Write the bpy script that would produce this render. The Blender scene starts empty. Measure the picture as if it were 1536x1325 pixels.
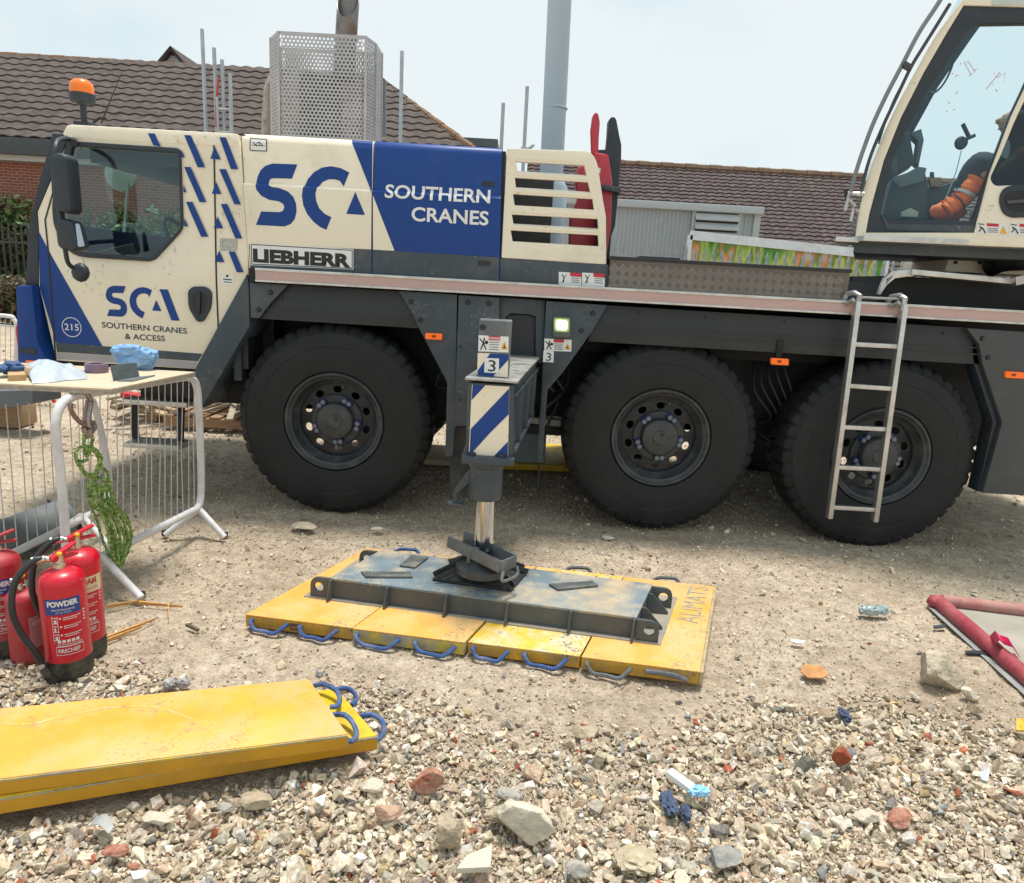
import bpy, bmesh, math, random
import numpy as np
from mathutils import Vector, Matrix, noise as mnoise
random.seed(7); rng = np.random.default_rng(11)
S = bpy.context.scene; COL = S.collection; rad = math.radians

# ------------------------------------------------------------------ camera
FPX, CAMH, PIT, ROL = 1080.0, 1.67, rad(12.6), rad(3.2)
cF = Vector((0, math.cos(PIT), -math.sin(PIT))); cU0 = Vector((0, math.sin(PIT), math.cos(PIT))); cR0 = Vector((1, 0, 0))
cR = cR0*math.cos(ROL) + cU0*math.sin(ROL); cU = -cR0*math.sin(ROL) + cU0*math.cos(ROL); cC = Vector((0, 0, CAMH))
cam = bpy.data.cameras.new('camera'); camo = bpy.data.objects.new('camera', cam); COL.objects.link(camo)
camo.matrix_world = Matrix(((cR.x, cU.x, -cF.x, 0), (cR.y, cU.y, -cF.y, 0), (cR.z, cU.z, -cF.z, CAMH), (0, 0, 0, 1)))
cam.sensor_width = 36; cam.lens = 36*FPX/1536; cam.clip_start = .05; cam.clip_end = 3000
S.camera = camo
# ------------------------------------------------------------------ sky and sun
SUN_EL, SUN_AZ = rad(81), rad(20)       # azimuth measured from +Y towards +X
w = bpy.data.worlds.new('World'); S.world = w; w.use_nodes = True
nt = w.node_tree; nt.nodes.clear(); N = nt.nodes.new; L = nt.links.new
out = N('ShaderNodeOutputWorld'); sky = N('ShaderNodeTexSky'); sky.sky_type = 'NISHITA'; sky.sun_disc = False
sky.sun_elevation = SUN_EL; sky.sun_rotation = SUN_AZ; sky.air_density = 1.0; sky.dust_density = 2.5
bgs = N('ShaderNodeBackground'); bgs.inputs[1].default_value = .12; L(sky.outputs[0], bgs.inputs[0])
bgc = N('ShaderNodeBackground'); bgc.inputs[1].default_value = .76
tc = N('ShaderNodeTexCoord'); nz = N('ShaderNodeTexNoise'); nz.inputs['Scale'].default_value = 1.6; nz.inputs['Detail'].default_value = 5
mp = N('ShaderNodeMapping'); mp.inputs['Scale'].default_value = (1, 1, 2.2); L(tc.outputs['Generated'], mp.inputs[0]); L(mp.outputs[0], nz.inputs['Vector'])
cr = N('ShaderNodeValToRGB'); cr.color_ramp.elements[0].position = .38; cr.color_ramp.elements[0].color = (.60, .82, .92, 1)
cr.color_ramp.elements[1].position = .58; cr.color_ramp.elements[1].color = (.91, .985, 1.0, 1)
L(nz.outputs['Fac'], cr.inputs[0]); L(cr.outputs[0], bgc.inputs[0])
mx = N('ShaderNodeMixShader'); mx.inputs[0].default_value = .93; L(bgs.outputs[0], mx.inputs[1]); L(bgc.outputs[0], mx.inputs[2]); L(mx.outputs[0], out.inputs[0])
sl = bpy.data.lights.new('sun', 'SUN'); sl.energy = 3.4; sl.angle = rad(14); sl.color = (1, .96, .9)
so = bpy.data.objects.new('sun', sl); COL.objects.link(so)
sd = Vector((math.sin(SUN_AZ)*math.cos(SUN_EL), math.cos(SUN_AZ)*math.cos(SUN_EL), math.sin(SUN_EL)))
so.rotation_euler = sd.to_track_quat('Z', 'Y').to_euler(); so.location = (0, 0, 30)
S.view_settings.view_transform = 'Standard'; S.view_settings.look = 'None'; S.view_settings.exposure = .32; S.view_settings.gamma = 1
S.cycles.transparent_max_bounces = 24; S.cycles.max_bounces = 10

# ------------------------------------------------------------------ measuring helpers (photo pixel -> point on a plane of the place)
def ray(x, y): return cF + cR*((x-768)/FPX) - cU*((y-662.5)/FPX)
def P(x, y, Y): d = ray(x, y); return cC + d*(Y/d.y)
def G(x, y, z=0): d = ray(x, y); return cC + d*((z-CAMH)/d.z)
def PV(x, y, A, n): d = ray(x, y); return cC + d*((A-cC).dot(n)/d.dot(n))
YT = 4.82
def XZ(pts, Y=YT): return [(v.x, v.z) for v in (P(a, b, Y) for a, b in pts)]
def Z1(pts, s, ox, oy): return [(ox+a/s, oy+b/s) for a, b in pts]

# ------------------------------------------------------------------ materials
MATS = {}
def mat(name, c, r=.55, m=0., var=.12, sc=6., bump=0., bsc=60., dirt=None, dsc=3., dth=.55, dmix=.6, spec=.5, coat=0., stretch=None, speck=None):
    if name in MATS: return MATS[name]
    M = bpy.data.materials.new(name); M.use_nodes = True; t = M.node_tree; b = t.nodes['Principled BSDF']
    n = t.nodes.new; l = t.links.new
    tcn = n('ShaderNodeTexCoord'); vec = tcn.outputs['Object']
    if stretch:
        q = n('ShaderNodeMapping'); q.inputs['Scale'].default_value = stretch; l(vec, q.inputs[0]); vec = q.outputs[0]
    no = n('ShaderNodeTexNoise'); no.inputs['Scale'].default_value = sc; no.inputs['Detail'].default_value = 6; no.inputs['Roughness'].default_value = .65; l(vec, no.inputs['Vector'])
    rp = n('ShaderNodeValToRGB'); e = rp.color_ramp.elements
    e[0].position = .3; e[1].position = .7
    e[0].color = tuple(max(0, k*(1-var)) for k in c)+(1,); e[1].color = tuple(min(1, k*(1+var)) for k in c)+(1,)
    l(no.outputs['Fac'], rp.inputs[0]); colr = rp.outputs[0]
    rough = None
    if dirt:
        n2 = n('ShaderNodeTexNoise'); n2.inputs['Scale'].default_value = dsc; n2.inputs['Detail'].default_value = 9; n2.inputs['Roughness'].default_value = .72
        l(vec, n2.inputs['Vector'])
        r2 = n('ShaderNodeValToRGB'); r2.color_ramp.elements[0].position = dth-.08; r2.color_ramp.elements[1].position = dth+.12
        r2.color_ramp.elements[0].color = (0, 0, 0, 1); r2.color_ramp.elements[1].color = (dmix, dmix, dmix, 1); l(n2.outputs['Fac'], r2.inputs[0])
        mi = n('ShaderNodeMixRGB'); l(r2.outputs[0], mi.inputs[0]); l(colr, mi.inputs[1]); mi.inputs[2].default_value = tuple(dirt)+(1,); colr = mi.outputs[0]
        mr = n('ShaderNodeMapRange'); mr.inputs['To Min'].default_value = r; mr.inputs['To Max'].default_value = .9; l(r2.outputs[0], mr.inputs[0]); l(mr.outputs[0], b.inputs['Roughness'])
    else: b.inputs['Roughness'].default_value = r
    if speck:
        sc_c, s_s, s_t, s_m = speck
        n4 = n('ShaderNodeTexNoise'); n4.inputs['Scale'].default_value = s_s; n4.inputs['Detail'].default_value = 4; n4.inputs['Roughness'].default_value = .8; l(tcn.outputs['Object'], n4.inputs['Vector'])
        n5 = n('ShaderNodeTexNoise'); n5.inputs['Scale'].default_value = s_s*.12; n5.inputs['Detail'].default_value = 3; l(tcn.outputs['Object'], n5.inputs['Vector'])
        ma = n('ShaderNodeMath'); ma.operation = 'MULTIPLY_ADD'; ma.inputs[1].default_value = .55; l(n5.outputs['Fac'], ma.inputs[0]); l(n4.outputs['Fac'], ma.inputs[2])
        r5 = n('ShaderNodeValToRGB'); r5.color_ramp.elements[0].position = s_t; r5.color_ramp.elements[1].position = s_t+.03; r5.color_ramp.elements[0].color = (0, 0, 0, 1); r5.color_ramp.elements[1].color = (s_m, s_m, s_m, 1); l(ma.outputs[0], r5.inputs[0])
        m5 = n('ShaderNodeMixRGB'); l(r5.outputs[0], m5.inputs[0]); l(colr, m5.inputs[1]); m5.inputs[2].default_value = tuple(sc_c)+(1,); colr = m5.outputs[0]
    l(colr, b.inputs['Base Color']); b.inputs['Metallic'].default_value = m; b.inputs['Specular IOR Level'].default_value = spec
    if coat: b.inputs['Coat Weight'].default_value = coat; b.inputs['Coat Roughness'].default_value = .08
    if bump:
        n3 = n('ShaderNodeTexNoise'); n3.inputs['Scale'].default_value = bsc; n3.inputs['Detail'].default_value = 6; l(vec, n3.inputs['Vector'])
        bp = n('ShaderNodeBump'); bp.inputs['Strength'].default_value = bump; bp.inputs['Distance'].default_value = .01; l(n3.outputs['Fac'], bp.inputs['Height']); l(bp.outputs[0], b.inputs['Normal'])
    MATS[name] = M; return M
def glass(name, tint, refl=.06, rough=0.02, graz=.55):
    M = bpy.data.materials.new(name); M.use_nodes = True; t = M.node_tree; t.nodes.clear(); n = t.nodes.new; l = t.links.new
    o = n('ShaderNodeOutputMaterial'); tr = n('ShaderNodeBsdfTransparent'); tr.inputs[0].default_value = tuple(tint)+(1,)
    g = n('ShaderNodeBsdfGlossy'); g.inputs['Roughness'].default_value = rough; g.inputs[0].default_value = (.9, .95, 1, 1)
    lw = n('ShaderNodeLayerWeight'); lw.inputs[0].default_value = .5
    pw = n('ShaderNodeMath'); pw.operation = 'POWER'; pw.inputs[1].default_value = 4.; l(lw.outputs['Facing'], pw.inputs[0])
    no = n('ShaderNodeTexNoise'); no.inputs['Scale'].default_value = 3; bp = n('ShaderNodeBump'); bp.inputs['Strength'].default_value = .02; l(no.outputs[0], bp.inputs['Height']); l(bp.outputs[0], g.inputs['Normal'])
    mth = n('ShaderNodeMath'); mth.operation = 'MULTIPLY_ADD'; mth.inputs[1].default_value = graz; mth.inputs[2].default_value = refl; l(pw.outputs[0], mth.inputs[0])
    mi = n('ShaderNodeMixShader'); l(mth.outputs[0], mi.inputs[0]); l(tr.outputs[0], mi.inputs[1]); l(g.outputs[0], mi.inputs[2]); l(mi.outputs[0], o.inputs[0])
    MATS[name] = M; return M
DUST = (.36, .30, .22)
cream = mat('cream_paint', (.85, .76, .595), .32, var=.03, sc=1.5, coat=.3, dirt=(.5, .42, .31), dsc=2.2, dth=.62, dmix=.35, speck=((.42, .35, .25), 26, .93, .5))
blue = mat('blue_paint', (.010, .052, .235), .38, var=.06, sc=1.5, spec=.3, dirt=(.06, .10, .23), dsc=2.5, dth=.64, dmix=.35)
slate = mat('slate_grey_paint', (.042, .060, .075), .42, var=.08, sc=2, dirt=(.14, .135, .125), dsc=3, dth=.56, dmix=.6, speck=((.17, .16, .14), 40, .92, .7))
slate_d = mat('dark_slate_plastic', (.024, .033, .043), .5, var=.15, sc=3, dirt=(.09, .085, .08), dsc=4, dth=.6, dmix=.4)
black = mat('black_plastic', (.018, .02, .022), .5, var=.2, sc=5)
chassis = mat('chassis_black', (.010, .011, .012), .7, var=.3, sc=4, dirt=(.03, .028, .025), dsc=5, dth=.6, dmix=.4)
rubber = mat('tyre_rubber', (.007, .0076, .009), .66, var=.2, sc=9, dirt=(.034, .031, .028), dsc=5, dth=.56, dmix=.5, bump=.15, bsc=120)
alu = mat('aluminium', (.62, .61, .58), .38, m=.85, var=.1, sc=10, dirt=(.38, .35, .3), dsc=8, dth=.55, dmix=.5)
pink = mat('faded_red_tape', (.56, .36, .335), .45, var=.08, sc=4, dirt=(.50, .38, .34), dsc=5, dth=.5, dmix=.6)
white = mat('white_print', (.78, .78, .76), .5, var=.04)
dtext = mat('dark_blue_print', (.02, .03, .06), .5, var=.05)
blk = mat('black_print', (.015, .015, .016), .5, var=.05)
redp = mat('red_print', (.55, .03, .05), .5, var=.05)
yelp = mat('amber_print', (.8, .42, .05), .5, var=.05)
tape_grey = mat('grey_strip', (.36, .35, .36), .45, var=.08)
def emit(name, c, s):
    M = bpy.data.materials.new(name); M.use_nodes = True; t = M.node_tree; b = t.nodes['Principled BSDF']
    b.inputs['Base Color'].default_value = tuple(c)+(1,); b.inputs['Emission Color'].default_value = tuple(c)+(1,); b.inputs['Emission Strength'].default_value = s
    no = t.nodes.new('ShaderNodeTexVoronoi'); no.inputs['Scale'].default_value = 60
    bp = t.nodes.new('ShaderNodeBump'); bp.inputs['Strength'].default_value = .3; t.links.new(no.outputs[0], bp.inputs['Height']); t.links.new(bp.outputs[0], b.inputs['Normal'])
    MATS[name] = M; return M

# ------------------------------------------------------------------ mesh building
class MB:
    def __init__(s): s.bm = bmesh.new()
    def face(s, pts):
        vs = [s.bm.verts.new(p) for p in pts]
        return s.bm.faces.new(vs)
    def hexa(s, a, b):           # two matching quads (loops) joined into a solid
        va = [s.bm.verts.new(p) for p in a]; vb = [s.bm.verts.new(p) for p in b]; n = len(va)
        s.bm.faces.new(va[::-1]); s.bm.faces.new(vb)
        for i in range(n): s.bm.faces.new((va[i], va[(i+1) % n], vb[(i+1) % n], vb[i]))
        return s
    def box(s, c, d, R=None):
        c = Vector(c); hx, hy, hz = d[0]/2, d[1]/2, d[2]/2
        f = (lambda v: c+(R @ Vector(v))) if R is not None else (lambda v: c+Vector(v))
        return s.hexa([f(v) for v in ((-hx, -hy, -hz), (hx, -hy, -hz), (hx, hy, -hz), (-hx, hy, -hz))], [f(v) for v in ((-hx, -hy, hz), (hx, -hy, hz), (hx, hy, hz), (-hx, hy, hz))])
    def bx(s, x0, x1, y0, y1, z0, z1): return s.box(((x0+x1)/2, (y0+y1)/2, (z0+z1)/2), (x1-x0, y1-y0, z1-z0))
    def bar(s, p, q, w, h, up=(0, 0, 1)):
        p = Vector(p); q = Vector(q); d = (q-p).normalized(); u = Vector(up)
        x = d.cross(u)
        if x.length < 1e-4: x = d.cross(Vector((1, 0, 0)))
        x.normalize(); z = x.cross(d)
        o = lambda c: [c-x*w/2-z*h/2, c+x*w/2-z*h/2, c+x*w/2+z*h/2, c-x*w/2+z*h/2]
        return s.hexa(o(p), o(q))
    def tube(s, pts, r, n=10, closed=False, cap=True):
        pts = [Vector(p) for p in pts]; m = len(pts); rings = []
        rr = r if isinstance(r, (list, tuple)) else [r]*m
        up = None
        for i in range(m):
            a = pts[(i-1) % m] if (closed or i > 0) else pts[0]; b = pts[(i+1) % m] if (closed or i < m-1) else pts[-1]
            d = (b-a).normalized()
            if up is None: up = d.orthogonal().normalized()
            x = (up-d*up.dot(d)); x = x.normalized() if x.length > 1e-5 else d.orthogonal().normalized(); up = x; y = d.cross(x)
            rings.append([s.bm.verts.new(pts[i]+(x*math.cos(2*math.pi*k/n)+y*math.sin(2*math.pi*k/n))*rr[i]) for k in range(n)])
        for i in range(m if closed else m-1):
            a, b = rings[i], rings[(i+1) % m]
            off = 0
            if closed and i == m-1:
                off = min(range(n), key=lambda o: sum((a[k].co-b[(k+o) % n].co).length for k in range(n)))
            for k in range(n): s.bm.faces.new((a[k], a[(k+1) % n], b[(k+1+off) % n], b[(k+off) % n]))
        if cap and not closed: s.bm.faces.new(rings[0][::-1]); s.bm.faces.new(rings[-1])
        return s
    def lathe(s, prof, c=(0, 0, 0), axis='Z', n=32, mod=None, closed=False, cap=True):
        c = Vector(c); rings = []
        for i, (h, r) in enumerate(prof):
            ring = []
            for k in range(n):
                a = 2*math.pi*k/n; R = r if mod is None else mod(i, k, r)
                v = {'Z': (R*math.cos(a), R*math.sin(a), h), 'Y': (R*math.cos(a), h, R*math.sin(a)), 'X': (h, R*math.cos(a), R*math.sin(a))}[axis]
                ring.append(s.bm.verts.new(c+Vector(v)))
            rings.append(ring)
        m = len(rings)
        for i in range(m if closed else m-1):
            a, b = rings[i], rings[(i+1) % m]
            for k in range(n): s.bm.faces.new((a[k], a[(k+1) % n], b[(k+1) % n], b[k]))
        if cap and not closed:
            if prof[0][1] > 1e-4: s.bm.faces.new(rings[0][::-1])
            if prof[-1][1] > 1e-4: s.bm.faces.new(rings[-1])
        return s
    def add(s, me, M=None):
        t = bmesh.new(); t.from_mesh(me)
        if M is not None: t.transform(M)
        tm = bpy.data.meshes.new('t'); t.to_mesh(tm); t.free(); s.bm.from_mesh(tm); bpy.data.meshes.remove(tm); return s
    def plate(s, loops, y0, y1, bev=0.):       # outlines in (X,Z), thickness from y0 to y1
        return s.add(curve_mesh(loops, abs(y1-y0), bev), Matrix(((1, 0, 0, 0), (0, 0, -1, (y0+y1)/2), (0, 1, 0, 0), (0, 0, 0, 1))))
    def blob(s, c, d, sub=2, amp=.2, fr=2., seed=0, R=None):
        t = bmesh.new(); bmesh.ops.create_icosphere(t, subdivisions=sub, radius=1)
        for v in t.verts:
            q = v.co*fr+Vector((seed*7.3, seed*3.1, seed*1.7)); k = 1+amp*mnoise.noise(q)+amp*.5*mnoise.noise(q*2.3)
            v.co = Vector((v.co.x*d[0]*k, v.co.y*d[1]*k, v.co.z*d[2]*k))
            if R is not None: v.co = R @ v.co
            v.co += Vector(c)
        tm = bpy.data.meshes.new('t'); t.to_mesh(tm); t.free(); s.bm.from_mesh(tm); bpy.data.meshes.remove(tm); return s
def curve_mesh(loops, th, bev=0.):
    cu = bpy.data.curves.new('c', 'CURVE'); cu.dimensions = '2D'; cu.fill_mode = 'BOTH'
    cu.extrude = max(1e-5, th/2-bev) if th else 0; cu.bevel_depth = bev; cu.bevel_resolution = 1; cu.offset = -bev
    for lp in loops:
        sp = cu.splines.new('POLY'); sp.points.add(len(lp)-1); sp.use_cyclic_u = True
        for p, q in zip(sp.points, lp): p.co = (q[0], q[1], 0, 1)
    o = bpy.data.objects.new('c', cu); me = bpy.data.meshes.new_from_object(o); bpy.data.objects.remove(o); bpy.data.curves.remove(cu); return me
def round_poly(pts, r, n=5):
    out = []; m = len(pts); rs = r if isinstance(r, (list, tuple)) else [r]*m
    for i in range(m):
        p = Vector(pts[i]); a = Vector(pts[i-1])-p; b = Vector(pts[(i+1) % m])-p
        k = min(rs[i], a.length*.48, b.length*.48)
        if k < 1e-5: out.append(tuple(p)); continue
        A = p+a.normalized()*k; B = p+b.normalized()*k
        for j in range(n+1):
            t = j/n; out.append(tuple(A*(1-t)**2+p*2*t*(1-t)+B*t*t))
    return out
def smooth_line(pts, n=6, closed=False):
    pts = [Vector(p) for p in pts]; m = len(pts); o = []
    for i in range(m if closed else m-1):
        g = (lambda k: pts[k % m]) if closed else (lambda k: pts[max(0, min(m-1, k))])
        a, b, c, d = g(i-1), g(i), g(i+1), g(i+2)
        for j in range(n):
            t = j/n; o.append(.5*((2*b)+(c-a)*t+(2*a-5*b+4*c-d)*t*t+(3*b-a-3*c+d)*t**3))
    if not closed: o.append(pts[-1])
    return o
ORG = {}
def finish(me, mb, bevel, smooth, wpos):
    bm = mb.bm
    bmesh.ops.remove_doubles(bm, verts=bm.verts, dist=1e-5)
    bmesh.ops.recalc_face_normals(bm, faces=bm.faces)
    if bevel:
        es = [e for e in bm.edges if len(e.link_faces) == 2 and e.calc_face_angle(0) > rad(50)]
        bmesh.ops.bevel(bm, geom=es, offset=bevel, segments=2, affect='EDGES', profile=.6, clamp_overlap=True)
    bm.transform(Matrix.Translation(-wpos)); bm.to_mesh(me); bm.free()
    if smooth:
        me.shade_smooth(); me.set_sharp_from_angle(angle=rad(smooth))
def root(name, label, cat, loc=(0, 0, 0), group=None, rz=0.):
    o = bpy.data.objects.new(name, None); COL.objects.link(o); o.location = loc; o.rotation_euler.z = rz; o.empty_display_size = .1
    o['label'] = label; o['category'] = cat
    if group: o['group'] = group
    ORG[o] = Vector(loc); return o
def part(name, mb, m, parent, label=None, bevel=0, smooth=38):
    me = bpy.data.meshes.new(name); finish(me, mb, bevel, smooth, ORG[parent]); me.materials.append(m)
    o = bpy.data.objects.new(name, me); COL.objects.link(o); o.parent = parent; ORG[o] = ORG[parent]
    if label: o['label'] = label
    return o
def solo(name, mb, m, label=None, cat=None, group=None, kind=None, bevel=0, smooth=38):
    vs = [v.co for v in mb.bm.verts]; lo = [min(v[i] for v in vs) for i in range(3)]; hi = [max(v[i] for v in vs) for i in range(3)]
    L0 = Vector(((lo[0]+hi[0])/2, (lo[1]+hi[1])/2, lo[2])); me = bpy.data.meshes.new(name); finish(me, mb, bevel, smooth, L0); me.materials.append(m)
    o = bpy.data.objects.new(name, me); COL.objects.link(o); o.location = L0; ORG[o] = L0
    if label: o['label'] = label
    if cat: o['category'] = cat
    if group: o['group'] = group
    if kind: o['kind'] = kind
    return o
KIDS = {}
def copytree(o, parent=None):
    c = o.copy(); COL.objects.link(c)
    if parent is not None: c.parent = parent
    ORG[c] = ORG.get(o, Vector())
    for ch in list(o.children): copytree(ch, c)
    return c
# text
def text_mesh(s, bold=0.):
    cu = bpy.data.curves.new('t', 'FONT'); cu.body = s; cu.size = 1; cu.offset = bold; cu.resolution_u = 4
    o = bpy.data.objects.new('t', cu); me = bpy.data.meshes.new_from_object(o); bpy.data.objects.remove(o); bpy.data.curves.remove(cu); return me
def txt_bm(s, f, bold=0., mb=None, sub=0):          # f(u,v) -> world point
    me = text_mesh(s, bold); mb = mb or MB()
    xs = [v.co.x for v in me.vertices]; ys = [v.co.y for v in me.vertices]; x0, x1, y0, y1 = min(xs), max(xs), min(ys), max(ys)
    t = bmesh.new(); t.from_mesh(me); bpy.data.meshes.remove(me)
    for k in range(1, sub):
        g = list(t.verts)+list(t.edges)+list(t.faces)
        bmesh.ops.bisect_plane(t, geom=g, plane_co=(x0+(x1-x0)*k/sub, 0, 0), plane_no=(1, 0, 0))
    for v in t.verts: v.co = f((v.co.x-x0)/(x1-x0), (v.co.y-y0)/(y1-y0))
    tm = bpy.data.meshes.new('t'); t.to_mesh(tm); t.free(); mb.bm.from_mesh(tm); bpy.data.meshes.remove(tm); return mb
def flat(bl, br, tl):
    bl, br, tl = Vector(bl), Vector(br), Vector(tl); return lambda u, v: bl+(br-bl)*u+(tl-bl)*v
def txt_px(parent, name, s, bl, br, cap, m, Y, bold=0., label=None):
    a = P(*bl, Y); b = P(*br, Y); c = P(bl[0]+cap*.055, bl[1]-cap, Y)
    h = c.z-a.z
    return part(name, txt_bm(s, flat(a, b, a+Vector((0, 0, h))), bold), m, parent, label, smooth=0)
# ================================================================== SETTING
def vnoise(x, y, s, seed=0):
    r = np.random.default_rng(seed); T = r.random((256, 256)); x = x/s; y = y/s
    xi = np.floor(x).astype(int); yi = np.floor(y).astype(int); fx = x-xi; fy = y-yi; fx = fx*fx*(3-2*fx); fy = fy*fy*(3-2*fy)
    g = lambda a, b: T[a & 255, b & 255]
    return (g(xi, yi)*(1-fx)+g(xi+1, yi)*fx)*(1-fy)+(g(xi, yi+1)*(1-fx)+g(xi+1, yi+1)*fx)*fy-.5
def gh(x, y):
    near = np.clip((14-y)/6, 0, 1)
    h = (vnoise(x, y, .9, 1)*.030+vnoise(x, y, .3, 2)*.016+vnoise(x, y, .09, 3)*.012+vnoise(x, y, .035, 4)*.008)*near
    return h-.022
def grid_axis(segs):
    o = []
    for a, b, n in segs: o += list(np.linspace(a, b, n, endpoint=False))
    return np.array(o+[segs[-1][1]])
gx = grid_axis([(-1500, -60, 6), (-60, -8, 26), (-8, -3.4, 46), (-3.4, 3.6, 260), (3.6, 9, 54), (9, 60, 26), (60, 1500, 6)])
gy = grid_axis([(-200, -4, 8), (-4, 1.2, 20), (1.2, 5.2, 190), (5.2, 9, 100), (9, 20, 60), (20, 60, 16), (60, 2500, 8)])
XX, YY = np.meshgrid(gx, gy); ZZ = gh(XX, YY); nx, ny = len(gx), len(gy)
me = bpy.data.meshes.new('ground'); vv = np.stack([XX, YY, ZZ], -1).reshape(-1, 3); idx = np.arange(nx*ny).reshape(ny, nx)
ff = np.stack([idx[:-1, :-1], idx[:-1, 1:], idx[1:, 1:], idx[1:, :-1]], -1).reshape(-1, 4)
me.vertices.add(len(vv)); me.vertices.foreach_set('co', vv.astype(np.float32).ravel()); me.loops.add(ff.size); me.loops.foreach_set('vertex_index', ff.ravel().astype(np.int32))
me.polygons.add(len(ff)); me.polygons.foreach_set('loop_start', np.arange(0, ff.size, 4, dtype=np.int32)); me.update(calc_edges=True); me.shade_smooth()
def ground_mat():
    M = bpy.data.materials.new('dusty_compacted_ground'); M.use_nodes = True; t = M.node_tree; b = t.nodes['Principled BSDF']; n = t.nodes.new; l = t.links.new
    tcn = n('ShaderNodeTexCoord'); v = tcn.outputs['Object']
    def noise(s, d=8, r=.65):
        q = n('ShaderNodeTexNoise'); q.inputs['Scale'].default_value = s; q.inputs['Detail'].default_value = d; q.inputs['Roughness'].default_value = r; l(v, q.inputs['Vector']); return q.outputs['Fac']
    def ramp(f, a, ca, bb, cb):
        q = n('ShaderNodeValToRGB'); q.color_ramp.elements[0].position = a; q.color_ramp.elements[0].color = ca+(1,); q.color_ramp.elements[1].position = bb; q.color_ramp.elements[1].color = cb+(1,); l(f, q.inputs[0]); return q.outputs[0]
    base = ramp(noise(1.3), .35, (.47, .385, .295), .66, (.65, .56, .45))
    mid = ramp(noise(14, 10, .75), .34, (.62, .59, .54), .6, (1.12, 1.1, 1.07))
    m1 = n('ShaderNodeMixRGB'); m1.blend_type = 'MULTIPLY'; m1.inputs[0].default_value = .9; l(base, m1.inputs[1]); l(mid, m1.inputs[2])
    vo = n('ShaderNodeTexVoronoi'); vo.inputs['Scale'].default_value = 85; vo.inputs['Randomness'].default_value = 1; l(v, vo.inputs['Vector'])
    vc = n('ShaderNodeSeparateColor'); l(vo.outputs['Color'], vc.inputs[0])
    peb = ramp(vc.outputs[0], .0, (.68, .64, .58), 1., (1.3, 1.28, 1.25))
    m2 = n('ShaderNodeMixRGB'); m2.blend_type = 'MULTIPLY'; m2.inputs[0].default_value = .55; l(m1.outputs[0], m2.inputs[1]); l(peb, m2.inputs[2])
    l(m2.outputs[0], b.inputs['Base Color']); b.inputs['Roughness'].default_value = .95; b.inputs['Specular IOR Level'].default_value = .2
    a1 = n('ShaderNodeMath'); a1.operation = 'MULTIPLY_ADD'; l(noise(70, 8, .75), a1.inputs[0]); a1.inputs[1].default_value = 1.; 
    a2 = n('ShaderNodeMath'); a2.operation = 'MULTIPLY'; l(vo.outputs['Distance'], a2.inputs[0]); a2.inputs[1].default_value = -.6; l(a2.outputs[0], a1.inputs[2])
    bp = n('ShaderNodeBump'); bp.inputs['Strength'].default_value = .9; bp.inputs['Distance'].default_value = .016; l(a1.outputs[0], bp.inputs['Height']); l(bp.outputs[0], b.inputs['Normal'])
    return M
me.materials.append(ground_mat()); go = bpy.data.objects.new('ground', me); COL.objects.link(go); go['kind'] = 'structure'

def tile_roof(eL, eR, rL, rR, n, wl, amp, step):
    eL, eR, rL, rR = map(Vector, (eL, eR, rL, rR)); U = (eR-eL).normalized(); nrm = U.cross((rL-eL)).normalized()
    if nrm.z < 0: nrm = -nrm
    mb = MB()
    for i in range(n):
        t0, t1 = i/n, (i+1)/n; jit = random.uniform(-.004, .004)
        a0, b0, a1, b1 = eL.lerp(rL, t0), eR.lerp(rR, t0), eL.lerp(rL, t1), eR.lerp(rR, t1)
        s0 = max((a0-eL).dot(U), (a1-eL).dot(U)); s1 = min((b0-eL).dot(U), (b1-eL).dot(U))
        sL = min((a0-eL).dot(U), (a1-eL).dot(U)); sR = max((b0-eL).dot(U), (b1-eL).dot(U))
        k0 = int(sL/wl*6); k1 = int(sR/wl*6)+1; prev = None
        c0 = eL+(a0-eL)-U*(a0-eL).dot(U); c1 = eL+(a1-eL)-U*(a1-eL).dot(U)
        for k in range(k0, k1+1):
            s = k*wl/6; f = (0, .25, .85, 1, .85, .25)[k % 6]*amp
            def cl(s, a, b): return min(max(s, (a-eL).dot(U)), (b-eL).dot(U))
            p0 = c0+U*cl(s, a0, b0)+nrm*(f+step+jit); p1 = c1+U*cl(s, a1, b1)+nrm*(f*.9); pb = c0+U*cl(s, a0, b0)+nrm*(f*.9-.004)
            cur = [mb.bm.verts.new(p) for p in (pb, p0, p1)]
            if prev:
                for q in ((prev[0], cur[0], cur[1], prev[1]), (prev[1], cur[1], cur[2], prev[2])):
                    mb.bm.faces.new(q)
            prev = cur
    return mb
def brick_mat(name, c1, c2, mo, sc):
    M = bpy.data.materials.new(name); M.use_nodes = True; t = M.node_tree; b = t.nodes['Principled BSDF']; n = t.nodes.new; l = t.links.new
    tcn = n('ShaderNodeTexCoord'); sp = n('ShaderNodeSeparateXYZ'); l(tcn.outputs['Object'], sp.inputs[0]); cb = n('ShaderNodeCombineXYZ')
    ad = n('ShaderNodeMath'); ad.operation = 'ADD'; l(sp.outputs[0], ad.inputs[0]); l(sp.outputs[1], ad.inputs[1]); l(ad.outputs[0], cb.inputs[0]); l(sp.outputs[2], cb.inputs[1])
    br = n('ShaderNodeTexBrick'); l(cb.outputs[0], br.inputs['Vector']); br.inputs['Scale'].default_value = sc
    for k, c in (('Color1', c1), ('Color2', c2), ('Mortar', mo)): br.inputs[k].default_value = c+(1,)
    br.inputs['Brick Width'].default_value = .225; br.inputs['Row Height'].default_value = .075; br.inputs['Mortar Size'].default_value = .008
    l(br.outputs['Color'], b.inputs['Base Color']); b.inputs['Roughness'].default_value = .9; MATS[name] = M; return M
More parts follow.
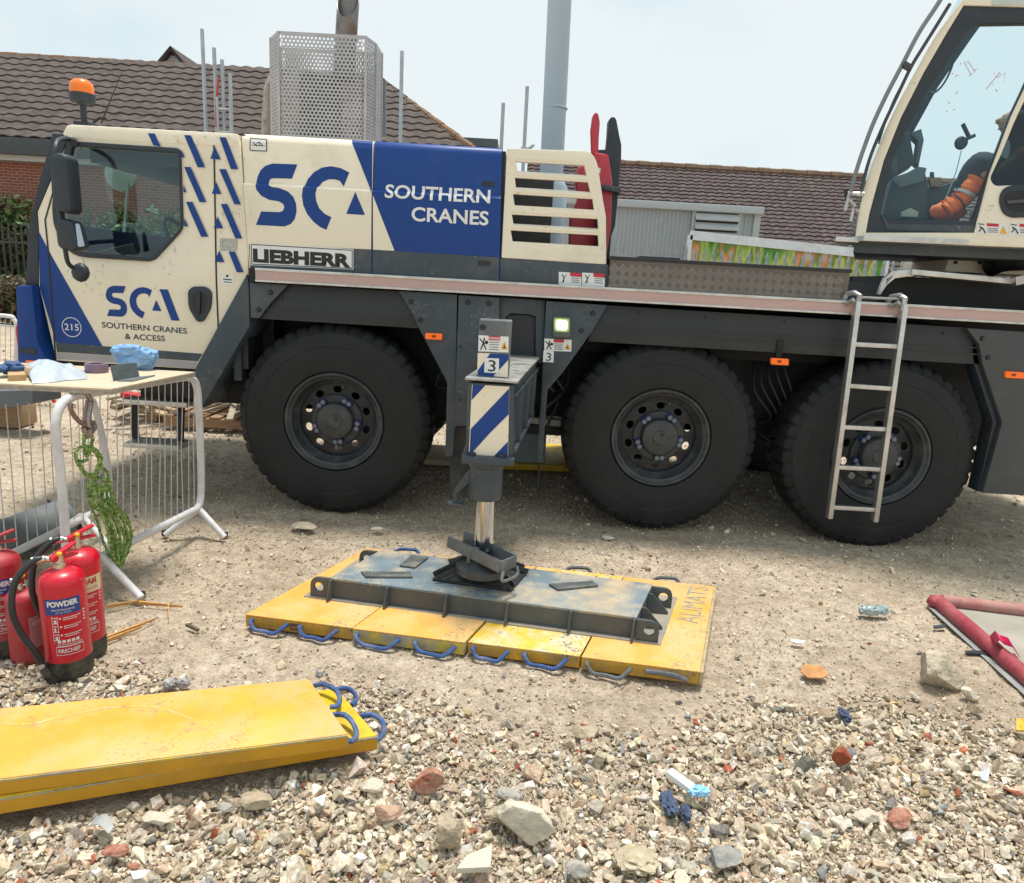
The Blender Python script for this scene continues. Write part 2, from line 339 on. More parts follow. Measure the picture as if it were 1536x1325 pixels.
redbrick = brick_mat('red_brick', (.30, .085, .05), (.22, .065, .045), (.3, .25, .21), 1.)
tile_m = mat('brown_concrete_tile', (.068, .048, .042), .85, var=.4, sc=5, bump=.2, bsc=40, dirt=(.15, .12, .10), dsc=2.6, dth=.54, dmix=.6)
tile_m2 = mat('purple_brown_tile', (.062, .040, .038), .85, var=.45, sc=7, bump=.2, bsc=40, dirt=(.20, .16, .145), dsc=7, dth=.56, dmix=.5)
ridge_m = mat('lichened_ridge_tile', (.26, .13, .06), .9, var=.5, sc=3, bump=.3, bsc=30, dirt=(.12, .10, .09), dsc=3, dth=.5, dmix=.7)
gutter_m = mat('dark_gutter', (.05, .055, .062), .5, var=.15)
soffit_m = mat('pale_soffit', (.42, .40, .38), .6, var=.08)

# left brick building ---------------------------------------------------------
EY, RY = 19.5, 23.5
eave = P(0, 205, EY).z; rz0 = P(0, 80, RY).z; rz1 = P(400, 112, RY).z
rx1 = P(566, 128, RY).x; HX = P(690, 215, EY).x+.75
bl_ = root('brick_house', 'red brick building with long brown tiled hipped roof behind the cab', 'building', (-9, EY, 0))
XL = -30.
part('roof', tile_roof((XL, EY, eave), (HX, EY, eave), (XL, RY, rz0), (rx1, RY, rz1), 13, .40, .040, .033), tile_m, bl_, smooth=25)
part('roof', MB().hexa([(rx1, RY, rz1), (HX, EY, eave), (HX, 2*RY-EY, eave)], [(rx1-.1, RY, rz1-.05), (HX-.3, EY+.2, eave-.1), (HX-.3, 2*RY-EY-.2, eave-.1)]), tile_m, bl_, label='hip end of the tiled roof')
part('roof', MB().hexa([(XL, RY, rz0), (rx1, RY, rz1), (HX, 2*RY-EY, eave), (XL, 2*RY-EY, eave)], [(XL, RY, rz0-.1), (rx1, RY, rz1-.1), (HX, 2*RY-EY, eave-.1), (XL, 2*RY-EY, eave-.1)]), tile_m, bl_, label='rear slope of the tiled roof')
mb = MB(); a = Vector((XL, RY, rz0+.02)); b = Vector((rx1, RY, rz1+.02)); nn = 70
for i in range(nn):
    p = a.lerp(b, i/nn); q = a.lerp(b, (i+.97)/nn); mb.tube([p, q], .12+.01*(i % 2), 8)
part('ridge', mb, ridge_m, bl_)
mb = MB(); a = Vector((rx1, RY, rz1+.04)); b = Vector((HX, EY, eave+.08))
for i in range(16): mb.tube([a.lerp(b, i/16), a.lerp(b, (i+.96)/16)], .10+.012*(i % 2), 8)
part('ridge', mb, ridge_m, bl_, label='hip ridge running down to the eave')
part('gutter', MB().bx(XL, HX+.1, EY-.14, EY+.02, eave-.42, eave-.02), gutter_m, bl_, bevel=.02)
part('soffit', MB().bx(XL, HX, EY+.02, EY+.5, eave-.56, eave-.42), soffit_m, bl_)
part('wall', MB().bx(XL, HX-.4, EY+.35, 2*RY-EY-.35, -.1, eave-.42), redbrick, bl_)
gA = P(262, 80, 25.5); gB = P(234, 101, 25.5); gC = P(288, 105, 25.5)
mb = MB(); w0 = gC.x-gA.x
for sgn in (-1, 1): mb.hexa([(gA.x, 25.2, gA.z), (gA.x+sgn*w0*1.15, 25.2, gB.z-.25), (gA.x+sgn*w0*1.15, 27.5, gB.z-.25), (gA.x, 27.5, gA.z)], [(gA.x, 25.2, gA.z+.14), (gA.x+sgn*w0*1.2, 25.2, gB.z-.12), (gA.x+sgn*w0*1.2, 27.5, gB.z-.12), (gA.x, 27.5, gA.z+.14)])
gab = root('roof_gable', 'small dark pitched gable peeping over the brown ridge above the cab', 'gable', (gA.x, 25.5, gB.z-.4))
part('roof', mb, tile_m, gab)
part('wall', MB().plate([[(gA.x-w0*.95, gB.z-.4), (gA.x+w0*.95, gB.z-.4), (gA.x, gA.z-.1)]], 25.6, 27), mat('gable_board', (.33, .33, .34), .7), gab)
part('bargeboard', MB().bar((gA.x-w0*1.0, 25.45, gB.z-.28), (gA.x, 25.45, gA.z-.12), .06, .16).bar((gA.x+w0*1.0, 25.43, gB.z-.28), (gA.x, 25.43, gA.z-.12), .06, .16), mat('pale_board', (.5, .52, .55), .6), gab)
q = P(700, 212, 26)
fb = root('flat_roof_block', 'low dark grey flat roofed block beyond the hipped roof end', 'building', (q.x, 27, 0))
part('wall', MB().bx(q.x-2, q.x+.9, 26.2, 29, 0, q.z-.15), gutter_m, fb); part('roof', MB().bx(q.x-2.2, q.x+1.05, 26, 29.2, q.z-.14, q.z+.12), mat('flat_roof_edge', (.10, .12, .125), .6), fb)

# right building --------------------------------------------------------------
EY2, RY2 = 22., 26.5
z_r = P(930, 243, RY2).z; z_r2 = P(1272, 270, RY2).z; x0 = P(835, 236, RY2).x-1.0
br_ = root('brick_house', 'building with purple brown tiled roof and rusty ridge behind the grey shed', 'building', (8, EY2, 0))
z_e = 2.55
part('roof', tile_roof((x0, EY2, z_e), (30, EY2, z_e), (x0, RY2, (z_r+z_r2)/2), (30, RY2, (z_r+z_r2)/2), 24, .30, .028, .034), tile_m2, br_, smooth=25)
zr = (z_r+z_r2)/2
part('roof', MB().hexa([(x0, RY2, zr), (30, RY2, zr), (30, 31, z_e), (x0, 31, z_e)], [(x0, RY2, zr-.1), (30, RY2, zr-.1), (30, 31, z_e-.1), (x0, 31, z_e-.1)]), tile_m2, br_, label='rear slope of the purple brown roof')
mb = MB()
for i in range(70): mb.tube([(x0+i*.42, RY2, zr+.02), (x0+i*.42+.41, RY2, zr+.02)], .13+.015*(i % 2), 8)
part('ridge', mb, mat('rusty_ridge_tile', (.16, .095, .055), .9, var=.4, sc=3, dirt=(.14, .10, .08), dsc=4, dth=.5, dmix=.6), br_)
part('gutter', MB().bx(x0, 30, EY2-.14, EY2+.02, z_e-.15, z_e), gutter_m, br_)
part('wall', MB().bx(x0+.4, 30, EY2+.35, 30.6, -.1, z_e-.05), redbrick, br_)
part('wall', MB().hexa([(x0+.42, EY2+.3, z_e), (x0+.42, 30.7, z_e), (x0+.42, RY2, zr-.12)], [(x0+.6, EY2+.3, z_e), (x0+.6, 30.7, z_e), (x0+.6, RY2, zr-.12)]), redbrick, br_, label='gable end wall')

# grey clad shed ---------------------------------------------------------------
SY = 14.
a = P(927, 297, SY); b = P(1141, 314, SY); zt = (a.z+b.z)/2
sh = root('shed', 'grey ribbed steel shed with louvred vent behind the crane deck', 'shed', (2.5, SY, 0))
sx0, sx1 = .2, P(1135, 340, SY).x
mb = MB().bx(sx0, sx1, SY+.02, SY+3.2, 0, zt-.1)
xx = sx0
while xx < sx1-.05: mb.bx(xx, xx+.035, SY+.008, SY+.021, 0, zt-.12); xx += .075
part('wall', mb, mat('grey_cladding', (.40, .42, .435), .5, var=.08, sc=1.5, dirt=(.25, .24, .22), dsc=3, dth=.6, dmix=.4), sh, smooth=0)
part('roof', MB().bx(sx0-.1, sx1+.07, SY-.12, SY+3.4, zt-.13, zt), mat('shed_fascia', (.45, .47, .48), .5, var=.05), sh, bevel=.015)
part('corner_trim', MB().bx(sx1-.07, sx1+.05, SY-.03, SY+.1, 0, zt-.13), mat('shed_fascia', (.45, .47, .48)), sh)
va = P(1043, 318, SY); vb = P(1104, 356, SY); vz0 = vb.z
vt = part('vent', MB().bx(va.x-.06, vb.x+.06, SY-.05, SY-.006, vz0-.8, va.z+.05), mat('vent_frame', (.40, .42, .43), .5), sh)
mb = MB()
zz = va.z-.02
while zz > vz0-.7: mb.hexa([(va.x, SY-.12, zz-.13), (vb.x, SY-.12, zz-.13), (vb.x, SY-.055, zz-.02), (va.x, SY-.055, zz-.02)], [(va.x, SY-.13, zz-.115), (vb.x, SY-.13, zz-.115), (vb.x, SY-.055, zz), (va.x, SY-.055, zz)]); zz -= .16
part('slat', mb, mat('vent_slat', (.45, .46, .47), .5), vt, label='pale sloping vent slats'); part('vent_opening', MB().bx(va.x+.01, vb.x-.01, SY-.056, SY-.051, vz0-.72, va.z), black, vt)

# palisade fences ---------------------------------------------------------------
def palisade(name, lab, x0, x1, Y, top, pitch, m, wd=.065):
    r_ = root(name, lab, 'fence', ((x0+x1)/2, Y, 0)); n = int((x1-x0)/pitch); first = None
    for i in range(n):
        if first is None:
            mb = MB(); X = x0
            prof = [(-wd/2, .0), (-wd/4, -.028), (0, -.016), (wd/4, -.028), (wd/2, 0)]
            zz = [(0, 1.), (top-.19, 1.), (top-.14, .62), (top-.09, .85), (top, .06)]
            rows = [[(X+px*k, Y+py, z) for px, py in prof] for z, k in zz]
            for q in range(len(rows)-1):
                for j in range(4): mb.hexa([rows[q][j], rows[q][j+1], rows[q+1][j+1], rows[q+1][j]], [(v[0], v[1]+.006, v[2]) for v in (rows[q][j], rows[q][j+1], rows[q+1][j+1], rows[q+1][j])])
            first = part('pale', mb, m, r_, smooth=0)
        else:
            c = first.copy(); COL.objects.link(c); c.parent = r_; c.location.x = i*pitch; c.location.z = random.uniform(-.01, .01)
    for z in (.4, top-.45): part('rail', MB().bx(x0-.1, x1, Y+.008, Y+.055, z-.025, z+.025), m, r_)
    return r_
galv = mat('galvanised_steel', (.42, .45, .47), .45, m=.5, var=.12, sc=6)
palisade('palisade_fence', 'galvanised palisade fence with spiked tops in front of the grey shed', .6, 8.6, 12., 2.34, .145, galv)
palisade('palisade_fence', 'brownish steel palisade fence in front of the hedge left of the cab', -16.5, -7.0, 18., 2.36, .155, mat('weathered_pale', (.085, .075, .07), .7, var=.25), wd=.05)

# hedge and shrubs ---------------------------------------------------------------
def leafmass(name, lab, cat, blobs, n, size, cols, group=None):
    V, F, Cc = [], [], []
    for i in range(n):
        c, d = blobs[rng.integers(len(blobs))]
        u = rng.normal(size=3); u /= np.linalg.norm(u); k = rng.random()**.33
        p = np.array(c)+u*np.array(d)*k*(1+.25*mnoise.noise(Vector(u*2.5)+Vector(c)))
        if p[2] < .05: p[2] = .05+rng.random()*.1
        a = rng.normal(size=3); a /= np.linalg.norm(a); b = np.cross(a, rng.normal(size=3)); b /= np.linalg.norm(b); s = size*(.6+.8*rng.random())
        o = len(V); V += [p-a*s, p+b*s*.45, p+a*s, p-b*s*.45]; F.append((o, o+1, o+2, o+3)); Cc.append(cols[rng.integers(len(cols))])
    me = bpy.data.meshes.new(name); me.from_pydata([tuple(v) for v in V], [], F)
    at = me.color_attributes.new('tint', 'FLOAT_COLOR', 'CORNER')
    at.data.foreach_set('color', np.repeat(np.array([c+(1,) for c in Cc], np.float32), 4, 0).ravel())
    if 'leaves' not in MATS:
        M = bpy.data.materials.new('leaves'); M.use_nodes = True; b = M.node_tree.nodes['Principled BSDF']; v = M.node_tree.nodes.new('ShaderNodeVertexColor'); v.layer_name = 'tint'
        M.node_tree.links.new(v.outputs[0], b.inputs['Base Color']); b.inputs['Roughness'].default_value = .55; b.inputs['Subsurface Weight'].default_value = 0; MATS['leaves'] = M
    me.materials.append(MATS['leaves']); return me
def hedge(lab, X0, X1, Y, top, n, cols, dy=.5):
    r_ = root('hedge', lab, 'hedge', ((X0+X1)/2, Y, 0)); bl = []
    x = X0
    while x < X1:
        hh = top*random.uniform(.85, 1.06); bl.append(((x, Y, hh*.72), (.62, dy, hh*.28))); bl.append(((x+.2, Y, hh*.36), (.7, dy, hh*.42))); x += .5
    me = leafmass('foliage', '', '', bl, n, .085, cols)
    me.transform(Matrix.Translation(-ORG[r_])); o = bpy.data.objects.new('foliage', me); COL.objects.link(o); o.parent = r_
    mb = MB(); x = X0+.2
    while x < X1: mb.tube([(x, Y, 0), (x+random.uniform(-.1, .1), Y, top*.4), (x+random.uniform(-.2, .2), Y+.1, top*.8)], [.04, .03, .012], 6); x += .7
    part('stems', mb, mat('hedge_stem', (.09, .06, .04), .9, var=.3), r_)
GR = [(.05, .10, .022), (.075, .14, .03), (.035, .075, .018), (.10, .16, .045), (.12, .13, .05), (.10, .07, .035)]
hedge('bushy green hedge along the brick wall left of the cab', -17.5, -11.6, 18.9, 2.95, 17000, GR)
hedge('bright green hedge seen through the cab window', -11.6, -5.5, 18.7, 2.8, 17000, GR[:4]+[(.11, .2, .05)])
hedge('brown and green low scrub at the foot of the palisade fence', -16.5, -11.0, 17.3, 1.15, 7000, [(.16, .12, .075), (.12, .085, .05), (.06, .09, .03), (.2, .16, .1)], .35)

# scaffold poles, mast, banner ---------------------------------------------------
GP = 'scaffold poles standing behind the crane'
pole_l = ['tallest scaffold pole, left of the perforated box', 'second scaffold pole from the left, beside the tallest', 'third scaffold pole from the left, with a red tie', 'short faint scaffold pole nearest to the perforated box', 'lone scaffold pole right of the perforated box', 'shorter scaffold pole above the blue engine cover', 'scaffold pole with a clamp just left of the pale grey mast']
for (xa, ya, xb, yb), lb in zip([(303, 44, 311, 198), (321, 72, 327, 198), (333, 90, 337, 198), (345, 110, 347, 198), (603, 77, 601, 205), (755, 155, 752, 220), (791, 130, 788, 220)], pole_l):
    t = P(xa, ya, 10); b = P(xb, yb, 10); X = (t.x+b.x)/2
    r_ = root('scaffold_pole', lb, 'pole', (X, 10, 0), GP)
    part('tube', MB().tube([(X-(t.x-X)*.5, 10, -.02), (t.x, 10, t.z)], .024, 10), galv, r_); part('base_plate', MB().bx(X-.09, X+.09, 9.91, 10.09, -.03, .012), galv, r_)
    if 'red tie' in lb: part('tie', MB().tube([(X-.03, 9.95, 4.0), (X-.07, 9.95, 3.75), (X-.09, 9.96, 3.4)], .012, 6), redp, r_)
    if 'clamp' in lb: part('clamp', MB().box((X, 9.97, t.z-.78), (.1, .08, .08)).tube([(X-.16, 9.98, t.z-.9), (X+.02, 9.96, t.z-.78), (X+.12, 9.96, t.z-.7)], .02, 8), galv, r_, bevel=.008)
a = P(326, 160, 9.9); b = P(345, 160, 9.9); r_ = root('ladder', 'thin grey pole ladder among the scaffold poles behind the cab', 'ladder', ((a.x+b.x)/2, 9.9, 0))
for X in (a.x, b.x): part('stile', MB().tube([(X, 9.9, 0), (X, 9.9, 3.75)], .016, 8), galv, r_)
for i in range(13): part('rung', MB().tube([(a.x, 9.9, .25+i*.28), (b.x, 9.9, .25+i*.28)], .012, 6), galv, r_)
MY = 6.7; t = P(839.5, 0, MY); b = P(829, 222, MY); sl_ = (t.x-b.x)/(t.z-b.z)
mast = root('steel_mast', 'tall pale grey tapered steel mast rising behind the louvred cover', 'mast', (b.x, MY, 0)); rr = (P(846, 222, MY)-P(811, 222, MY)).length/2
mm = mat('pale_grey_mast', (.42, .49, .54), .45, var=.05, sc=1.5)
part('pole', MB().tube([(b.x-sl_*(b.z-1.2), MY, 1.2), (b.x, MY, b.z), (t.x, MY, t.z), (t.x+sl_*3, MY, t.z+3)], [rr, rr, rr*.98, rr*.93], 28), mm, mast)
q = P(833, 163, MY); part('seam', MB().lathe([(-.008, rr+.001), (-.004, rr+.004), (.004, rr+.004), (.008, rr+.001)], (q.x, MY, q.z), n=28), mm, mast)
part('foot', MB().bx(b.x-.35, b.x+.1, MY-.3, MY+.3, 0, 1.25), mm, mast, bevel=.02)
bt = P(829, 290, MY); part('collar', MB().lathe([(-.3, rr*1.25), (.05, rr*1.25), (.11, rr*.9)], (bt.x, MY, bt.z), n=24), mm, mast)

BY = 13.0
cs = [P(1035, 353, BY), P(1330, 384, BY), P(1330, 406, BY), P(1035, 392, BY)]
ban = root('banner', 'white framed banner with blurred green, yellow and orange picture behind the fence', 'banner', ((cs[0].x+cs[1].x)/2, BY, 0))
M = bpy.data.materials.new('banner_picture'); M.use_nodes = True; t_ = M.node_tree; b_ = t_.nodes['Principled BSDF']
tcn = t_.nodes.new('ShaderNodeTexCoord'); mpn = t_.nodes.new('ShaderNodeMapping'); mpn.inputs['Scale'].default_value = (1.5, 1, .5); no = t_.nodes.new('ShaderNodeTexNoise'); no.inputs['Scale'].default_value = 2.2; no.inputs['Detail'].default_value = 3
rp = t_.nodes.new('ShaderNodeValToRGB'); rp.color_ramp.elements.remove(rp.color_ramp.elements[0]); e0 = rp.color_ramp.elements[0]; e0.position = .28; e0.color = (.02, .06, .01, 1)
for ps, c in ((.38, (.06, .22, .03)), (.45, (.22, .42, .06)), (.52, (.62, .60, .14)), (.57, (.10, .26, .05)), (.63, (.72, .26, .06)), (.69, (.55, .58, .5)), (.76, (.03, .08, .02))):
    e = rp.color_ramp.elements.new(ps); e.color = c+(1,)
t_.links.new(tcn.outputs['Object'], mpn.inputs[0]); t_.links.new(mpn.outputs[0], no.inputs['Vector']); t_.links.new(no.outputs[0], rp.inputs[0]); t_.links.new(rp.outputs[0], b_.inputs['Base Color'])
dn = Vector((0, 0, -1.2)); c2 = [cs[0], cs[1], cs[1]+dn*.75, cs[0]+dn]
part('picture', MB().hexa(c2, [v+Vector((0, .04, 0)) for v in c2]), M, ban)
mb = MB()
for i in range(4): mb.bar(c2[i]-Vector((0, .01, 0)), c2[(i+1) % 4]-Vector((0, .01, 0)), (.15 if i == 0 else .08), .09, up=(0, 1, 0))
part('frame', mb, mat('banner_frame', (.75, .76, .76), .5), ban)
for X in (cs[0].x+.2, cs[1].x-.2): part('post', MB().bx(X-.03, X+.03, BY+.045, BY+.1, 0, 2.2), galv, ban)
# ================================================================== MOBILE CRANE
crane = root('mobile_crane', 'cream, blue and grey mobile crane on big black tyres parked across the yard', 'crane', (.5, 6., 0))
ORGC = ORG[crane]
def dec(parent, name, loops, m, Y=YT, Yf=None, off=.002, zs=(), label=None):
    mb = MB()
    for pts in loops:
        me = curve_mesh([XZ(pts, Y)], 0); mb.add(me, Matrix(((1, 0, 0, 0), (0, 0, -1, 0), (0, 1, 0, 0), (0, 0, 0, 1)))); bpy.data.meshes.remove(me)
    for z in zs:
        bmesh.ops.bisect_plane(mb.bm, geom=list(mb.bm.verts)+list(mb.bm.edges)+list(mb.bm.faces), plane_co=(0, 0, z), plane_no=(0, 0, 1))
    for v in mb.bm.verts: v.co.y = (Yf(v.co.z) if Yf else Y)-off
    return part(name, mb, m, parent, label, smooth=0)
def strip(pts, w):          # pixel polyline -> polygon of width w px
    a, b = [], []
    for i, p in enumerate(pts):
        q0 = Vector(pts[max(0, i-1)]); q1 = Vector(pts[min(len(pts)-1, i+1)]); d = (q1-q0).normalized(); n = Vector((-d.y, d.x))*w/2
        a.append(tuple(Vector(p)+n)); b.append(tuple(Vector(p)-n))
    return a+b[::-1]
def ring(pts, w): return [strip([pts[i], pts[(i+1) % len(pts)]], w) for i in range(len(pts))]
def pl(parent, name, loops, m, y0, y1, bev=.004, Y=YT, label=None): return part(name, MB().plate([XZ(l, Y) for l in loops], y0, y1, bev), m, parent, label)

# ---------------------------------------------------------------- carrier cab
z_1 = lambda p: Z1(p, 3.68, 0, 60)
z_5 = lambda p: Z1(p, 3.155, 0, 380)
cab_out = [(104.6, 203), (98, 199), (101, 190), (354, 203), (359, 212), (372, 378), (372, 412), (293, 554), (84, 541), (58, 428), (58, 345), (56, 318)]
win_in = round_poly([(110, 220), (268, 230), (272, 343), (229, 387), (113, 377), (97, 340), (93, 310)], [4, 6, 10, 8, 20, 10, 10])
win_out = round_poly([(104, 212), (272, 223), (276, 344), (231, 393), (106, 385), (82, 340), (79, 305)], [4, 8, 10, 10, 30, 12, 12])
cab = pl(crane, 'driver_cab', [cab_out, win_in], cream, 4.82, 4.87, .006)
def cabX(a, b): return P(a, b, YT)
part('far_side', MB().plate([XZ(cab_out), XZ(win_in)], 7.05, 7.10), cream, cab)
r0 = P(94, 201, YT); r1 = P(357, 216, YT); zt0 = P(101, 189, YT).z; zt1 = P(354, 203, YT).z
part('roof', MB().hexa([(r0.x-.02, 4.812, zt0-.075), (r1.x+.005, 4.812, zt1-.075), (r1.x+.005, 7.12, zt1-.075), (r0.x-.02, 7.12, zt0-.075)], [(r0.x+.03, 4.818, zt0+.012), (r1.x, 4.818, zt1+.012), (r1.x, 7.08, zt1+.012), (r0.x+.03, 7.08, zt0+.012)]), cream, cab, bevel=.022)
part('lining', MB().bx(r0.x+.12, r1.x-.03, 4.9, 7.02, zt0-.20, zt0-.09), black, cab)
b0 = P(104, 201, YT); b1 = P(58, 345, YT); b2 = P(58, 428, YT)
part('rear_wall', MB().bx(P(362, 300, YT).x-.10, P(362, 300, YT).x-.05, 4.872, 7.04, .9, zt1-.08), slate_d, cab)
part('floor', MB().bx(b2.x, r1.x, 4.9, 7.04, .98, 1.22), black, cab)
pill = pl(crane, 'windscreen_pillar', [[(79, 200), (104.6, 202), (56, 317), (58, 345), (58, 428), (38, 428), (41, 386), (45, 332), (56, 285)]], slate_d, 4.815, 4.95, .006)
part('far_pillar', MB().plate([XZ([(79, 200), (104.6, 202), (56, 317), (58, 428), (38, 428), (45, 332), (56, 285)])], 6.95, 7.09), slate_d, pill)
w0 = P(80, 202, YT); w1 = P(47, 332, YT); w2 = P(40, 428, YT)
part('windscreen', MB().hexa([(w0.x, 4.96, w0.z), (w0.x, 6.94, w0.z), (w1.x, 6.94, w1.z), (w1.x, 4.96, w1.z)], [(w0.x-.008, 4.96, w0.z), (w0.x-.008, 6.94, w0.z), (w1.x-.008, 6.94, w1.z), (w1.x-.008, 4.96, w1.z)]), glass('windscreen_glass', (.90, .94, .93), .03, graz=.25), pill)
part('lower_front', MB().hexa([(w1.x, 4.9, w1.z), (w1.x, 7.0, w1.z), (w2.x, 7.0, w2.z), (w2.x, 4.9, w2.z)], [(w1.x+.05, 4.9, w1.z), (w1.x+.05, 7.0, w1.z), (w2.x+.05, 7.0, w2.z), (w2.x+.05, 4.9, w2.z)]), blue, pill)
win = pl(crane, 'door_window', [win_out, win_in], slate_d, 4.805, 4.845, .005)
part('pane', MB().plate([XZ(win_in)], 4.826, 4.832), glass('tinted_glass', (.86, .92, .90), .045), win)
part('far_pane', MB().plate([XZ(win_in)], 7.07, 7.076), MATS['tinted_glass'], win)
# inside
seat = part('cab_seat', MB().box((-2.3, 5.6, 1.55), (.5, .5, .14)).box((-2.03, 5.6, 1.85), (.14, .5, .62), Matrix.Rotation(rad(10), 3, 'Y')).box((-2.0, 5.6, 2.24), (.1, .3, .18)), black, crane, bevel=.03)
dash = part('dashboard', MB().hexa([(b1.x+.1, 4.95, 1.3), (-2.42, 4.95, 1.3), (-2.42, 7.0, 1.3), (b1.x+.1, 7.0, 1.3)], [(b1.x+.1, 4.95, 1.66), (-2.6, 4.95, 1.78), (-2.6, 7.0, 1.78), (b1.x+.1, 7.0, 1.66)]), black, crane, bevel=.03)
R_ = Matrix.Rotation(rad(55), 3, 'Y')
part('steering_wheel', MB().tube([Vector((-2.56, 5.65, 1.80))+R_ @ Vector((.22*math.cos(a), .22*math.sin(a), 0)) for a in [k*2*math.pi/28 for k in range(28)]], .017, 8, closed=True).bar((-2.56, 5.43, 1.8), (-2.56, 5.87, 1.8), .03, .02), black, dash)
part('cab_disc', MB().lathe([(0, .13), (.012, .135), (.02, .13)], P(180, 262, 6.3), 'Y', 28).tube([P(192, 275, 6.3), P(188, 330, 6.25), P(186, 352, 6.2)], .012, 6), mat('translucent_green_grey', (.28, .34, .30), .4), crane)  # thin round green-grey disc on a stem inside the cab
# door gaps, blue nose, strips
dec(cab, 'panel_gap', [strip(z_1([(385, 521), (1182, 573)]), 2.4), strip(z_1([(1182, 573), (1195, 1320)])+[(328, 500)], 2.4), strip([(104, 205), (68, 330), (73, 380), (84, 541)], 2.4)], blk, off=.0035)
dec(cab, 'blue_nose', [[(58, 347), (76, 381), (157, 525), (84, 513.5), (60, 432)]], blue)
dec(cab, 'grey_sill', [[(84, 514), (304, 531), (297, 542), (86, 528)]], slate, off=.0025)
dec(cab, 'pale_sill_strip', [[(86, 529), (296, 543), (291, 553), (87, 538.5)]], tape_grey, off=.0025)
bump = pl(crane, 'front_bumper', [round_poly([(33, 428), (57, 428), (66, 513), (84, 549), (36, 549)], [6, 4, 10, 2, 4])], blue, 4.755, 5.1, .012)
part('bumper_beam', MB().plate([XZ([(34, 432), (56, 432), (64, 513), (66, 545), (37, 545)])], 5.1, 7.1), blue, bump)
part('marker_light', MB().plate([XZ(round_poly([(49, 539), (69, 540), (69, 547), (49, 546)], 2))], 4.745, 4.756, .002), emit('amber_lens', (.85, .16, .01), .25), bump)
part('grille', MB().plate([XZ([(40, 520), (64, 522), (64, 530), (40, 528)])], 4.75, 4.756), slate_d, bump)
pl(crane, 'cab_brace', [[(371.5, 412), (374.5, 424), (376, 489), (304, 612), (292.5, 568), (293.5, 554)]], slate, 4.80, 5.2, .006)
pl(crane, 'cab_underside', [[(84, 542), (293, 555), (300, 590), (288, 600), (100, 572)]], chassis, 4.87, 7.0, 0)
st = part('access_step', MB().bar(P(190, 600, 4.95), P(287, 606, 4.95), .14, .035), alu, crane, bevel=.004); part('access_step', MB().bar(P(197, 663, 4.9), P(278, 668, 4.9), .2, .035), alu, crane, bevel=.004)
for a, b in (((201, 604), (204, 662)), ((272, 608), (270, 667))): part('step_bracket', MB().bar(P(*a, 4.97), P(*b, 4.93), .045, .02, up=(0, 1, 0)), chassis, st)
# chevrons
CH = [[(815, 505), (855, 505), (890, 590), (850, 583)], [(1020, 527), (1057, 529), (1135, 705), (1095, 705)], [(1214, 538), (1250, 540), (1318, 715), (1278, 715)], [(1020, 703), (1055, 703), (1142, 897), (1105, 897)], [(1213, 715), (1250, 715), (1333, 910), (1297, 908)], [(1030, 895), (1065, 895), (1152, 1087), (1113, 1087)], [(1222, 907), (1258, 907), (1340, 1098), (1302, 1096)], [(1265, 1170), (1300, 1170), (1347, 1283), (1310, 1283)],
      [(1003, 607), (1024, 650), (1003, 650)], [(1188, 590), (1222, 662), (1165, 657)], [(1016, 800), (1032, 842), (1016, 842)], [(1196, 785), (1225, 852), (1173, 850)], [(1020, 985), (1042, 1030), (1020, 1030)], [(1203, 975), (1235, 1042), (1183, 1040)], [(1213, 1163), (1242, 1228), (1188, 1225)]]
dec(cab, 'chevron_pattern', [z_1(c) for c in CH[1:]], blue, off=.0095)
dec(cab, 'chevron_on_door_top', [z_1([(820, 517), (858, 519), (890, 590), (850, 583)])], blue, off=.0095)
# logo
S_ = [(355, 922), (215, 917), (175, 930), (148, 955), (132, 990), (125, 1025), (133, 1068), (160, 1102), (205, 1125), (258, 1133), (283, 1148), (290, 1168), (280, 1188), (262, 1194), (160, 1190), (130, 1265), (290, 1274), (325, 1260), (348, 1232), (358, 1190), (355, 1145), (340, 1108), (310, 1078), (265, 1060), (218, 1053), (199, 1040), (195, 1022), (203, 1005), (222, 1000), (325, 1003)]
C_ = [(648, 968), (600, 943), (545, 932), (495, 940), (450, 965), (415, 1005), (395, 1052), (388, 1100), (396, 1155), (418, 1205), (455, 1250), (490, 1277), (525, 1293), (553, 1222), (515, 1203), (485, 1172), (468, 1130), (464, 1092), (474, 1052), (498, 1022), (530, 1007), (565, 1006), (595, 1015), (617, 1047)]
T_ = [(688, 1080), (742, 1210), (637, 1203)]
z_2 = lambda p: Z1(p, 3.746, 350, 0)
big = [XZ(z_2(q)) for q in (S_, C_, T_)]
bx0 = min(p[0] for p in big[0]); bz0 = min(p[1] for p in big[0])
o5 = P(*z_5([(507, 297)])[0], YT)
k5 = (P(*z_5([(768, 277)])[0], YT).x-P(*z_5([(505, 230)])[0], YT).x)/(max(p[0] for p in big[2])-bx0)
mb = MB()
for lp in big:
    me = curve_mesh([[(o5.x+(a-bx0)*k5, o5.z+(b-bz0)*k5) for a, b in lp]], 0); mb.add(me, Matrix(((1, 0, 0, 0), (0, 0, -1, YT-.0022), (0, 1, 0, 0), (0, 0, 0, 1))))
me = curve_mesh([XZ(z_5([(755, 170), (795, 172), (851, 320), (812, 318)]))], 0); mb.add(me, Matrix(((1, 0, 0, 0), (0, 0, -1, YT-.0022), (0, 1, 0, 0), (0, 0, 0, 1))))
part('company_logo', mb, blue, cab, smooth=0)
YL = YT-.0022
txt_px(cab, 'lettering', 'SOUTHERN CRANES', *z_5([(483, 352), (885, 382)]), 8.6, dtext, YL, .012)
txt_px(cab, 'lettering', '& ACCESS', *z_5([(592, 407), (781, 418)]), 8.6, dtext, YL, .012)
c215 = P(107.5, 491, YL); rr = 14.6/224
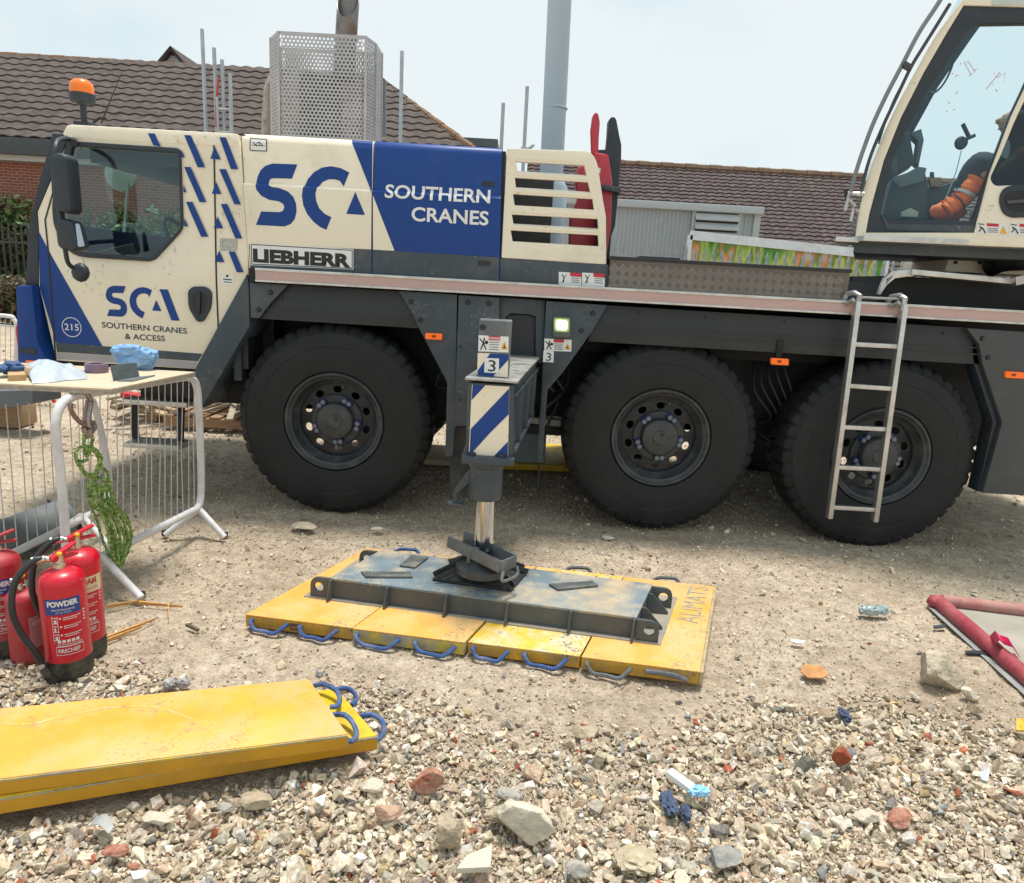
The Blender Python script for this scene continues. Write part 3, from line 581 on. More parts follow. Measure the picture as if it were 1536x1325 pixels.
part('number_badge', txt_bm('215', flat((c215.x-.048, YL-.001, c215.z-.021), (c215.x+.048, YL-.001, c215.z-.021), (c215.x-.048, YL-.001, c215.z+.022)), .005).add(curve_mesh([[(rr*math.cos(a*math.pi/24), rr*math.sin(a*math.pi/24)) for a in range(48)], [(rr*.93*math.cos(a*math.pi/24), rr*.93*math.sin(a*math.pi/24)) for a in range(48)]], 0), Matrix(((1, 0, 0, c215.x), (0, 0, -1, YL-.001), (0, 1, 0, c215.z), (0, 0, 0, 1)))), white, cab, smooth=0)
hd = pl(crane, 'door_handle', [round_poly([(283, 437), (290, 430), (310, 430), (319, 438), (318, 462), (306, 483), (297, 483), (284, 462)], 9)], slate_d, 4.80, 4.825, .006)
part('grip', MB().plate([XZ(round_poly([(296, 437), (304, 437), (303, 470), (298, 470)], 4))], 4.785, 4.802, .004), black, hd)
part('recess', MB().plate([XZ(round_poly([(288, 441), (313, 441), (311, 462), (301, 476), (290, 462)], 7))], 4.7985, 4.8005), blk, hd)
def plaque(parent, name, pts, m, Y, off=.003, Yf=None, lines=0, hdr=None, label=None):
    return dec(parent, name, [pts], m, Y=Y, off=off, Yf=Yf, label=label)
dec(cab, 'rating_plate', [z_1([(1215, 1095), (1312, 1100), (1310, 1167), (1215, 1163)])], mat('plate_metal', (.42, .42, .38), .4, m=.5, var=.3, sc=90), off=.0035)
sq = z_1([(1220, 1293), (1293, 1297), (1290, 1355), (1222, 1350)])
dec(cab, 'small_notice', [sq], white, off=.0035); dec(cab, 'small_notice_print', [strip([(335, 419), (348, 420)], 1.6), strip([(336, 423), (348, 424)], 1.2), [(339.5, 412.5), (343, 412.7), (343, 416), (339.5, 416)]], blk, off=.0045)
# mirrors
def rbox(px, Yc, d, bev=.02):   # rounded box from pixel outline
    return MB().plate([XZ(round_poly(px, 9), Yc)], Yc-d/2, Yc+d/2, bev)
mir = part('door_mirror', rbox([(82, 236), (96, 230), (110, 236), (117, 316), (112, 322), (93, 318), (86, 300)], 4.50, .14, .03), slate_d, crane)
part('mirror_housing', rbox([(90, 333), (100, 328), (118, 332), (128, 372), (120, 378), (95, 374)], 4.52, .14, .03), slate_d, mir)
part('mirror_arm', MB().tube(smooth_line([P(111, 211, 4.82), P(97, 208, 4.72), P(85, 214, 4.55), P(83, 240, 4.5), P(90, 320, 4.5), P(98, 375, 4.5), P(103, 396, 4.55), P(116, 405, 4.6)], 6), .014, 8), slate_d, mir)
part('mirror_bracket', MB().tube([P(100, 352, 4.5), P(112, 360, 4.7), P(122, 366, 4.82)], .014, 8).tube([P(111, 211, 4.84), P(109, 214, 4.78)], .024, 8), slate_d, mir)
part('kerb_mirror', MB().blob(P(121, 409, 4.6), (.055, .04, .06), 2, .05), slate_d, mir)
part('mirror_glass', MB().plate([XZ(round_poly([(113, 335), (119, 336), (127, 369), (117, 371)], 3), 4.44)], 4.44, 4.446), glass('mirror_glass', (.05, .05, .05), .5), mir)
# beacon
bc = P(126.5, 187, 5.2); bt = P(125, 118, 5.2); hb = bt.z-bc.z
bea = part('beacon', MB().lathe([(0, .02), (hb*.40, .02), (hb*.42, .035), (hb*.46, .04), (hb*.48, .075), (hb*.66, .078), (hb*.68, .07)], bc, n=28).bx(bc.x-.05, bc.x+.05, bc.y-.04, bc.y+.04, bc.z-.03, bc.z+.012), slate_d, crane)
part('amber_lens', MB().lathe([(hb*.66, .073), (hb*.82, .073), (hb*.91, .064), (hb*.97, .042), (hb, .0)], bc, n=28), mat('amber_dome', (.90, .20, .010), .3, var=.08, sc=20), bea)
ant = part('antenna', MB().tube([P(152, 185, 5.4), P(168, 145, 5.4), P(183, 108, 5.4)], [.006, .004, .002], 6).tube([P(140, 184, 5.4), P(150, 177, 5.4), P(160, 179, 5.4)], .009, 6), black, crane)

# ---------------------------------------------------------------- engine covers
ZC = P(462, 281, YT).z; ZTOP = P(558, 209, YT).z; ZB = P(560, 428, YT).z
def Yc(z):
    if z <= ZC-.004: return YT-.004-(z-ZB)*.012
    if z <= ZC+.012: return YT-.010+(z-ZC+.004)/.016*.026
    if z <= ZTOP-.05: return YT+.016+(z-ZC-.012)*.03
    ya = YT+.016+(ZTOP-.05-ZC-.012)*.03
    if z <= ZTOP-.02: return ya+(z-ZTOP+.05)*.35
    return ya+.0105+(z-ZTOP+.02)*1.5
ZS = (ZC-.004, ZC+.012, ZTOP-.05, ZTOP-.02)
def cover(name, x0b, x1b, x0t, x1t, m, lab):
    mb = MB(); zs = [ZB, ZC-.004, ZC+.012, ZTOP-.05, ZTOP-.02, ZTOP]
    k = lambda z: (z-ZB)/(ZTOP-ZB)
    A = [(x0b+(x0t-x0b)*k(z), Yc(z), z) for z in zs]; B = [(x1b+(x1t-x1b)*k(z), Yc(z), z) for z in zs]
    A += [(A[-1][0], 6.9, ZTOP+.01), (x0b, 6.9, ZB)]; B += [(B[-1][0], 6.9, ZTOP+.01), (x1b, 6.9, ZB)]
    mb.hexa(A, B); return part(name, mb, m, crane, lab, bevel=.005)
xl = P(359.5, 199, YT).x; xlb = P(375, 402, YT).x; s1 = P(558.7, 290, YT).x; s2 = P(754, 222, YT).x; s2b = P(750.5, 425, YT).x
ca = cover('engine_cover', xlb, s1-.003, xl, s1-.003, cream, 'cream engine cover with large blue company logo')
cb = cover('engine_cover', s1+.003, s2b-.004, s1+.003, s2-.004, blue, 'blue engine cover with white lettering')
dk = dict(Yf=Yc, zs=ZS)
dec(ca, 'blue_stripe', [[(524.5, 207.6), (557.5, 209.5), (557.5, 290)]], blue, **dk)
dec(cb, 'cream_stripe', [[(560, 293.5), (592, 376.5), (560, 375)]], cream, **dk)
dec(ca, 'grey_band', [[(374, 366.5), (557.5, 374.5), (557.5, 414), (376, 404)]], slate, **dk)
dec(cb, 'grey_band', [[(560, 374.7), (748.5, 386.5), (748.5, 424), (560, 414)]], slate, off=.0025, **dk)
dec(ca, 'company_logo', [z_2(S_), z_2(C_), z_2(T_)], blue, **dk)
def txt_cover(parent, s, bl, br, cap, bold, m=white, off=.004):
    a = P(*bl, YT); b = P(*br, YT); h = P(bl[0]+cap*.055, bl[1]-cap, YT).z-a.z
    mb = txt_bm(s, flat(a, b, a+Vector((0, 0, h))), bold)
    for z in ZS: bmesh.ops.bisect_plane(mb.bm, geom=list(mb.bm.verts)+list(mb.bm.edges)+list(mb.bm.faces), plane_co=(0, 0, z), plane_no=(0, 0, 1))
    for v in mb.bm.verts: v.co.y = Yc(v.co.z)-off
    return part('lettering', mb, m, parent, smooth=0)
txt_cover(cb, 'SOUTHERN', (577.5, 297.5), (735, 306), 21.5, .022); txt_cover(cb, 'CRANES', (617.5, 332), (732.5, 339), 21.5, .022)
lb = [(375.5, 364.5), (530.5, 374), (530.5, 404.5), (376.5, 398)]
dec(ca, 'maker_plate', [lb], white, off=.0032, **dk); dec(ca, 'maker_plate_border', ring([(377.8, 367), (528.8, 375.8), (528.8, 403), (378.4, 396.4)], 1.2), blk, off=.0045, **dk)
txt_cover(ca, 'LIEBHERR', (380.5, 393.6), (526.5, 402), 20.5, .055, blk, .0048)
q_ = z_2([(88, 773), (180, 780), (181, 847), (88, 842)])
dec(ca, 'arrow_notice', [q_], white, off=.003, **dk); dec(ca, 'arrow_notice_print', ring(q_, 1.2)+[strip([(377+i*5, 212+(i % 2)*4), (381+i*5, 216-(i % 2)*4), (384+i*4, 219)], 1.2) for i in range(3)]+[strip([(376, 217), (396, 218)], .9)], blk, off=.0042, **dk)
for pt in ((733, 275), (727, 395)): dec(cb, 'cover_lock', [round_poly([(pt[0]-10, pt[1]-4), (pt[0]+9, pt[1]-3), (pt[0]+9, pt[1]+4.5), (pt[0]-10, pt[1]+3.5)], 2)], black, off=.0035, **dk)
pl(crane, 'engine_cover_edge', [[(359, 199), (364, 200), (378, 402), (371, 412), (371, 378)]], black, 4.86, 5.0, 0)
# louvred cover
z_3 = lambda p: Z1(p, 2.944, 700, 0)
lv_out = round_poly([(760.5, 222.5), (886, 227), (896, 244), (904, 299), (909, 326), (909.5, 397), (752, 387)], [3, 10, 10, 10, 4, 3, 2])
slots = [[(218, 715), (519, 732), (530, 782), (226, 765)], [(213, 786), (535, 806), (547, 855), (219, 838)], [(205, 858), (555, 880), (562, 927), (212, 907)], [(200, 948), (578, 968), (581, 1016), (208, 995)], [(195, 1018), (580, 1040), (582, 1088), (203, 1066)]]
lv = pl(crane, 'engine_cover', [lv_out]+[z_3(s) for s in slots], cream, 4.815, 4.85, .005, label='cream engine cover with five long louvre openings')
mb = MB()
for s in slots:     # slanted lip over each opening
    a, b, c, d = [P(*q, 4.83) for q in z_3(s)]
    mb.hexa([a+Vector((0, -.018, .012)), b+Vector((0, -.018, .012)), b+Vector((0, .02, .02)), a+Vector((0, .02, .02))], [a+Vector((0, -.018, .03)), b+Vector((0, -.018, .03)), b+Vector((0, .01, .045)), a+Vector((0, .01, .045))])
part('louvre_lip', mb, cream, lv, bevel=.004)
pl(lv, 'lower_panel', [[(750.5, 387.5), (913, 397.5), (913.5, 432), (750, 426)]], slate, 4.818, 4.86, .003)
part('radiator', MB().bx(s2+.05, P(828, 300, 5.3).x, 5.15, 6.2, 1.66, ZTOP-.12), mat('radiator_core', (.035, .037, .04), .6, var=.4, sc=40), lv)
part('end_plate', MB().plate([XZ([(895, 250), (904, 300), (911, 330), (911, 430), (902, 430), (902, 330)])], 4.86, 5.6), slate_d, lv)
part('side_frame', MB().bx(s2-.02, s2+.02, 4.87, 6.9, 1.66, ZTOP-.02), black, lv)
for (a, b) in (((838, 410), (872, 428)), ((873, 411), (907, 430))):
    x0_, y0_ = a; x1_, y1_ = b; yy = lambda x: (x-x0_)*.06
    nb = dec(lv, 'warning_notice', [[(x0_, y0_-2), (x1_, y0_+yy(x1_)-2), (x1_, y1_+1), (x0_, y1_-1)]], white, Y=4.818, off=.003)
    dec(lv, 'red_heading', [[(x0_+17, y0_-1), (x1_, y0_+yy(x1_)-2), (x1_, y0_+yy(x1_)+4), (x0_+17, y0_+4.5)]], redp, Y=4.818, off=.0042)
    dec(lv, 'small_print', [strip([(x0_+5, y0_+2), (x0_+8, y0_+6), (x0_+7, y0_+14)], 1.6), strip([(x0_+12, y0_+1), (x0_+4, y0_+15)], .8)]+[strip([(x0_+19, y0_+7+i*3), (x1_-3, y0_+8+i*3)], .9) for i in range(3)], blk, Y=4.818, off=.0042)

# perforated exhaust guard ------------------------------------------------------
perf = mat('perforated_steel', (.47, .44, .43), .42, m=.55, var=.12, sc=8)
def hexsheet(mb, o, u, v, W, H, pitch=.0265, hole=.60):
    o, u, v = Vector(o), Vector(u).normalized(), Vector(v).normalized(); dx = pitch; dy = pitch*.866; R = pitch/math.sqrt(3)
    rows = int((H-.02)/dy); colsn = int((W-.012)/dx)
    for j in range(rows):
        for i in range(colsn-(j % 2)):
            c = o+u*((W-colsn*dx)/2+dx*(i+.5+.5*(j % 2)))+v*((H-rows*dy)/2+dy*(j+.5))
            O = [c+u*R*math.sin(k*math.pi/3)+v*R*math.cos(k*math.pi/3) for k in range(6)]
            I = [c+(q-c)*hole for q in O]
            a = [mb.bm.verts.new(q) for q in O]; b = [mb.bm.verts.new(q) for q in I]
            for k in range(6): mb.bm.faces.new((a[k], a[(k+1) % 6], b[(k+1) % 6], b[k]))
zb, zt = 2.46, 3.185; fx0, fx1 = -1.69, -1.11; Y0 = 5.2
fb_ = part('exhaust_guard', (lambda m_: [hexsheet(m_, (fx0, Y0, zb), (1, 0, 0), (0, 0, 1), fx1-fx0, zt-zb), m_][1])(MB()), perf, crane, label='perforated grey steel exhaust guard', smooth=0)
def side_sheet(x0, y0, x1, y1):
    m_ = MB(); hexsheet(m_, (x0, y0, zb), (x1-x0, y1-y0, 0), (0, 0, 1), math.hypot(x1-x0, y1-y0), zt-zb); return part('guard_side', m_, perf, fb_, smooth=0)
lx, rx = -1.79, -1.072
ss = [side_sheet(fx0, Y0, lx, Y0+.15), side_sheet(fx1, Y0, rx, Y0+.15), side_sheet(lx, Y0+.15, lx, Y0+.36), side_sheet(rx, Y0+.15, rx, Y0+.36), side_sheet(lx, Y0+.36, rx, Y0+.36)]
for o in [fb_]+ss:
    md = o.modifiers.new('thickness', 'SOLIDIFY'); md.thickness = .004
mb = MB()
cor = [(fx0, Y0), (fx1, Y0), (rx, Y0+.15), (rx, Y0+.36), (lx, Y0+.36), (lx, Y0+.15)]
for i in range(6):
    a, b = cor[i], cor[(i+1) % 6]
    for z in (zb, zt-.008): mb.bar((a[0], a[1], z), (b[0], b[1], z), .006, .02)
    mb.bar((a[0], a[1], zb), (a[0], a[1], zt), .016, .016, up=(0, 1, 0))
part('guard_frame', mb, perf, fb_)
mb = MB().lathe([(0, .05), (.02, .145), (.5, .145), (.53, .06)], (-1.46, Y0+.19, zb), n=28)
part('silencer', mb, mat('silencer_steel', (.12, .115, .11), .5, m=.6, var=.4, sc=8), fb_)
p0 = P(519, 60, 5.38); p1 = P(522, 10, 5.38); mb = MB(); rp_ = .073; n = 32; d = (p1-p0).normalized(); e1 = d.cross(Vector((0, 1, 0))).normalized(); e2 = d.cross(e1)
lo_, hi_, hi2, lo2 = [], [], [], []
for k in range(n):
    a = 2*math.pi*k/n; rv = e1*math.cos(a)+e2*math.sin(a); base = p0-d*.25; top = p1+d*(.03+1.6*(rv*rp_).dot(Vector((0, 1, 0))))
    lo_.append(mb.bm.verts.new(base+rv*rp_)); hi_.append(mb.bm.verts.new(top+rv*rp_)); hi2.append(mb.bm.verts.new(top+rv*rp_*.92)); lo2.append(mb.bm.verts.new(base+rv*rp_*.92))
for A_, B_ in ((lo_, hi_), (hi_, hi2), (hi2, lo2)):
    for k in range(n): mb.bm.faces.new((A_[k], A_[(k+1) % n], B_[(k+1) % n], B_[k]))
part('exhaust_pipe', mb, mat('heat_stained_steel', (.24, .22, .21), .4, m=.75, var=.3, sc=5, dirt=(.24, .13, .07), dsc=6, dth=.56, dmix=.6), fb_)
mb = MB()
pts = smooth_line([P(403, 205, 5.62), P(405, 160, 5.62), P(408, 132, 5.62), P(420, 114, 5.64), P(450, 108, 5.66)], 10); mb.tube(pts, [.05+.004*(i % 2) for i in range(len(pts))], 14)
part('intake_hose', mb, mat('pale_hose', (.34, .31, .27), .6, var=.15, dirt=(.12, .10, .09), dsc=14, dth=.5, dmix=.6), fb_)
mb = MB()
for x in (569, 576): mb.bar(P(x, 122, 5.75), P(x, 207, 5.75), .03, .03, up=(0, 1, 0))
mb.bar(P(566, 124, 5.76), P(578, 124, 5.76), .04, .02).tube([P(563, 132, 5.7), P(571, 148, 5.7)], .015, 6)
part('bracket', mb, mat('dull_bracket', (.22, .23, .24), .5, m=.3), fb_)

# ---------------------------------------------------------------- deck, rail, chassis
zr0 = P(640, 437, 4.75).z; zr1 = P(640, 416, 4.75).z
ra = P(383, 411, 4.75).x; rb = 4.6
rail = part('deck_rail', MB().bx(ra, rb, 4.752, 4.80, zr0, zr1).bx(ra, rb, 4.742, 4.752, zr1-.017, zr1).bx(ra, rb, 4.742, 4.752, zr0, zr0+.014), alu, crane, bevel=.002, label='long aluminium deck rail with faded red tape')
part('red_tape', MB().bx(ra+.003, rb, 4.748, 4.7515, zr0+.015, zr1-.018), pink, rail)
part('rail_end', MB().plate([XZ([(373, 402), (383, 402), (384, 423), (374, 423)], 4.76)], 4.76, 4.8), chassis, rail)
part('deck', MB().bx(-1.72, rb, 4.81, 7.2, zr1-.06, zr1+.0), chassis, crane)
part('chassis_frame', MB().bx(-1.7, rb, 5.45, 6.55, .62, zr1-.06).bx(-2.9, -1.7, 5.5, 6.5, .62, 1.0).bx(-.4, .5, 5.3, 6.7, .55, .62), chassis, crane)
for x_, z_ in ((-1.24, .66), (1.02, .66), (2.54, .63)): part('axle', MB().tube([(x_, 5.1, z_), (x_, 6.95, z_)], .09, 12), chassis, crane)
part('inner_arch', MB().bx(-1.85, rb, 5.42, 5.46, .75, zr1-.06).bx(.30, rb, 5.25, 5.5, 1.2, zr1-.06).bx(-1.75, -.5, 5.25, 5.5, 1.36, zr1-.06), chassis, crane)
z_6 = lambda p: Z1(p, 3.155, 330, 380); z_7 = lambda p: Z1(p, 3.155, 640, 380); z_8 = lambda p: Z1(p, 2.945, 1100, 400)
FB = dict(Y=4.80)
def fender(name, loops, m, y0, y1, lab=None, bolts=()):
    f = part(name, MB().plate([XZ(l, 4.80) for l in loops], y0, y1, .003), m, crane, lab)
    if bolts:
        for b in bolts: c = P(*b, 4.8); part('bolt', MB().lathe([(-.012, .012), (-.004, .016), (.0, .016)], (c.x, y0, c.z), 'Y', 12), black, f)
    return f
fender('wheel_arch_panel', [z_6([(140, 138), (320, 150), (240, 235), (185, 308), (145, 305)])], slate, 4.80, 4.83, bolts=z_6([(240, 186), (182, 267)]))
fender('mudguard', [z_6([(318, 148), (848, 180), (915, 295), (945, 358), (185, 312), (240, 235)])], mat('dark_mudguard', (.022, .024, .027), .45, var=.2, sc=4, dirt=(.05, .047, .043), dsc=3, dth=.55, dmix=.5), 4.83, 5.3)
mgm = MATS['dark_mudguard']
fender('wheel_arch_panel', [z_6([(845, 178), (1122, 196), (1112, 820), (1100, 962), (1065, 962), (1075, 612), (940, 352), (912, 292)])], slate, 4.80, 4.84, bolts=z_6([(904, 229), (947, 317)]))
fender('locker_door', [z_7([(152, 198), (345, 210), (343, 330), (335, 820), (130, 815)])], slate, 4.795, 4.84, bolts=z_7([(195, 233), (295, 238)]))
fender('wheel_arch_panel', [z_7([(566, 226), (855, 246), (787, 365), (640, 570), (572, 648), (547, 988), (521, 988), (545, 620)])], slate, 4.80, 4.84, bolts=z_7([(786, 285), (732, 367)]))
fender('mudguard', [[(909, 458), (1452, 492), (1468, 519), (1474, 548), (882, 513), (889, 490)]], mgm, 4.83, 5.25)
for ln in ([(389, 463), (622, 478)], [(893, 488), (1466, 522)], [(890, 497), (1470, 532)], [(387, 470), (626, 487)]):
    a, b = P(*ln[0], 4.83), P(*ln[1], 4.83); part('mudguard_rib', MB().bar(a, b, .012, .010), mgm, crane)
fender('wheel_arch_panel', [z_8([(1030, 272), (1400, 296), (1400, 1018), (1100, 1000), (1186, 688), (1100, 432), (1085, 345)])], mat('warm_slate_paint', (.060, .066, .070), .45, var=.08, sc=2, dirt=(.12, .115, .105), dsc=3, dth=.6, dmix=.5), 4.795, 4.84, bolts=z_8([(1097, 318), (1122, 402)]))
fender('arch_return', [z_8([(1085, 345), (1100, 432), (1186, 688), (1100, 1000), (1092, 1000), (1160, 690), (1072, 420), (1066, 345)])], slate_d, 4.83, 4.95)
# outrigger bay
part('outrigger_bay', MB().bx(P(748, 500, 4.85).x-.02, P(818, 500, 4.85).x, 4.9, 5.2, 1.05, zr0+.02), chassis, crane)
part('bay_plate', MB().plate([XZ(z_7([(345, 208), (560, 224), (556, 520), (515, 520), (515, 300), (485, 290), (400, 285), (375, 300), (372, 520), (343, 520)]), 4.85)], 4.85, 4.9, .003), slate, crane)
part('bay_flap', MB().plate([XZ(round_poly(z_7([(372, 300), (400, 290), (485, 292), (514, 305), (510, 515), (385, 505)]), 4), 4.87)], 4.87, 4.899, .003), black, crane)
wl = part('work_light', MB().plate([XZ(round_poly(z_7([(598, 296), (683, 300), (680, 400), (598, 395)]), 4), 4.79)], 4.77, 4.80, .004), mat('light_housing', (.10, .115, .10), .4), crane)
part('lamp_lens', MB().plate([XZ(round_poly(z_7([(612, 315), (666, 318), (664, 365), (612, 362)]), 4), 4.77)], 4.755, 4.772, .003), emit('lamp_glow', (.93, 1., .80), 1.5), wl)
part('lamp_surround', MB().plate([XZ(round_poly(z_7([(602, 306), (676, 310), (674, 375), (602, 371)]), 4), 4.77)], 4.763, 4.7705, .002), mat('lamp_reflector', (.55, .72, .25), .3), wl)
def notice3(pts, Y, parent, letter=True):
    a, b, c, d = pts; lerp = lambda u, v: tuple((Vector(a)*(1-u)+Vector(b)*u)*(1-v)+(Vector(d)*(1-u)+Vector(c)*u)*v)
    nb = dec(parent, 'warning_notice', [pts], white, Y=Y, off=.002)
    dec(parent, 'red_heading', [[lerp(.34, .0), lerp(.72, .0), lerp(.72, .28), lerp(.34, .28)]], redp, Y=Y, off=.0032)
    dec(parent, 'amber_triangle', [[lerp(.86, .3), lerp(.98, .82), lerp(.74, .82)]], yelp, Y=Y, off=.0032)
    dec(parent, 'small_print', [strip([lerp(.36, .4+.15*i), lerp(.68, .4+.15*i)], .8) for i in range(4)]+[strip([lerp(.04, .2), lerp(.17, .5), lerp(.3, .42)], 1.6), strip([lerp(.2, .15), lerp(.16, .5), lerp(.08, .9)], 1.8), strip([lerp(.17, .5), lerp(.26, .88)], 1.6), [lerp(.22, .3), lerp(.32, .35), lerp(.32, .5), lerp(.24, .55)], [lerp(.86, .5), lerp(.9, .75), lerp(.82, .75)]], blk, Y=Y, off=.0042)
    return nb
ff_ = [o for o in crane.children if o.name.startswith('wheel_arch_panel')]
notice3(z_7([(557, 404), (686, 410), (684, 466), (557, 461)]), 4.80, ff_[2])
nb = dec(ff_[2], 'number_plate', [z_7([(553, 461), (602, 464), (600, 517), (550, 514)])], white, Y=4.80, off=.002)
txt_px(ff_[2], 'number', '3', *z_7([(565, 509), (588, 510)]), 12, blk, 4.7965, .0)
for pts in (z_6([(973, 377), (1053, 381), (1051, 410), (973, 406)]), [(1156, 537), (1182, 538.5), (1182, 548), (1156, 546.5)], [(1507, 557), (1534, 558.5), (1534, 568), (1507, 566.5)]):
    mk = part('marker_light', MB().plate([XZ(round_poly(pts, 2), 4.79)], 4.775, 4.80, .003), emit('orange_lens', (.80, .13, .01), .35), crane)
    cx = (pts[0][0]+pts[1][0])/2; cy = (pts[0][1]+pts[2][1])/2; part('lens_insert', MB().plate([XZ([(cx-3, cy-2), (cx+3, cy-2), (cx+3, cy+2), (cx-3, cy+2)], 4.775)], 4.772, 4.7755), mat('dark_amber', (.30, .04, .01), .3), mk)
part('marker_bracket', MB().bar(P(1156, 542, 4.82), P(1182, 543, 4.82), .05, .05).bx(P(1168, 535, 4.82).x-.02, P(1168, 535, 4.82).x+.02, 4.815, 4.83, P(1168, 543, 4.82).z, P(1168, 510, 4.82).z), chassis, crane)
mb = MB(); pts = [P(672, 640, 4.9), P(700, 640, 4.9), P(702, 722, 4.9), P(676, 752, 4.9)]
mb.hexa(pts, [q+Vector((0, .02, 0)) for q in pts]); part('mud_flap', mb, mat('mud_flap', (.02, .021, .022), .6, var=.3, dirt=(.10, .09, .075), dsc=4, dth=.5, dmix=.6), crane)
part('hanging_cable', MB().tube(smooth_line([P(807, 690, 4.85), P(809, 710, 4.85), P(806, 730, 4.85), P(808, 748, 4.85)], 5), .006, 6), black, crane)
pfm = (mat('pale_fitting', (.32, .31, .29), .5, m=.4))
for m_ in (MB().box((-.3, 5.5, .66), (.25, .2, .2)), MB().box((.32, 5.4, .63), (.2, .12, .12)), MB().bx(-.42, -.32, 5.1, 5.2, .62, .68)): part('valve_block', m_, pfm, crane, bevel=.01)
part('air_pipe', MB().tube([(.1, 5.3, .66), (.5, 5.3, .64)], .03, 8), pfm, crane)
part('far_side_panel', MB().bx(-1.75, 4.5, 7.12, 7.16, .68, zr1-.06), slate, crane)  # unseen far side of the truck, added to cut light under the chassis
part('belly_tank', MB().bx(-.35, .55, 6.5, 7.1, .62, 1.3), chassis, crane)
part('cab_bulkhead', MB().bx(-1.85, -1.75, 5.2, 7.1, .75, 1.5), chassis, crane)

# ---------------------------------------------------------------- wheels
def make_wheel(c):
    prof = [(.03, .338), (.0, .35), (-.010, .40), (-.014, .47), (-.010, .50), (-.013, .505), (-.008, .55), (.004, .590), (.000, .594), (.022, .625), (.040, .642), (.075, .650), (.115, .653), (.20, .655), (.285, .653), (.325, .650), (.36, .642), (.378, .625), (.392, .59), (.404, .52), (.40, .44), (.39, .36), (.37, .338)]
    def mod(i, k, r):
        if 8 <= i <= 12: return r-(.017 if k % 5 == 0 else 0) if i > 8 else r-(.006 if k % 5 == 0 else 0)
        if i in (14, 15, 16, 17): return r-(.024 if (k+2) % 5 == 0 else 0)
        if i == 13: return r-(.02 if k % 10 in (0, 1) else 0)
        return r
    prof = [(h, r if r < .40 else .34+(r-.34)*1.07) for h, r in prof]
    w_ = part('wheel', MB().lathe(prof, c, 'Y', 220, mod, cap=False), rubber, crane, smooth=30)
    part('rim', MB().lathe([(.032, .342), (.004, .342), (-.004, .336), (-.003, .322), (.012, .312), (.020, .298), (.060, .288), (.085, .262), (.12, .258), (.13, .262), (.10, .30), (.05, .325), (.30, .325), (.38, .342), (.385, .330), (.30, .315), (.14, .30)], c, 'Y', 72, cap=False), mat('rim_paint', (.034, .040, .044), .42, var=.15, sc=8, dirt=(.12, .11, .095), dsc=8, dth=.55, dmix=.5), w_)
    holes = [[(.212*math.cos(a)+.027*math.cos(t), .212*math.sin(a)+.027*math.sin(t)) for t in [k*math.pi/8 for k in range(16)]] for a in [(k+.5)*math.pi/5 for k in range(10)]]
    holes = [[(.212*math.cos(a)+.024*math.cos(t)*math.cos(a)-.030*math.sin(t)*math.sin(a), .212*math.sin(a)+.024*math.cos(t)*math.sin(a)+.030*math.sin(t)*math.cos(a)) for t in [k*math.pi/8 for k in range(16)]] for a in [(k+.5)*math.pi/5 for k in range(10)]]
    disc = [(.262*math.cos(k*math.pi/30), .262*math.sin(k*math.pi/30)) for k in range(60)]
    part('wheel_disc', MB().add(curve_mesh([disc]+holes, .014, .002), Matrix(((1, 0, 0, c[0]), (0, 0, -1, c[1]+.115), (0, 1, 0, c[2]), (0, 0, 0, 1)))), black, w_)
    part('hub', MB().lathe([(.11, .178), (.088, .178), (.082, .172), (.080, .13), (.030, .127), (.018, .120), (.014, .105), (.014, .052), (.008, .048), (.008, .0)], c, 'Y', 48), MATS['rim_paint'], w_)
    part('hub_plug', MB().lathe([(.0, .0), (.0, .011), (.009, .012)], (c[0]+.012, c[1], c[2]+.02), 'Y', 6).lathe([(.002, .0), (.002, .006), (.009, .007)], (c[0]-.04, c[1]+.004, c[2]-.03), 'Y', 6), black, w_)
    for k in range(10):
        a = k*2*math.pi/10+.2*(1 if k % 2 else -1)+.1; px, pz = c[0]+.152*math.cos(a), c[2]+.152*math.sin(a)
        part('wheel_nut', MB().lathe([(.045, .016), (.050, .012), (.082, .013)], (px, c[1], pz), 'Y', 6), mat('nut_steel', (.20, .21, .22), .45, m=.5), w_)
    for k in range(5):
        a0 = (2*k)*2*math.pi/10-.2+.1+math.pi*2/10*0; a1 = (2*k-1)*2*math.pi/10+.2+.1
        p, q = Vector((c[0]+.152*math.cos(a0), c[1]+.066, c[2]+.152*math.sin(a0))), Vector((c[0]+.152*math.cos(a1), c[1]+.066, c[2]+.152*math.sin(a1))); md = (p+q)/2
        m2 = MB().bar(p, md, .022, .012, up=(0, 1, 0)).bar(md, q, .022, .012, up=(0, 1, 0))
        for s_ in (p, q): m2.lathe([(-.012, .022), (.008, .024)], s_, 'Y', 10)
        part('nut_indicator', m2, mat('blue_indicator', (.012, .045, .17), .4), w_)
    part('valve', MB().tube([(c[0]+.03, c[1]+.11, c[2]+.21), (c[0]+.05, c[1]+.06, c[2]+.235)], .006, 6), MATS['nut_steel'], w_)
    return w_
WC = [Vector((-1.235, 4.86, .651)), Vector((1.022, 4.86, .664)), Vector((2.545, 4.845, .622))]
w1 = make_wheel(WC[0])
for c in WC[1:]: q = copytree(w1, crane); q.location = c-WC[0]
for c in WC: q = copytree(w1, crane); q.location = c-WC[0]+Vector((.02, 1.95, -.0))

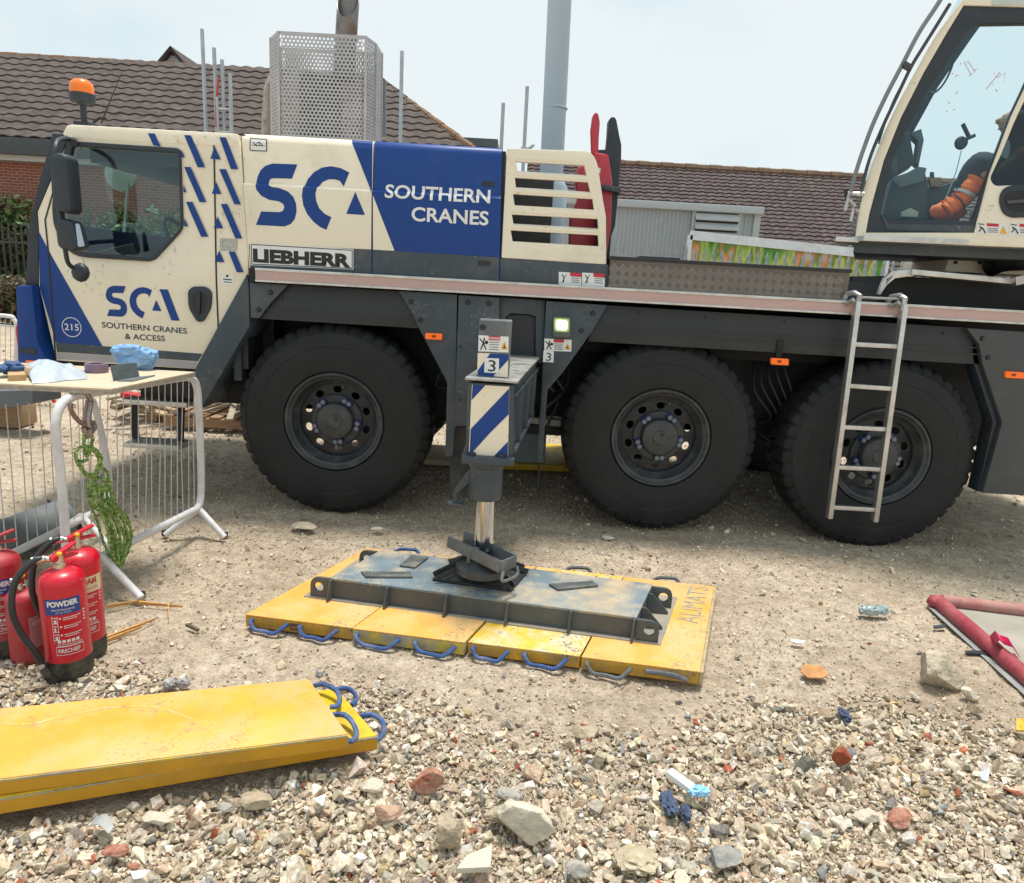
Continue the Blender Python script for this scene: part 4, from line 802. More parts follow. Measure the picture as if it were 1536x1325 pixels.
# hoses and cables in the gaps of the chassis
rr7 = random.Random(3)
for i in range(9):
    x = -.45+rr7.uniform(0, .95); z0 = rr7.uniform(.6, .95)
    part('hydraulic_hose', MB().tube(smooth_line([(x, 5.3, 1.3), (x+rr7.uniform(-.1, .1), 5.15, z0+.2), (x+rr7.uniform(-.2, .2), 5.1, z0), (x+rr7.uniform(-.3, .3), 5.35, z0+.1)], 6), rr7.uniform(.008, .014), 8), black, crane)
for i in range(5):
    x = 1.78+i*.05; part('air_hose', MB().tube(smooth_line([(x, 5.4, 1.25), (x-.05, 5.2, 1.0+.04*i), (x+.1, 5.2, .8), (x+.05, 5.4, .7)], 6), .009, 8), slate_d, crane)
for px_ in ((690, 600), (690, 520), (745, 540), (745, 600)):
    c = P(px_[0], px_[1], 4.79); part('door_screw', MB().lathe([(-.004, .007), (.0, .009)], (c.x, 4.794, c.z), 'Y', 10), slate_d, crane)
for px_ in ((420, 448), (740, 455), (960, 470), (1060, 476), (1180, 484), (1420, 500)):
    c = P(px_[0], px_[1], 4.8); part('rivet', MB().lathe([(-.006, .007), (.0, .01)], (c.x, 4.826, c.z), 'Y', 10), slate_d, crane)
# ---------------------------------------------------------------- outrigger
steel_l = mat('worn_bright_steel', (.50, .50, .48), .3, m=.75, var=.2, sc=12, dirt=(.3, .28, .25), dsc=9, dth=.5, dmix=.6)
YF = 3.30
fr = [P(a, b, YF) for a, b in ((701, 574), (772, 578), (769, 690), (698, 686))]; bk = [Vector((-.10, 4.9, 1.15)), Vector((.142, 4.9, 1.15)), Vector((.13, 4.9, .73)), Vector((-.11, 4.9, .73))]
orb = part('outrigger_beam', MB().hexa(fr, bk), slate, crane, bevel=.006)
mb = MB()
for z0, z1 in ((.10, .16), (.84, .90)):
    q = [fr[1].lerp(fr[2], z0), bk[1].lerp(bk[2], z0), bk[1].lerp(bk[2], z1), fr[1].lerp(fr[2], z1)]; mb.hexa(q, [v+Vector((.018, 0, 0)) for v in q])
for t in (.12, .45, .8):
    a, b = fr[1].lerp(bk[1], t), fr[2].lerp(bk[2], t); mb.bar(a.lerp(b, .16)+Vector((.006, 0, 0)), a.lerp(b, .84)+Vector((.006, 0, 0)), .03, .012, up=(0, 1, 0))
part('side_ribs', mb, slate, orb, bevel=.003)
tl = [P(697.5, 566, YF-.03), P(777, 572, YF-.03)]; q = [tl[0], tl[1], bk[1]+Vector((.02, 0, .03)), bk[0]+Vector((-.02, 0, .03))]
part('top_plate', MB().hexa([v-Vector((0, 0, .012)) for v in q], q), steel_l, orb, bevel=.003)
DF = dict(Y=YF)
dec(orb, 'end_plate', [[(708, 577), (764, 580), (762, 688), (703, 685)]], cream, Y=YF, off=.003)
dec(orb, 'blue_stripes', [z_7(l) for l in ([(218, 622), (278, 625), (215, 693), (213, 693)], [(208, 842), (210, 830), (390, 640), (388, 762), (300, 850), (205, 955), (203, 960)], [(385, 890), (383, 974), (306, 972)])], blue, Y=YF, off=.0045)
part('flange', MB().hexa([P(692, 684, YF-.04), P(772, 689, YF-.04), P(772, 689, YF-.04)+Vector((0, .30, 0)), P(692, 684, YF-.04)+Vector((0, .30, 0))], [P(692, 696, YF-.04), P(771, 700, YF-.04), P(771, 700, YF-.04)+Vector((0, .30, 0)), P(692, 696, YF-.04)+Vector((0, .30, 0))]), slate, orb, bevel=.006)
mb = MB()
for a in ((708, 686), (752, 688)): c = P(*a, YF+.0); mb.lathe([(0, .018), (.022, .018)], (c.x, YF-.01, c.z+.004), n=6)
part('flange_bolt', mb, slate_d, orb)
tw = part('outrigger_tower', MB().hexa([P(719, 480, 3.36), P(768, 482.5, 3.36), P(763, 570, 3.36), P(715, 565, 3.36)], [P(719, 480, 3.36)+Vector((0, .16, 0)), P(768, 482.5, 3.36)+Vector((0, .16, 0)), P(763, 570, 3.36)+Vector((0, .16, 0)), P(715, 565, 3.36)+Vector((0, .16, 0))]), mat('lighter_slate', (.115, .125, .13), .4, var=.1, dirt=(.3, .29, .27), dsc=6, dth=.55, dmix=.5), crane, bevel=.005)
c = P(722, 491, 3.358); part('hole', MB().lathe([(0, .014), (.003, .014)], (c.x+.006, 3.357, c.z), 'Y', 16), blk, tw)
dec(tw, 'striped_panel', [z_7([(242, 472), (386, 478), (384, 588), (239, 575)])], cream, Y=3.36, off=.002)
dec(tw, 'blue_stripe', [z_7([(300, 475), (386, 478), (386, 505), (315, 583), (242, 575), (242, 555)])], blue, Y=3.36, off=.0035)
notice3(z_7([(246, 388), (388, 395), (387, 470), (244, 464)]), 3.36, tw)
a = z_7([(297, 407), (347, 410)]); txt_px(tw, 'danger_print', 'DANGER', a[0], a[1], 3.4, white, 3.3545, .02)
dec(tw, 'number_plate', [z_7([(275, 495), (343, 498), (341, 568), (272, 564)])], white, Y=3.36, off=.005)
txt_px(tw, 'number', '3', *z_7([(290, 559), (325, 561)]), 17, blk, 3.353, .0)
c0 = P(729, 700, 3.34); zt_, zb_ = P(729, 697, 3.34).z, P(729, 755, 3.34).z
part('outrigger_cylinder', MB().lathe([(zb_, .066), (zb_+.004, .080), (zb_+.03, .083), (zt_-.03, .083), (zt_-.02, .092), (zt_+.01, .092)], (c0.x, 3.42, 0), n=16), slate, crane, smooth=20)
rc = Vector((P(727, 785, 3.42).x, 3.42, 0)); rz = P(727, 818, 3.42).z
part('outrigger_rod', MB().lathe([(rz-.02, .048), (zb_+.01, .048)], rc, n=40), mat('chrome_rod', (.56, .60, .66), .16, m=1., var=.04, sc=3), crane)
a = part('locking_arm', MB().hexa([P(706, 700, 3.4), P(706, 722, 3.4), P(684, 742, 3.4), P(681, 735, 3.4)], [P(706, 700, 3.42), P(706, 722, 3.42), P(684, 742, 3.42), P(681, 735, 3.42)]).bar(P(683, 738, 3.41), P(682, 754, 3.41), .02, .02, up=(0, 1, 0)).bar(P(672, 754, 3.41), P(695, 756, 3.41), .05, .01), slate, crane, bevel=.002)
# foot
ZP = .175
Q = [G(648, 872, ZP), G(767, 889, ZP), G(792, 860, ZP), G(678, 845, ZP)]; ctr = sum(Q, Vector())/4; dn = Vector((0, 0, .016))
pad = part('outrigger_foot', MB().hexa([v+Vector((0, 0, .002)) for v in Q], [v+dn for v in Q]), black, crane, bevel=.006)
mb = MB()
inner = [ctr+(v-ctr)*.42+Vector((0, 0, .072)) for v in Q]
mb.hexa([ctr+(v-ctr)*.94+Vector((0, 0, .016)) for v in Q], inner)
part('pyramid', mb, mat('foot_plastic', (.024, .024, .025), .4, var=.3, sc=20, dirt=(.12, .105, .085), dsc=7, dth=.52, dmix=.5), pad)
for v in Q:
    for dv in (-.03, .03):
        t = Vector((-(v-ctr).y, (v-ctr).x, 0)).normalized()*dv; part('foot_rib', MB().bar(ctr+(v-ctr)*.95+t+Vector((0, 0, .022)), ctr+(v-ctr)*.4+t+Vector((0, 0, .083)), .008, .026), MATS['foot_plastic'], pad)
dc = Vector((rc.x, rc.y-.02, ZP)); part('foot_disc', MB().lathe([(.055, .125), (.062, .135), (.095, .135), (.102, .125), (.112, .09), (.13, .06), (.15, .05)], dc, n=24), mat('foot_disc', (.045, .050, .055), .45, var=.2, dirt=(.16, .14, .12), dsc=8, dth=.55, dmix=.5), pad, smooth=25)
A, B = P(684, 808, 3.50)+Vector((0, 0, 0)), P(762, 846, 3.27); ax = (B-A).normalized(); sd_ = Vector((0, 0, 1)).cross(ax).normalized(); up_ = ax.cross(sd_); 
if up_.z < 0: up_ = -up_
mb = MB(); hw = .058
for s_ in (-1, 1): mb.bar(A+sd_*hw*s_, B+sd_*hw*s_, .012, .062, up=up_)
mb.bar(A-up_*.028, B-up_*.028, hw*2, .008, up=up_); mb.bar(B-sd_*hw, B+sd_*hw, .012, .06, up=up_)
part('foot_clamp', mb, MATS['lighter_slate'], pad, bevel=.003)
e = B+Vector((.012, -.012, -.02)); CL = lambda m_, n_='clamp_handle': part(n_, m_, MATS['lighter_slate'], pad)
mb = MB(); mb.tube(smooth_line([e-sd_*.05, e-sd_*.052-Vector((0, .03, .035)), e+sd_*.052-Vector((0, .03, .035)), e+sd_*.05], 6), .008, 8)
CL(mb); mb = MB(); m_ = A.lerp(B, .33)+Vector((.0, -.065, -.005)); mb.tube(smooth_line([m_+Vector((.035, 0, .02)), m_+Vector((.0, -.012, .02)), m_+Vector((-.012, -.012, -.03)), m_+Vector((-.012, -.012, -.05))], 6), .008, 8)
CL(mb); mb = MB(); mb.tube([m_+Vector((-.012, -.02, -.04))+Vector((.014*math.cos(t), 0, -.045+.05*math.sin(t))) for t in [k*math.pi/8 for k in range(16)]], .002, 6, closed=True)
CL(mb, 'pin_ring'); mb = MB(); mb.tube([P(748, 818, 3.36)+Vector((.012*math.cos(t), 0, .014*math.sin(t))) for t in [k*math.pi/8 for k in range(16)]], .003, 6, closed=True)
CL(mb, 'pin_ring')

# ---------------------------------------------------------------- tread plate locker on the deck
mb = MB(); a0, a1, a2, a3 = P(916, 388, 4.8), P(1275, 411, 4.8), P(1269, 456, 4.8), P(914, 432, 4.8); x0, x1, zb2, zt2 = a0.x, a1.x, a2.z, (a0.z+a1.z)/2
tread = mat('tread_plate', (.135, .12, .105), .42, m=.45, var=.2, sc=5, dirt=(.22, .17, .13), dsc=3, dth=.5, dmix=.6)
lk = part('deck_locker', MB().bx(x0, x1, 4.80, 5.30, zb2, zt2), tread, crane, label='tread plate locker on the deck')
p_ = .056; k = 0
for i in range(int((x1-x0)/p_)+1):
    for j in range(int((zt2-zb2)/p_)+1):
        cx, cz = x0+(i+.5)*p_, zb2+(j+.5)*p_
        if cz+.02 > zt2 or cx+.02 > x1: continue
        d = Vector((1, 0, 1 if (i+j) % 2 else -1)).normalized(); nrm = Vector((d.z, 0, -d.x))
        for o in (-.020, -.007, .007, .020):
            c = Vector((cx, 4.7985, cz))+nrm*o; mb.bar(c-d*.026, c+d*.026, .0075, .007, up=(0, 1, 0))
part('tread_bars', mb, mat('tread_bar', (.27, .245, .22), .4, m=.4, var=.2), lk, smooth=0)
part('locker_lid', MB().bx(x0-.01, x1+.01, 4.79, 5.31, zt2, zt2+.022).bx(x0+.2, x0+.46, 4.86, 5.1, zt2+.022, zt2+.036), black, lk, bevel=.004)
part('latch', MB().bar(P(1277, 418, 4.9), P(1300, 420, 4.9), .02, .03), chassis, lk)

# ---------------------------------------------------------------- superstructure and operator cab
th = rad(20); OD = Vector((math.cos(th), -math.sin(th), 0)); ON = Vector((math.sin(th), math.cos(th), 0)); OA = P(1283, 362, 5.0)
def OP(x, y, t=0.): return PV(x, y, OA+ON*t, ON)
def OL(pts, t=0.): return [((v-OA).dot(OD), v.z) for v in (OP(a, b, t) for a, b in pts)]
def OM(t): o = OA+ON*t; return Matrix(((OD.x, 0, -ON.x, o.x), (OD.y, 0, -ON.y, o.y), (0, 1, 0, 0), (0, 0, 0, 1)))
def oplate(name, loops, m, t0, t1, parent, bev=.004, label=None, mb=None, smooth=38): return part(name, (mb or MB()).add(curve_mesh([OL(l, t0 if t0 > .08 else 0.) for l in loops], abs(t1-t0), bev), OM((t0+t1)/2)), m, parent, label, smooth=smooth)
o_edge = [(1466, -40), (1443, 0), (1405, 51), (1372, 109), (1338, 173), (1314, 231), (1300, 272), (1288, 322), (1283, 362)]
cream_o = smooth_line([(a, b, 0) for a, b in o_edge], 4); cream_o = [(v.x, v.y) for v in cream_o]+[(1760, 380), (1780, -30)]
H1 = [(1299, 349), (1304, 322), (1314, 285), (1326, 241), (1352, 176), (1386, 109), (1422, 47), (1446, 8), (1592, 12), (1536, 134), (1516, 176), (1484, 261), (1461, 349)]
H2 = round_poly([(1590, 60), (1536, 153), (1522, 183), (1501, 234), (1485, 268), (1492, 279), (1640, 272), (1660, 70)], 8)
gl = round_poly([(1461, 35), (1440, 65), (1395, 131), (1360, 195), (1339, 240), (1326, 295), (1320, 331), (1459, 331), (1482, 261), (1514, 176), (1534, 134), (1578, 33)], [14, 6, 10, 10, 10, 10, 12, 4, 4, 4, 4, 6])
oc = oplate('operator_cab', [cream_o, H1, H2], cream, 0, .05, crane, .008, label='cream operator cab with large side window')
dkf = oplate('window_frame', [[(1298, 350), (1303, 322), (1313, 285), (1325, 241), (1351, 176), (1385, 109), (1421, 47), (1446, 6), (1594, 10), (1537, 134), (1517, 176), (1485, 261), (1462, 350)], gl], slate_d, .012, .07, oc, .004)
gop = glass('cab_window_glass', (.88, .955, .965), .03)
oplate('side_pane', [gl], gop, .035, .041, oc, 0)
oplate('rear_pane', [H2], glass('dark_window_glass', (.25, .30, .30), .05), .02, .026, oc, 0)
W_ = .86
oplate('far_frame', [[(a+2, b) for a, b in cream_o[:-2]]+[(1700, 372), (1720, -30)], [(1330, 331), (1338, 295), (1350, 240), (1372, 195), (1407, 131), (1452, 65), (1475, 33), (1690, 33), (1690, 300), (1620, 331)]], slate_d, W_, W_+.05, oc, .004)
mb = MB(); e0 = [OP(a, b, .05) for a, b in cream_o[:-2]]; e1_ = [v+ON*(W_-.05) for v in e0]
for i in range(len(e0)-1): mb.hexa([e0[i]+OD*.012, e0[i+1]+OD*.012, e1_[i+1]+OD*.012, e1_[i]+OD*.012], [e0[i]+OD*.018, e0[i+1]+OD*.018, e1_[i+1]+OD*.018, e1_[i]+OD*.018])
part('front_pane', mb, gop, oc)
fl = [OP(1284, 356, .03), OP(1760, 374, .03)]; part('cab_floor', MB().hexa([fl[0], fl[1], fl[1]+ON*W_, fl[0]+ON*W_], [v+Vector((0, 0, .05)) for v in (fl[0], fl[1], fl[1]+ON*W_, fl[0]+ON*W_)]), black, oc)
t0, t1 = OP(1466, -40, .0), OP(1780, -30, .0); t1.z = t0.z; part('roof_pane', MB().hexa([t0, t1, t1+ON*(W_+.05), t0+ON*(W_+.05)], [v+Vector((0, 0, .06)) for v in (t0, t1, t1+ON*(W_+.05), t0+ON*(W_+.05))]), glass('roof_glass', (.85, .94, .95), .02, graz=.03), oc)
b0, b1 = OP(1740, 370, .05), OP(1760, -20, .05); part('back_wall', MB().hexa([b0, b0+ON*(W_-.05), b1+ON*(W_-.05), b1], [v+OD*.04 for v in (b0, b0+ON*(W_-.05), b1+ON*(W_-.05), b1)]), slate_d, oc)
oplate('roof_light', [[(1488, -12), (1700, -8), (1700, 9), (1487, 8)]], mat('pale_roof_light', (.55, .62, .58), .35), -.004, .02, oc, .002)
oplate('inner_sill', [[(1322, 322), (1330, 345), (1462, 349), (1462, 338), (1335, 336)]], slate, .005, .03, oc, .002)
hnd = oplate('door_handle', [round_poly([(1497, 300), (1503, 284), (1516, 278), (1580, 274), (1580, 326), (1515, 327), (1503, 320)], 9)], slate_d, -.012, .01, oc, .005)
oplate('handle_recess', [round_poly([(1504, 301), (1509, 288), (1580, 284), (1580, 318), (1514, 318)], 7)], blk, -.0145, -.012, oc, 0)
oplate('grab_bar', [round_poly([(1508, 302), (1580, 297), (1580, 302), (1510, 307)], 2)], slate, -.03, -.016, oc, .002)
for a, b in (((1465, 334), (1512, 353)), ((1514, 335), (1560, 355))):
    oplate('warning_notice', [[(a[0], a[1]), (b[0], a[1]+2), (b[0], b[1]), (a[0], b[1]-2)]], white, -.002, -.001, oc, 0, smooth=0)
    oplate('red_heading', [[(a[0]+15, a[1]+1), (b[0]-14, a[1]+2), (b[0]-14, a[1]+6.5), (a[0]+15, a[1]+5.5)]], redp, -.0034, -.0026, oc, 0, smooth=0)
    oplate('amber_triangle', [[(b[0]-7, a[1]+5), (b[0]-1.5, b[1]-2), (b[0]-13, b[1]-2)]], yelp, -.0034, -.0026, oc, 0, smooth=0)
    m_ = MB()
    for l in [strip([(a[0]+2, a[1]+2), (a[0]+11, a[1]+3)], 1.4), strip([(a[0]+4, a[1]+6), (a[0]+9, a[1]+9), (a[0]+13, a[1]+16)], 2), strip([(a[0]+8, a[1]+8), (a[0]+3, a[1]+14)], 1.6)]+[strip([(a[0]+16, a[1]+9+i*2.6), (b[0]-15, a[1]+9.5+i*2.6)], .8) for i in range(3)]: m_.add(curve_mesh([OL(l)], 0), OM(-.0042))
    part('small_print', m_, blk, oc, smooth=0)
# rails, wiper
rail_d = mat('dark_rail', (.05, .055, .06), .35, var=.1)
def otube(name, px, r, m, t=-.02, n=8): return part(name, MB().tube(smooth_line([OP(a, b, t) for a, b in px], 5), r, n), m, oc)
otube('grab_rail', [(1418, -12), (1403, 12), (1378, 50), (1353, 98), (1330, 142), (1310, 185), (1296, 222), (1285, 255), (1273, 297)], .014, mat('grey_rail', (.22, .23, .24), .35, m=.3))
otube('wiper_arm', [(1425, 6), (1404, 40), (1384, 72), (1366, 102), (1345, 146), (1322, 195), (1304, 240), (1292, 285)], .011, rail_d)
otube('wiper_blade', [(1362, 110), (1340, 152), (1326, 190), (1318, 216)], .006, rail_d, t=-.03)
part('rail_bracket', MB().bar(OP(1354, 96, -.02), OP(1366, 103, -.02), .05, .035), rail_d, oc, bevel=.008)
part('rail_bracket', MB().tube([OP(1268, 316, -.02), OP(1274, 290, -.02), OP(1296, 291, -.02)], .014, 8).tube([OP(1276, 332, -.02), OP(1280, 312, -.02), OP(1288, 318, -.02)], .012, 8).tube([OP(1274, 300, -.02), OP(1283, 310, -.02)], .012, 8), alu, oc)
part('rail_foot', MB().bar(OP(1269, 284, .0), OP(1272, 302, .0), .03, .03), black, oc)
# cab interior
blk2 = mat('cab_plastic', (.032, .038, .044), .45, var=.2, sc=6)
def ob(px, t0, t1, m, name, parent=oc, bev=.01): return oplate(name, [px], m, t0, t1, parent, bev)
con = ob([(1322, 330), (1338, 268), (1352, 262), (1386, 250), (1392, 275), (1392, 330)], .25, .6, blk2, 'console', bev=.015)
ob([(1342, 207), (1364, 197), (1372, 244), (1348, 258)], .3, .62, blk2, 'screen')
ob([(1365, 200), (1382, 193), (1386, 210), (1378, 250), (1372, 244), (1377, 212)], .36, .5, mat('cab_grey', (.10, .12, .125), .4), 'screen_arm', bev=.006)
ob([(1340, 270), (1378, 250), (1390, 252), (1386, 272), (1350, 282)], .2, .24, MATS['cab_grey'], 'console_top', bev=.006)
ob([(1394, 268), (1412, 266), (1410, 280), (1397, 280)], .3, .38, mat('tan_cup', (.30, .17, .10), .5), 'cup', bev=.004)
ob([(1396, 258), (1401, 258), (1402, 268), (1396, 268)], .32, .36, blk2, 'joystick', bev=.003)
ob([(1388, 284), (1420, 276), (1440, 268), (1440, 330), (1388, 330)], .35, .7, blk2, 'control_box', bev=.015)
ob([(1352, 318), (1366, 312), (1378, 318), (1377, 326), (1352, 325)], .2, .3, mat('pale_pedal', (.45, .40, .30), .5), 'pedal', bev=.004)
ph = part('phone_holder', MB().lathe([(0, .034), (.02, .042), (.03, .02)], OP(1444, 214, .06), 'Y', 16).bar(OP(1444, 186, .09), OP(1453, 205, .09), .012, .03, up=(0, 1, 0)).bar(OP(1447, 210, .08), OP(1463, 203, .08), .02, .02), black, oc, bevel=.002)
otube('cable', [(1442, 226), (1434, 258), (1424, 285), (1417, 300)], .003, mat('pale_cable', (.4, .38, .33), .5), t=.08, n=6)
otube('cord', [(1434, 72), (1428, 100), (1416, 125), (1402, 139), (1390, 138)], .006, black, t=.07, n=6)
mb = MB(); rr_ = random.Random(5)
for base, n_ in (((1452, 98), 5), ((1500, 118), 9), ((1428, 150), 4), ((1430, 98), 3)):
    for i in range(n_):
        a = (base[0]+rr_.uniform(-9, 12), base[1]+rr_.uniform(-12, 16)); b = (a[0]+rr_.uniform(-4, 5), a[1]+rr_.uniform(-4, 4)); mb.add(curve_mesh([OL(strip([a, b], .9))], 0), OM(.030))
for l in ([(1448, 92), (1454, 90), (1464, 106), (1458, 110), (1448, 92)], [(1481, 132), (1502, 106)]): mb.add(curve_mesh([OL(strip(l, .9))], 0), OM(.030))
part('red_scribbles', mb, redp, oc, smooth=0)
# platform, steps, machinery
pt = [P(1254, 355, 4.92), P(1289, 357, 4.92)]; pf = part('cab_platform', MB().hexa([pt[0], pt[1], pt[1]+ON*.3, pt[0]+ON*.3+OD*.02], [v-Vector((0, 0, .03)) for v in (pt[0], pt[1], pt[1]+ON*.3, pt[0]+ON*.3+OD*.02)]), alu, crane, bevel=.004)
a, b = P(1296, 353, 4.86), P(1800, 374, 4.6); part('tread_edge', MB().hexa([a, b, b+Vector((0, .45, 0)), a+Vector((0, .45, 0))], [v-Vector((0, 0, .035)) for v in (a, b, b+Vector((0, .45, 0)), a+Vector((0, .45, 0)))]), alu, pf, bevel=.004)
a, b = P(1282, 363, 5.0), P(1800, 384, 4.75); part('underframe', MB().hexa([a, b, b+ON*.9, a+ON*.9+OD*.08], [v-Vector((0, 0, .07)) for v in (a, b, b+ON*.9, a+ON*.9+OD*.08)]), slate, pf, bevel=.004)
a, b = P(1340, 414, 5.05), P(1640, 440, 4.95); z0_ = zr1
part('turntable_base', MB().hexa([(P(1316, 450, 5.05).x, 5.05, z0_), (3.9, 5.05, z0_), (3.9, 6.7, z0_), (P(1316, 450, 5.05).x, 6.7, z0_)], [(a.x, 5.05, a.z), (3.9, 5.05, a.z), (3.9, 6.7, a.z), (a.x, 6.7, a.z)]), chassis, crane)
a, b = P(1369, 404, 4.88), P(1530, 419, 4.88); tb = part('foot_bar', MB().hexa([a, b, b+Vector((0, .16, 0)), a+Vector((0, .16, 0))], [v-Vector((0, 0, .035)) for v in (a, b, b+Vector((0, .16, 0)), a+Vector((0, .16, 0)))]), alu, crane, bevel=.004)
part('foot_bar_arm', MB().plate([XZ(z_8([(640, 122), (665, 55), (700, 20), (800, 10), (800, 40), (715, 52), (680, 80), (650, 125)]), 4.9), XZ(z_8([(680, 55), (705, 40), (698, 52), (672, 82)]), 4.9)], 4.9, 4.93, .002), alu, tb)
part('end_cap', MB().bar(P(1526, 414, 4.87), P(1527, 427, 4.87), .06, .06, up=(0, 1, 0)), alu, tb, bevel=.004)
cm = part('slew_housing', MB().plate([XZ(round_poly([(1416, 408), (1425, 381), (1472, 379), (1478, 370), (1500, 372), (1505, 378), (1640, 384), (1640, 418)], 3), 5.3)], 5.3, 5.9, .01), cream, crane)
part('pin', MB().lathe([(0, .012), (.01, .012)], P(1434, 394, 5.29), 'Y', 10).lathe([(0, .012), (.01, .012)], P(1470, 394, 5.29), 'Y', 10), black, cm)
pts = smooth_line([P(1482, 404, 5.2), P(1500, 396, 5.2), P(1530, 393, 5.2), P(1620, 395, 5.15)], 26); part('ribbed_hose', MB().tube(pts, [.055+.006*(i % 2) for i in range(len(pts))], 14), black, crane)
part('hose_clip', MB().tube(smooth_line([P(1468, 385, 5.25), P(1480, 378, 5.2), P(1496, 376, 5.2), P(1500, 366, 5.2)], 6), .012, 8), chassis, cm)

# ================================================================== THE OTHER THINGS
# boarding ladder -----------------------------------------------------------------
LY = 4.70; ldr = root('boarding_ladder', 'aluminium ladder hooked on the deck rail in front of the third tyre', 'ladder', tuple(P(1280, 780, LY)))
for a, b in (((1286, 452), (1243.5, 777)), ((1356, 456), (1311.5, 782))): part('stile', MB().bar(P(*a, LY), P(*b, LY), .032, .055, up=(0, 1, 0)), alu, ldr, bevel=.004)
for a, b in (((530, 343), (724, 353)), ((505, 526), (697, 539)), ((481, 708), (674, 718)), ((460, 885), (650, 895)), ((440, 1062), (627, 1073))):
    p, q = z_8([a, b]); part('rung', MB().bar(P(*p, LY), P(*q, LY), .036, .028), alu, ldr, bevel=.004)
for a in ((1283, 450), (1351, 454)):
    c = P(*a, LY); part('hook', MB().tube([c+Vector((-.03, .11, -.02)), c+Vector((-.025, .08, .035)), c+Vector((.0, .02, .045)), c+Vector((.018, -.01, .03)), c+Vector((.016, -.01, -.05))], .017, 8).tube([c+Vector((-.04, .03, -.03)), c+Vector((-.02, -.02, .0))], .014, 8), steel_l, ldr)
part('hinge_rod', MB().tube([P(1288, 446, LY+.02), P(1352, 449, LY+.02)], .008, 8), steel_l, ldr)

# hook block ----------------------------------------------------------------------
HY = 5.45; hb_ = root('hook_block', 'red and black crane hook block parked behind the louvred cover', 'hook block', tuple(P(880, 420, HY)))
hred = mat('hook_red', (.50, .025, .045), .35, var=.1, coat=.2, dirt=(.25, .05, .05), dsc=5, dth=.6, dmix=.5)
part('side_plate', MB().plate([XZ(z_3([(574, 662), (618, 660), (624, 600), (628, 530), (640, 516), (655, 518), (662, 530), (675, 600), (684, 640), (683, 700), (676, 780), (668, 880), (655, 1000), (640, 1040), (628, 1180), (612, 1180), (600, 860), (590, 760)]), HY)], HY, HY+.12, .008), slate_d, hb_)
part('red_housing', MB().plate([XZ(round_poly(z_3([(562, 678), (622, 688), (640, 810), (634, 1010), (610, 1150), (450, 1150), (455, 960), (490, 880), (478, 800), (490, 740), (520, 735), (560, 760)]), 4), HY-.1)], HY-.16, HY-.01, .015), hred, hb_)
part('red_finger', MB().plate([XZ(round_poly(z_3([(548, 690), (544, 580), (552, 520), (566, 503), (578, 510), (585, 545), (580, 620), (578, 690)]), 3), HY)], HY-.06, HY, .012), hred, hb_)
part('strap', MB().bar(P(902, 281, HY-.2), P(928, 286, HY-.2), .06, .035).bar(P(928, 286, HY-.2), P(926, 290, HY+.2), .03, .035), slate, hb_, bevel=.006)
part('white_mark', MB().plate([XZ(z_3([(575, 740), (592, 742), (590, 765), (575, 763)]), HY-.17)], HY-.163, HY-.160), white, hb_)
part('lug', MB().lathe([(0, .022), (.02, .022)], P(894, 238, HY-.17), 'Y', 12), hred, hb_)

# operator -----------------------------------------------------------------------
skin = mat('skin', (.52, .27, .18), .5, var=.08); hivis = mat('orange_workwear', (.95, .15, .02), .6, var=.15, sc=14, bump=.2, bsc=30); dcl = mat('dark_workwear', (.035, .035, .042), .8, var=.25, sc=10, bump=.3, bsc=25)
def skinned(name, verts, edges, rads, m, parent, lvl=2):
    me = bpy.data.meshes.new(name); o3 = ORG[parent]; me.from_pydata([tuple(Vector(v)-o3) for v in verts], edges, []); me.materials.append(m)
    o = bpy.data.objects.new(name, me); COL.objects.link(o); o.parent = parent; ORG[o] = o3
    md = o.modifiers.new('skin', 'SKIN'); md.use_smooth_shade = True
    lay = me.skin_vertices[0] if len(me.skin_vertices) else None
    if lay is None:
        bm = bmesh.new(); bm.from_mesh(me); bm.verts.layers.skin.verify(); bm.to_mesh(me); bm.free(); lay = me.skin_vertices[0]
    for i, r in enumerate(rads): lay.data[i].radius = (r, r) if not isinstance(r, tuple) else r
    lay.data[0].use_root = True
    s = o.modifiers.new('sub', 'SUBSURF'); s.levels = lvl; s.render_levels = lvl; return o
TT = .42
def op(x, y, t=TT): return OP(x, y, t)
hip = op(1536, 300); per = root('person', 'seated crane operator in dark clothes and orange hi-vis inside the operator cab', 'person', tuple(hip-Vector((0, 0, .1))))
chest = op(1548, 236); neck = op(1537, 206); head = op(1526, 182)
V_ = [hip, op(1544, 272), chest, neck, op(1532, 196), head, head+Vector((.005, 0, .07)),
      chest+ON*.19+Vector((0, 0, .03)), op(1520, 240, TT+.2), op(1492, 262, TT+.18), chest-ON*.19+Vector((0, 0, .03)), op(1522, 245, TT-.2), op(1490, 262, TT-.16),
      hip+ON*.09, op(1462, 240, TT+.12), op(1445, 305, TT+.14), op(1420, 322, TT+.14), hip-ON*.09, op(1468, 236, TT-.1), op(1450, 300, TT-.1), op(1428, 318, TT-.1)]
E_ = [(0, 1), (1, 2), (2, 3), (3, 4), (4, 5), (5, 6), (2, 7), (7, 8), (8, 9), (2, 10), (10, 11), (11, 12), (0, 13), (13, 14), (14, 15), (15, 16), (0, 17), (17, 18), (18, 19), (19, 20)]
R_s = [.13, .13, .15, .075, .09, .135, .10, .065, .05, .035, .065, .05, .035, .085, .065, .045, .035, .085, .065, .045, .035]
skinned('body', V_, E_, R_s, skin, per)
skinned('trousers', [V_[0], V_[13], V_[14], V_[15], V_[17], V_[18], V_[19]], [(0, 1), (1, 2), (2, 3), (0, 4), (4, 5), (5, 6)], [.15, .115, .105, .088, .115, .105, .088], dcl, per)
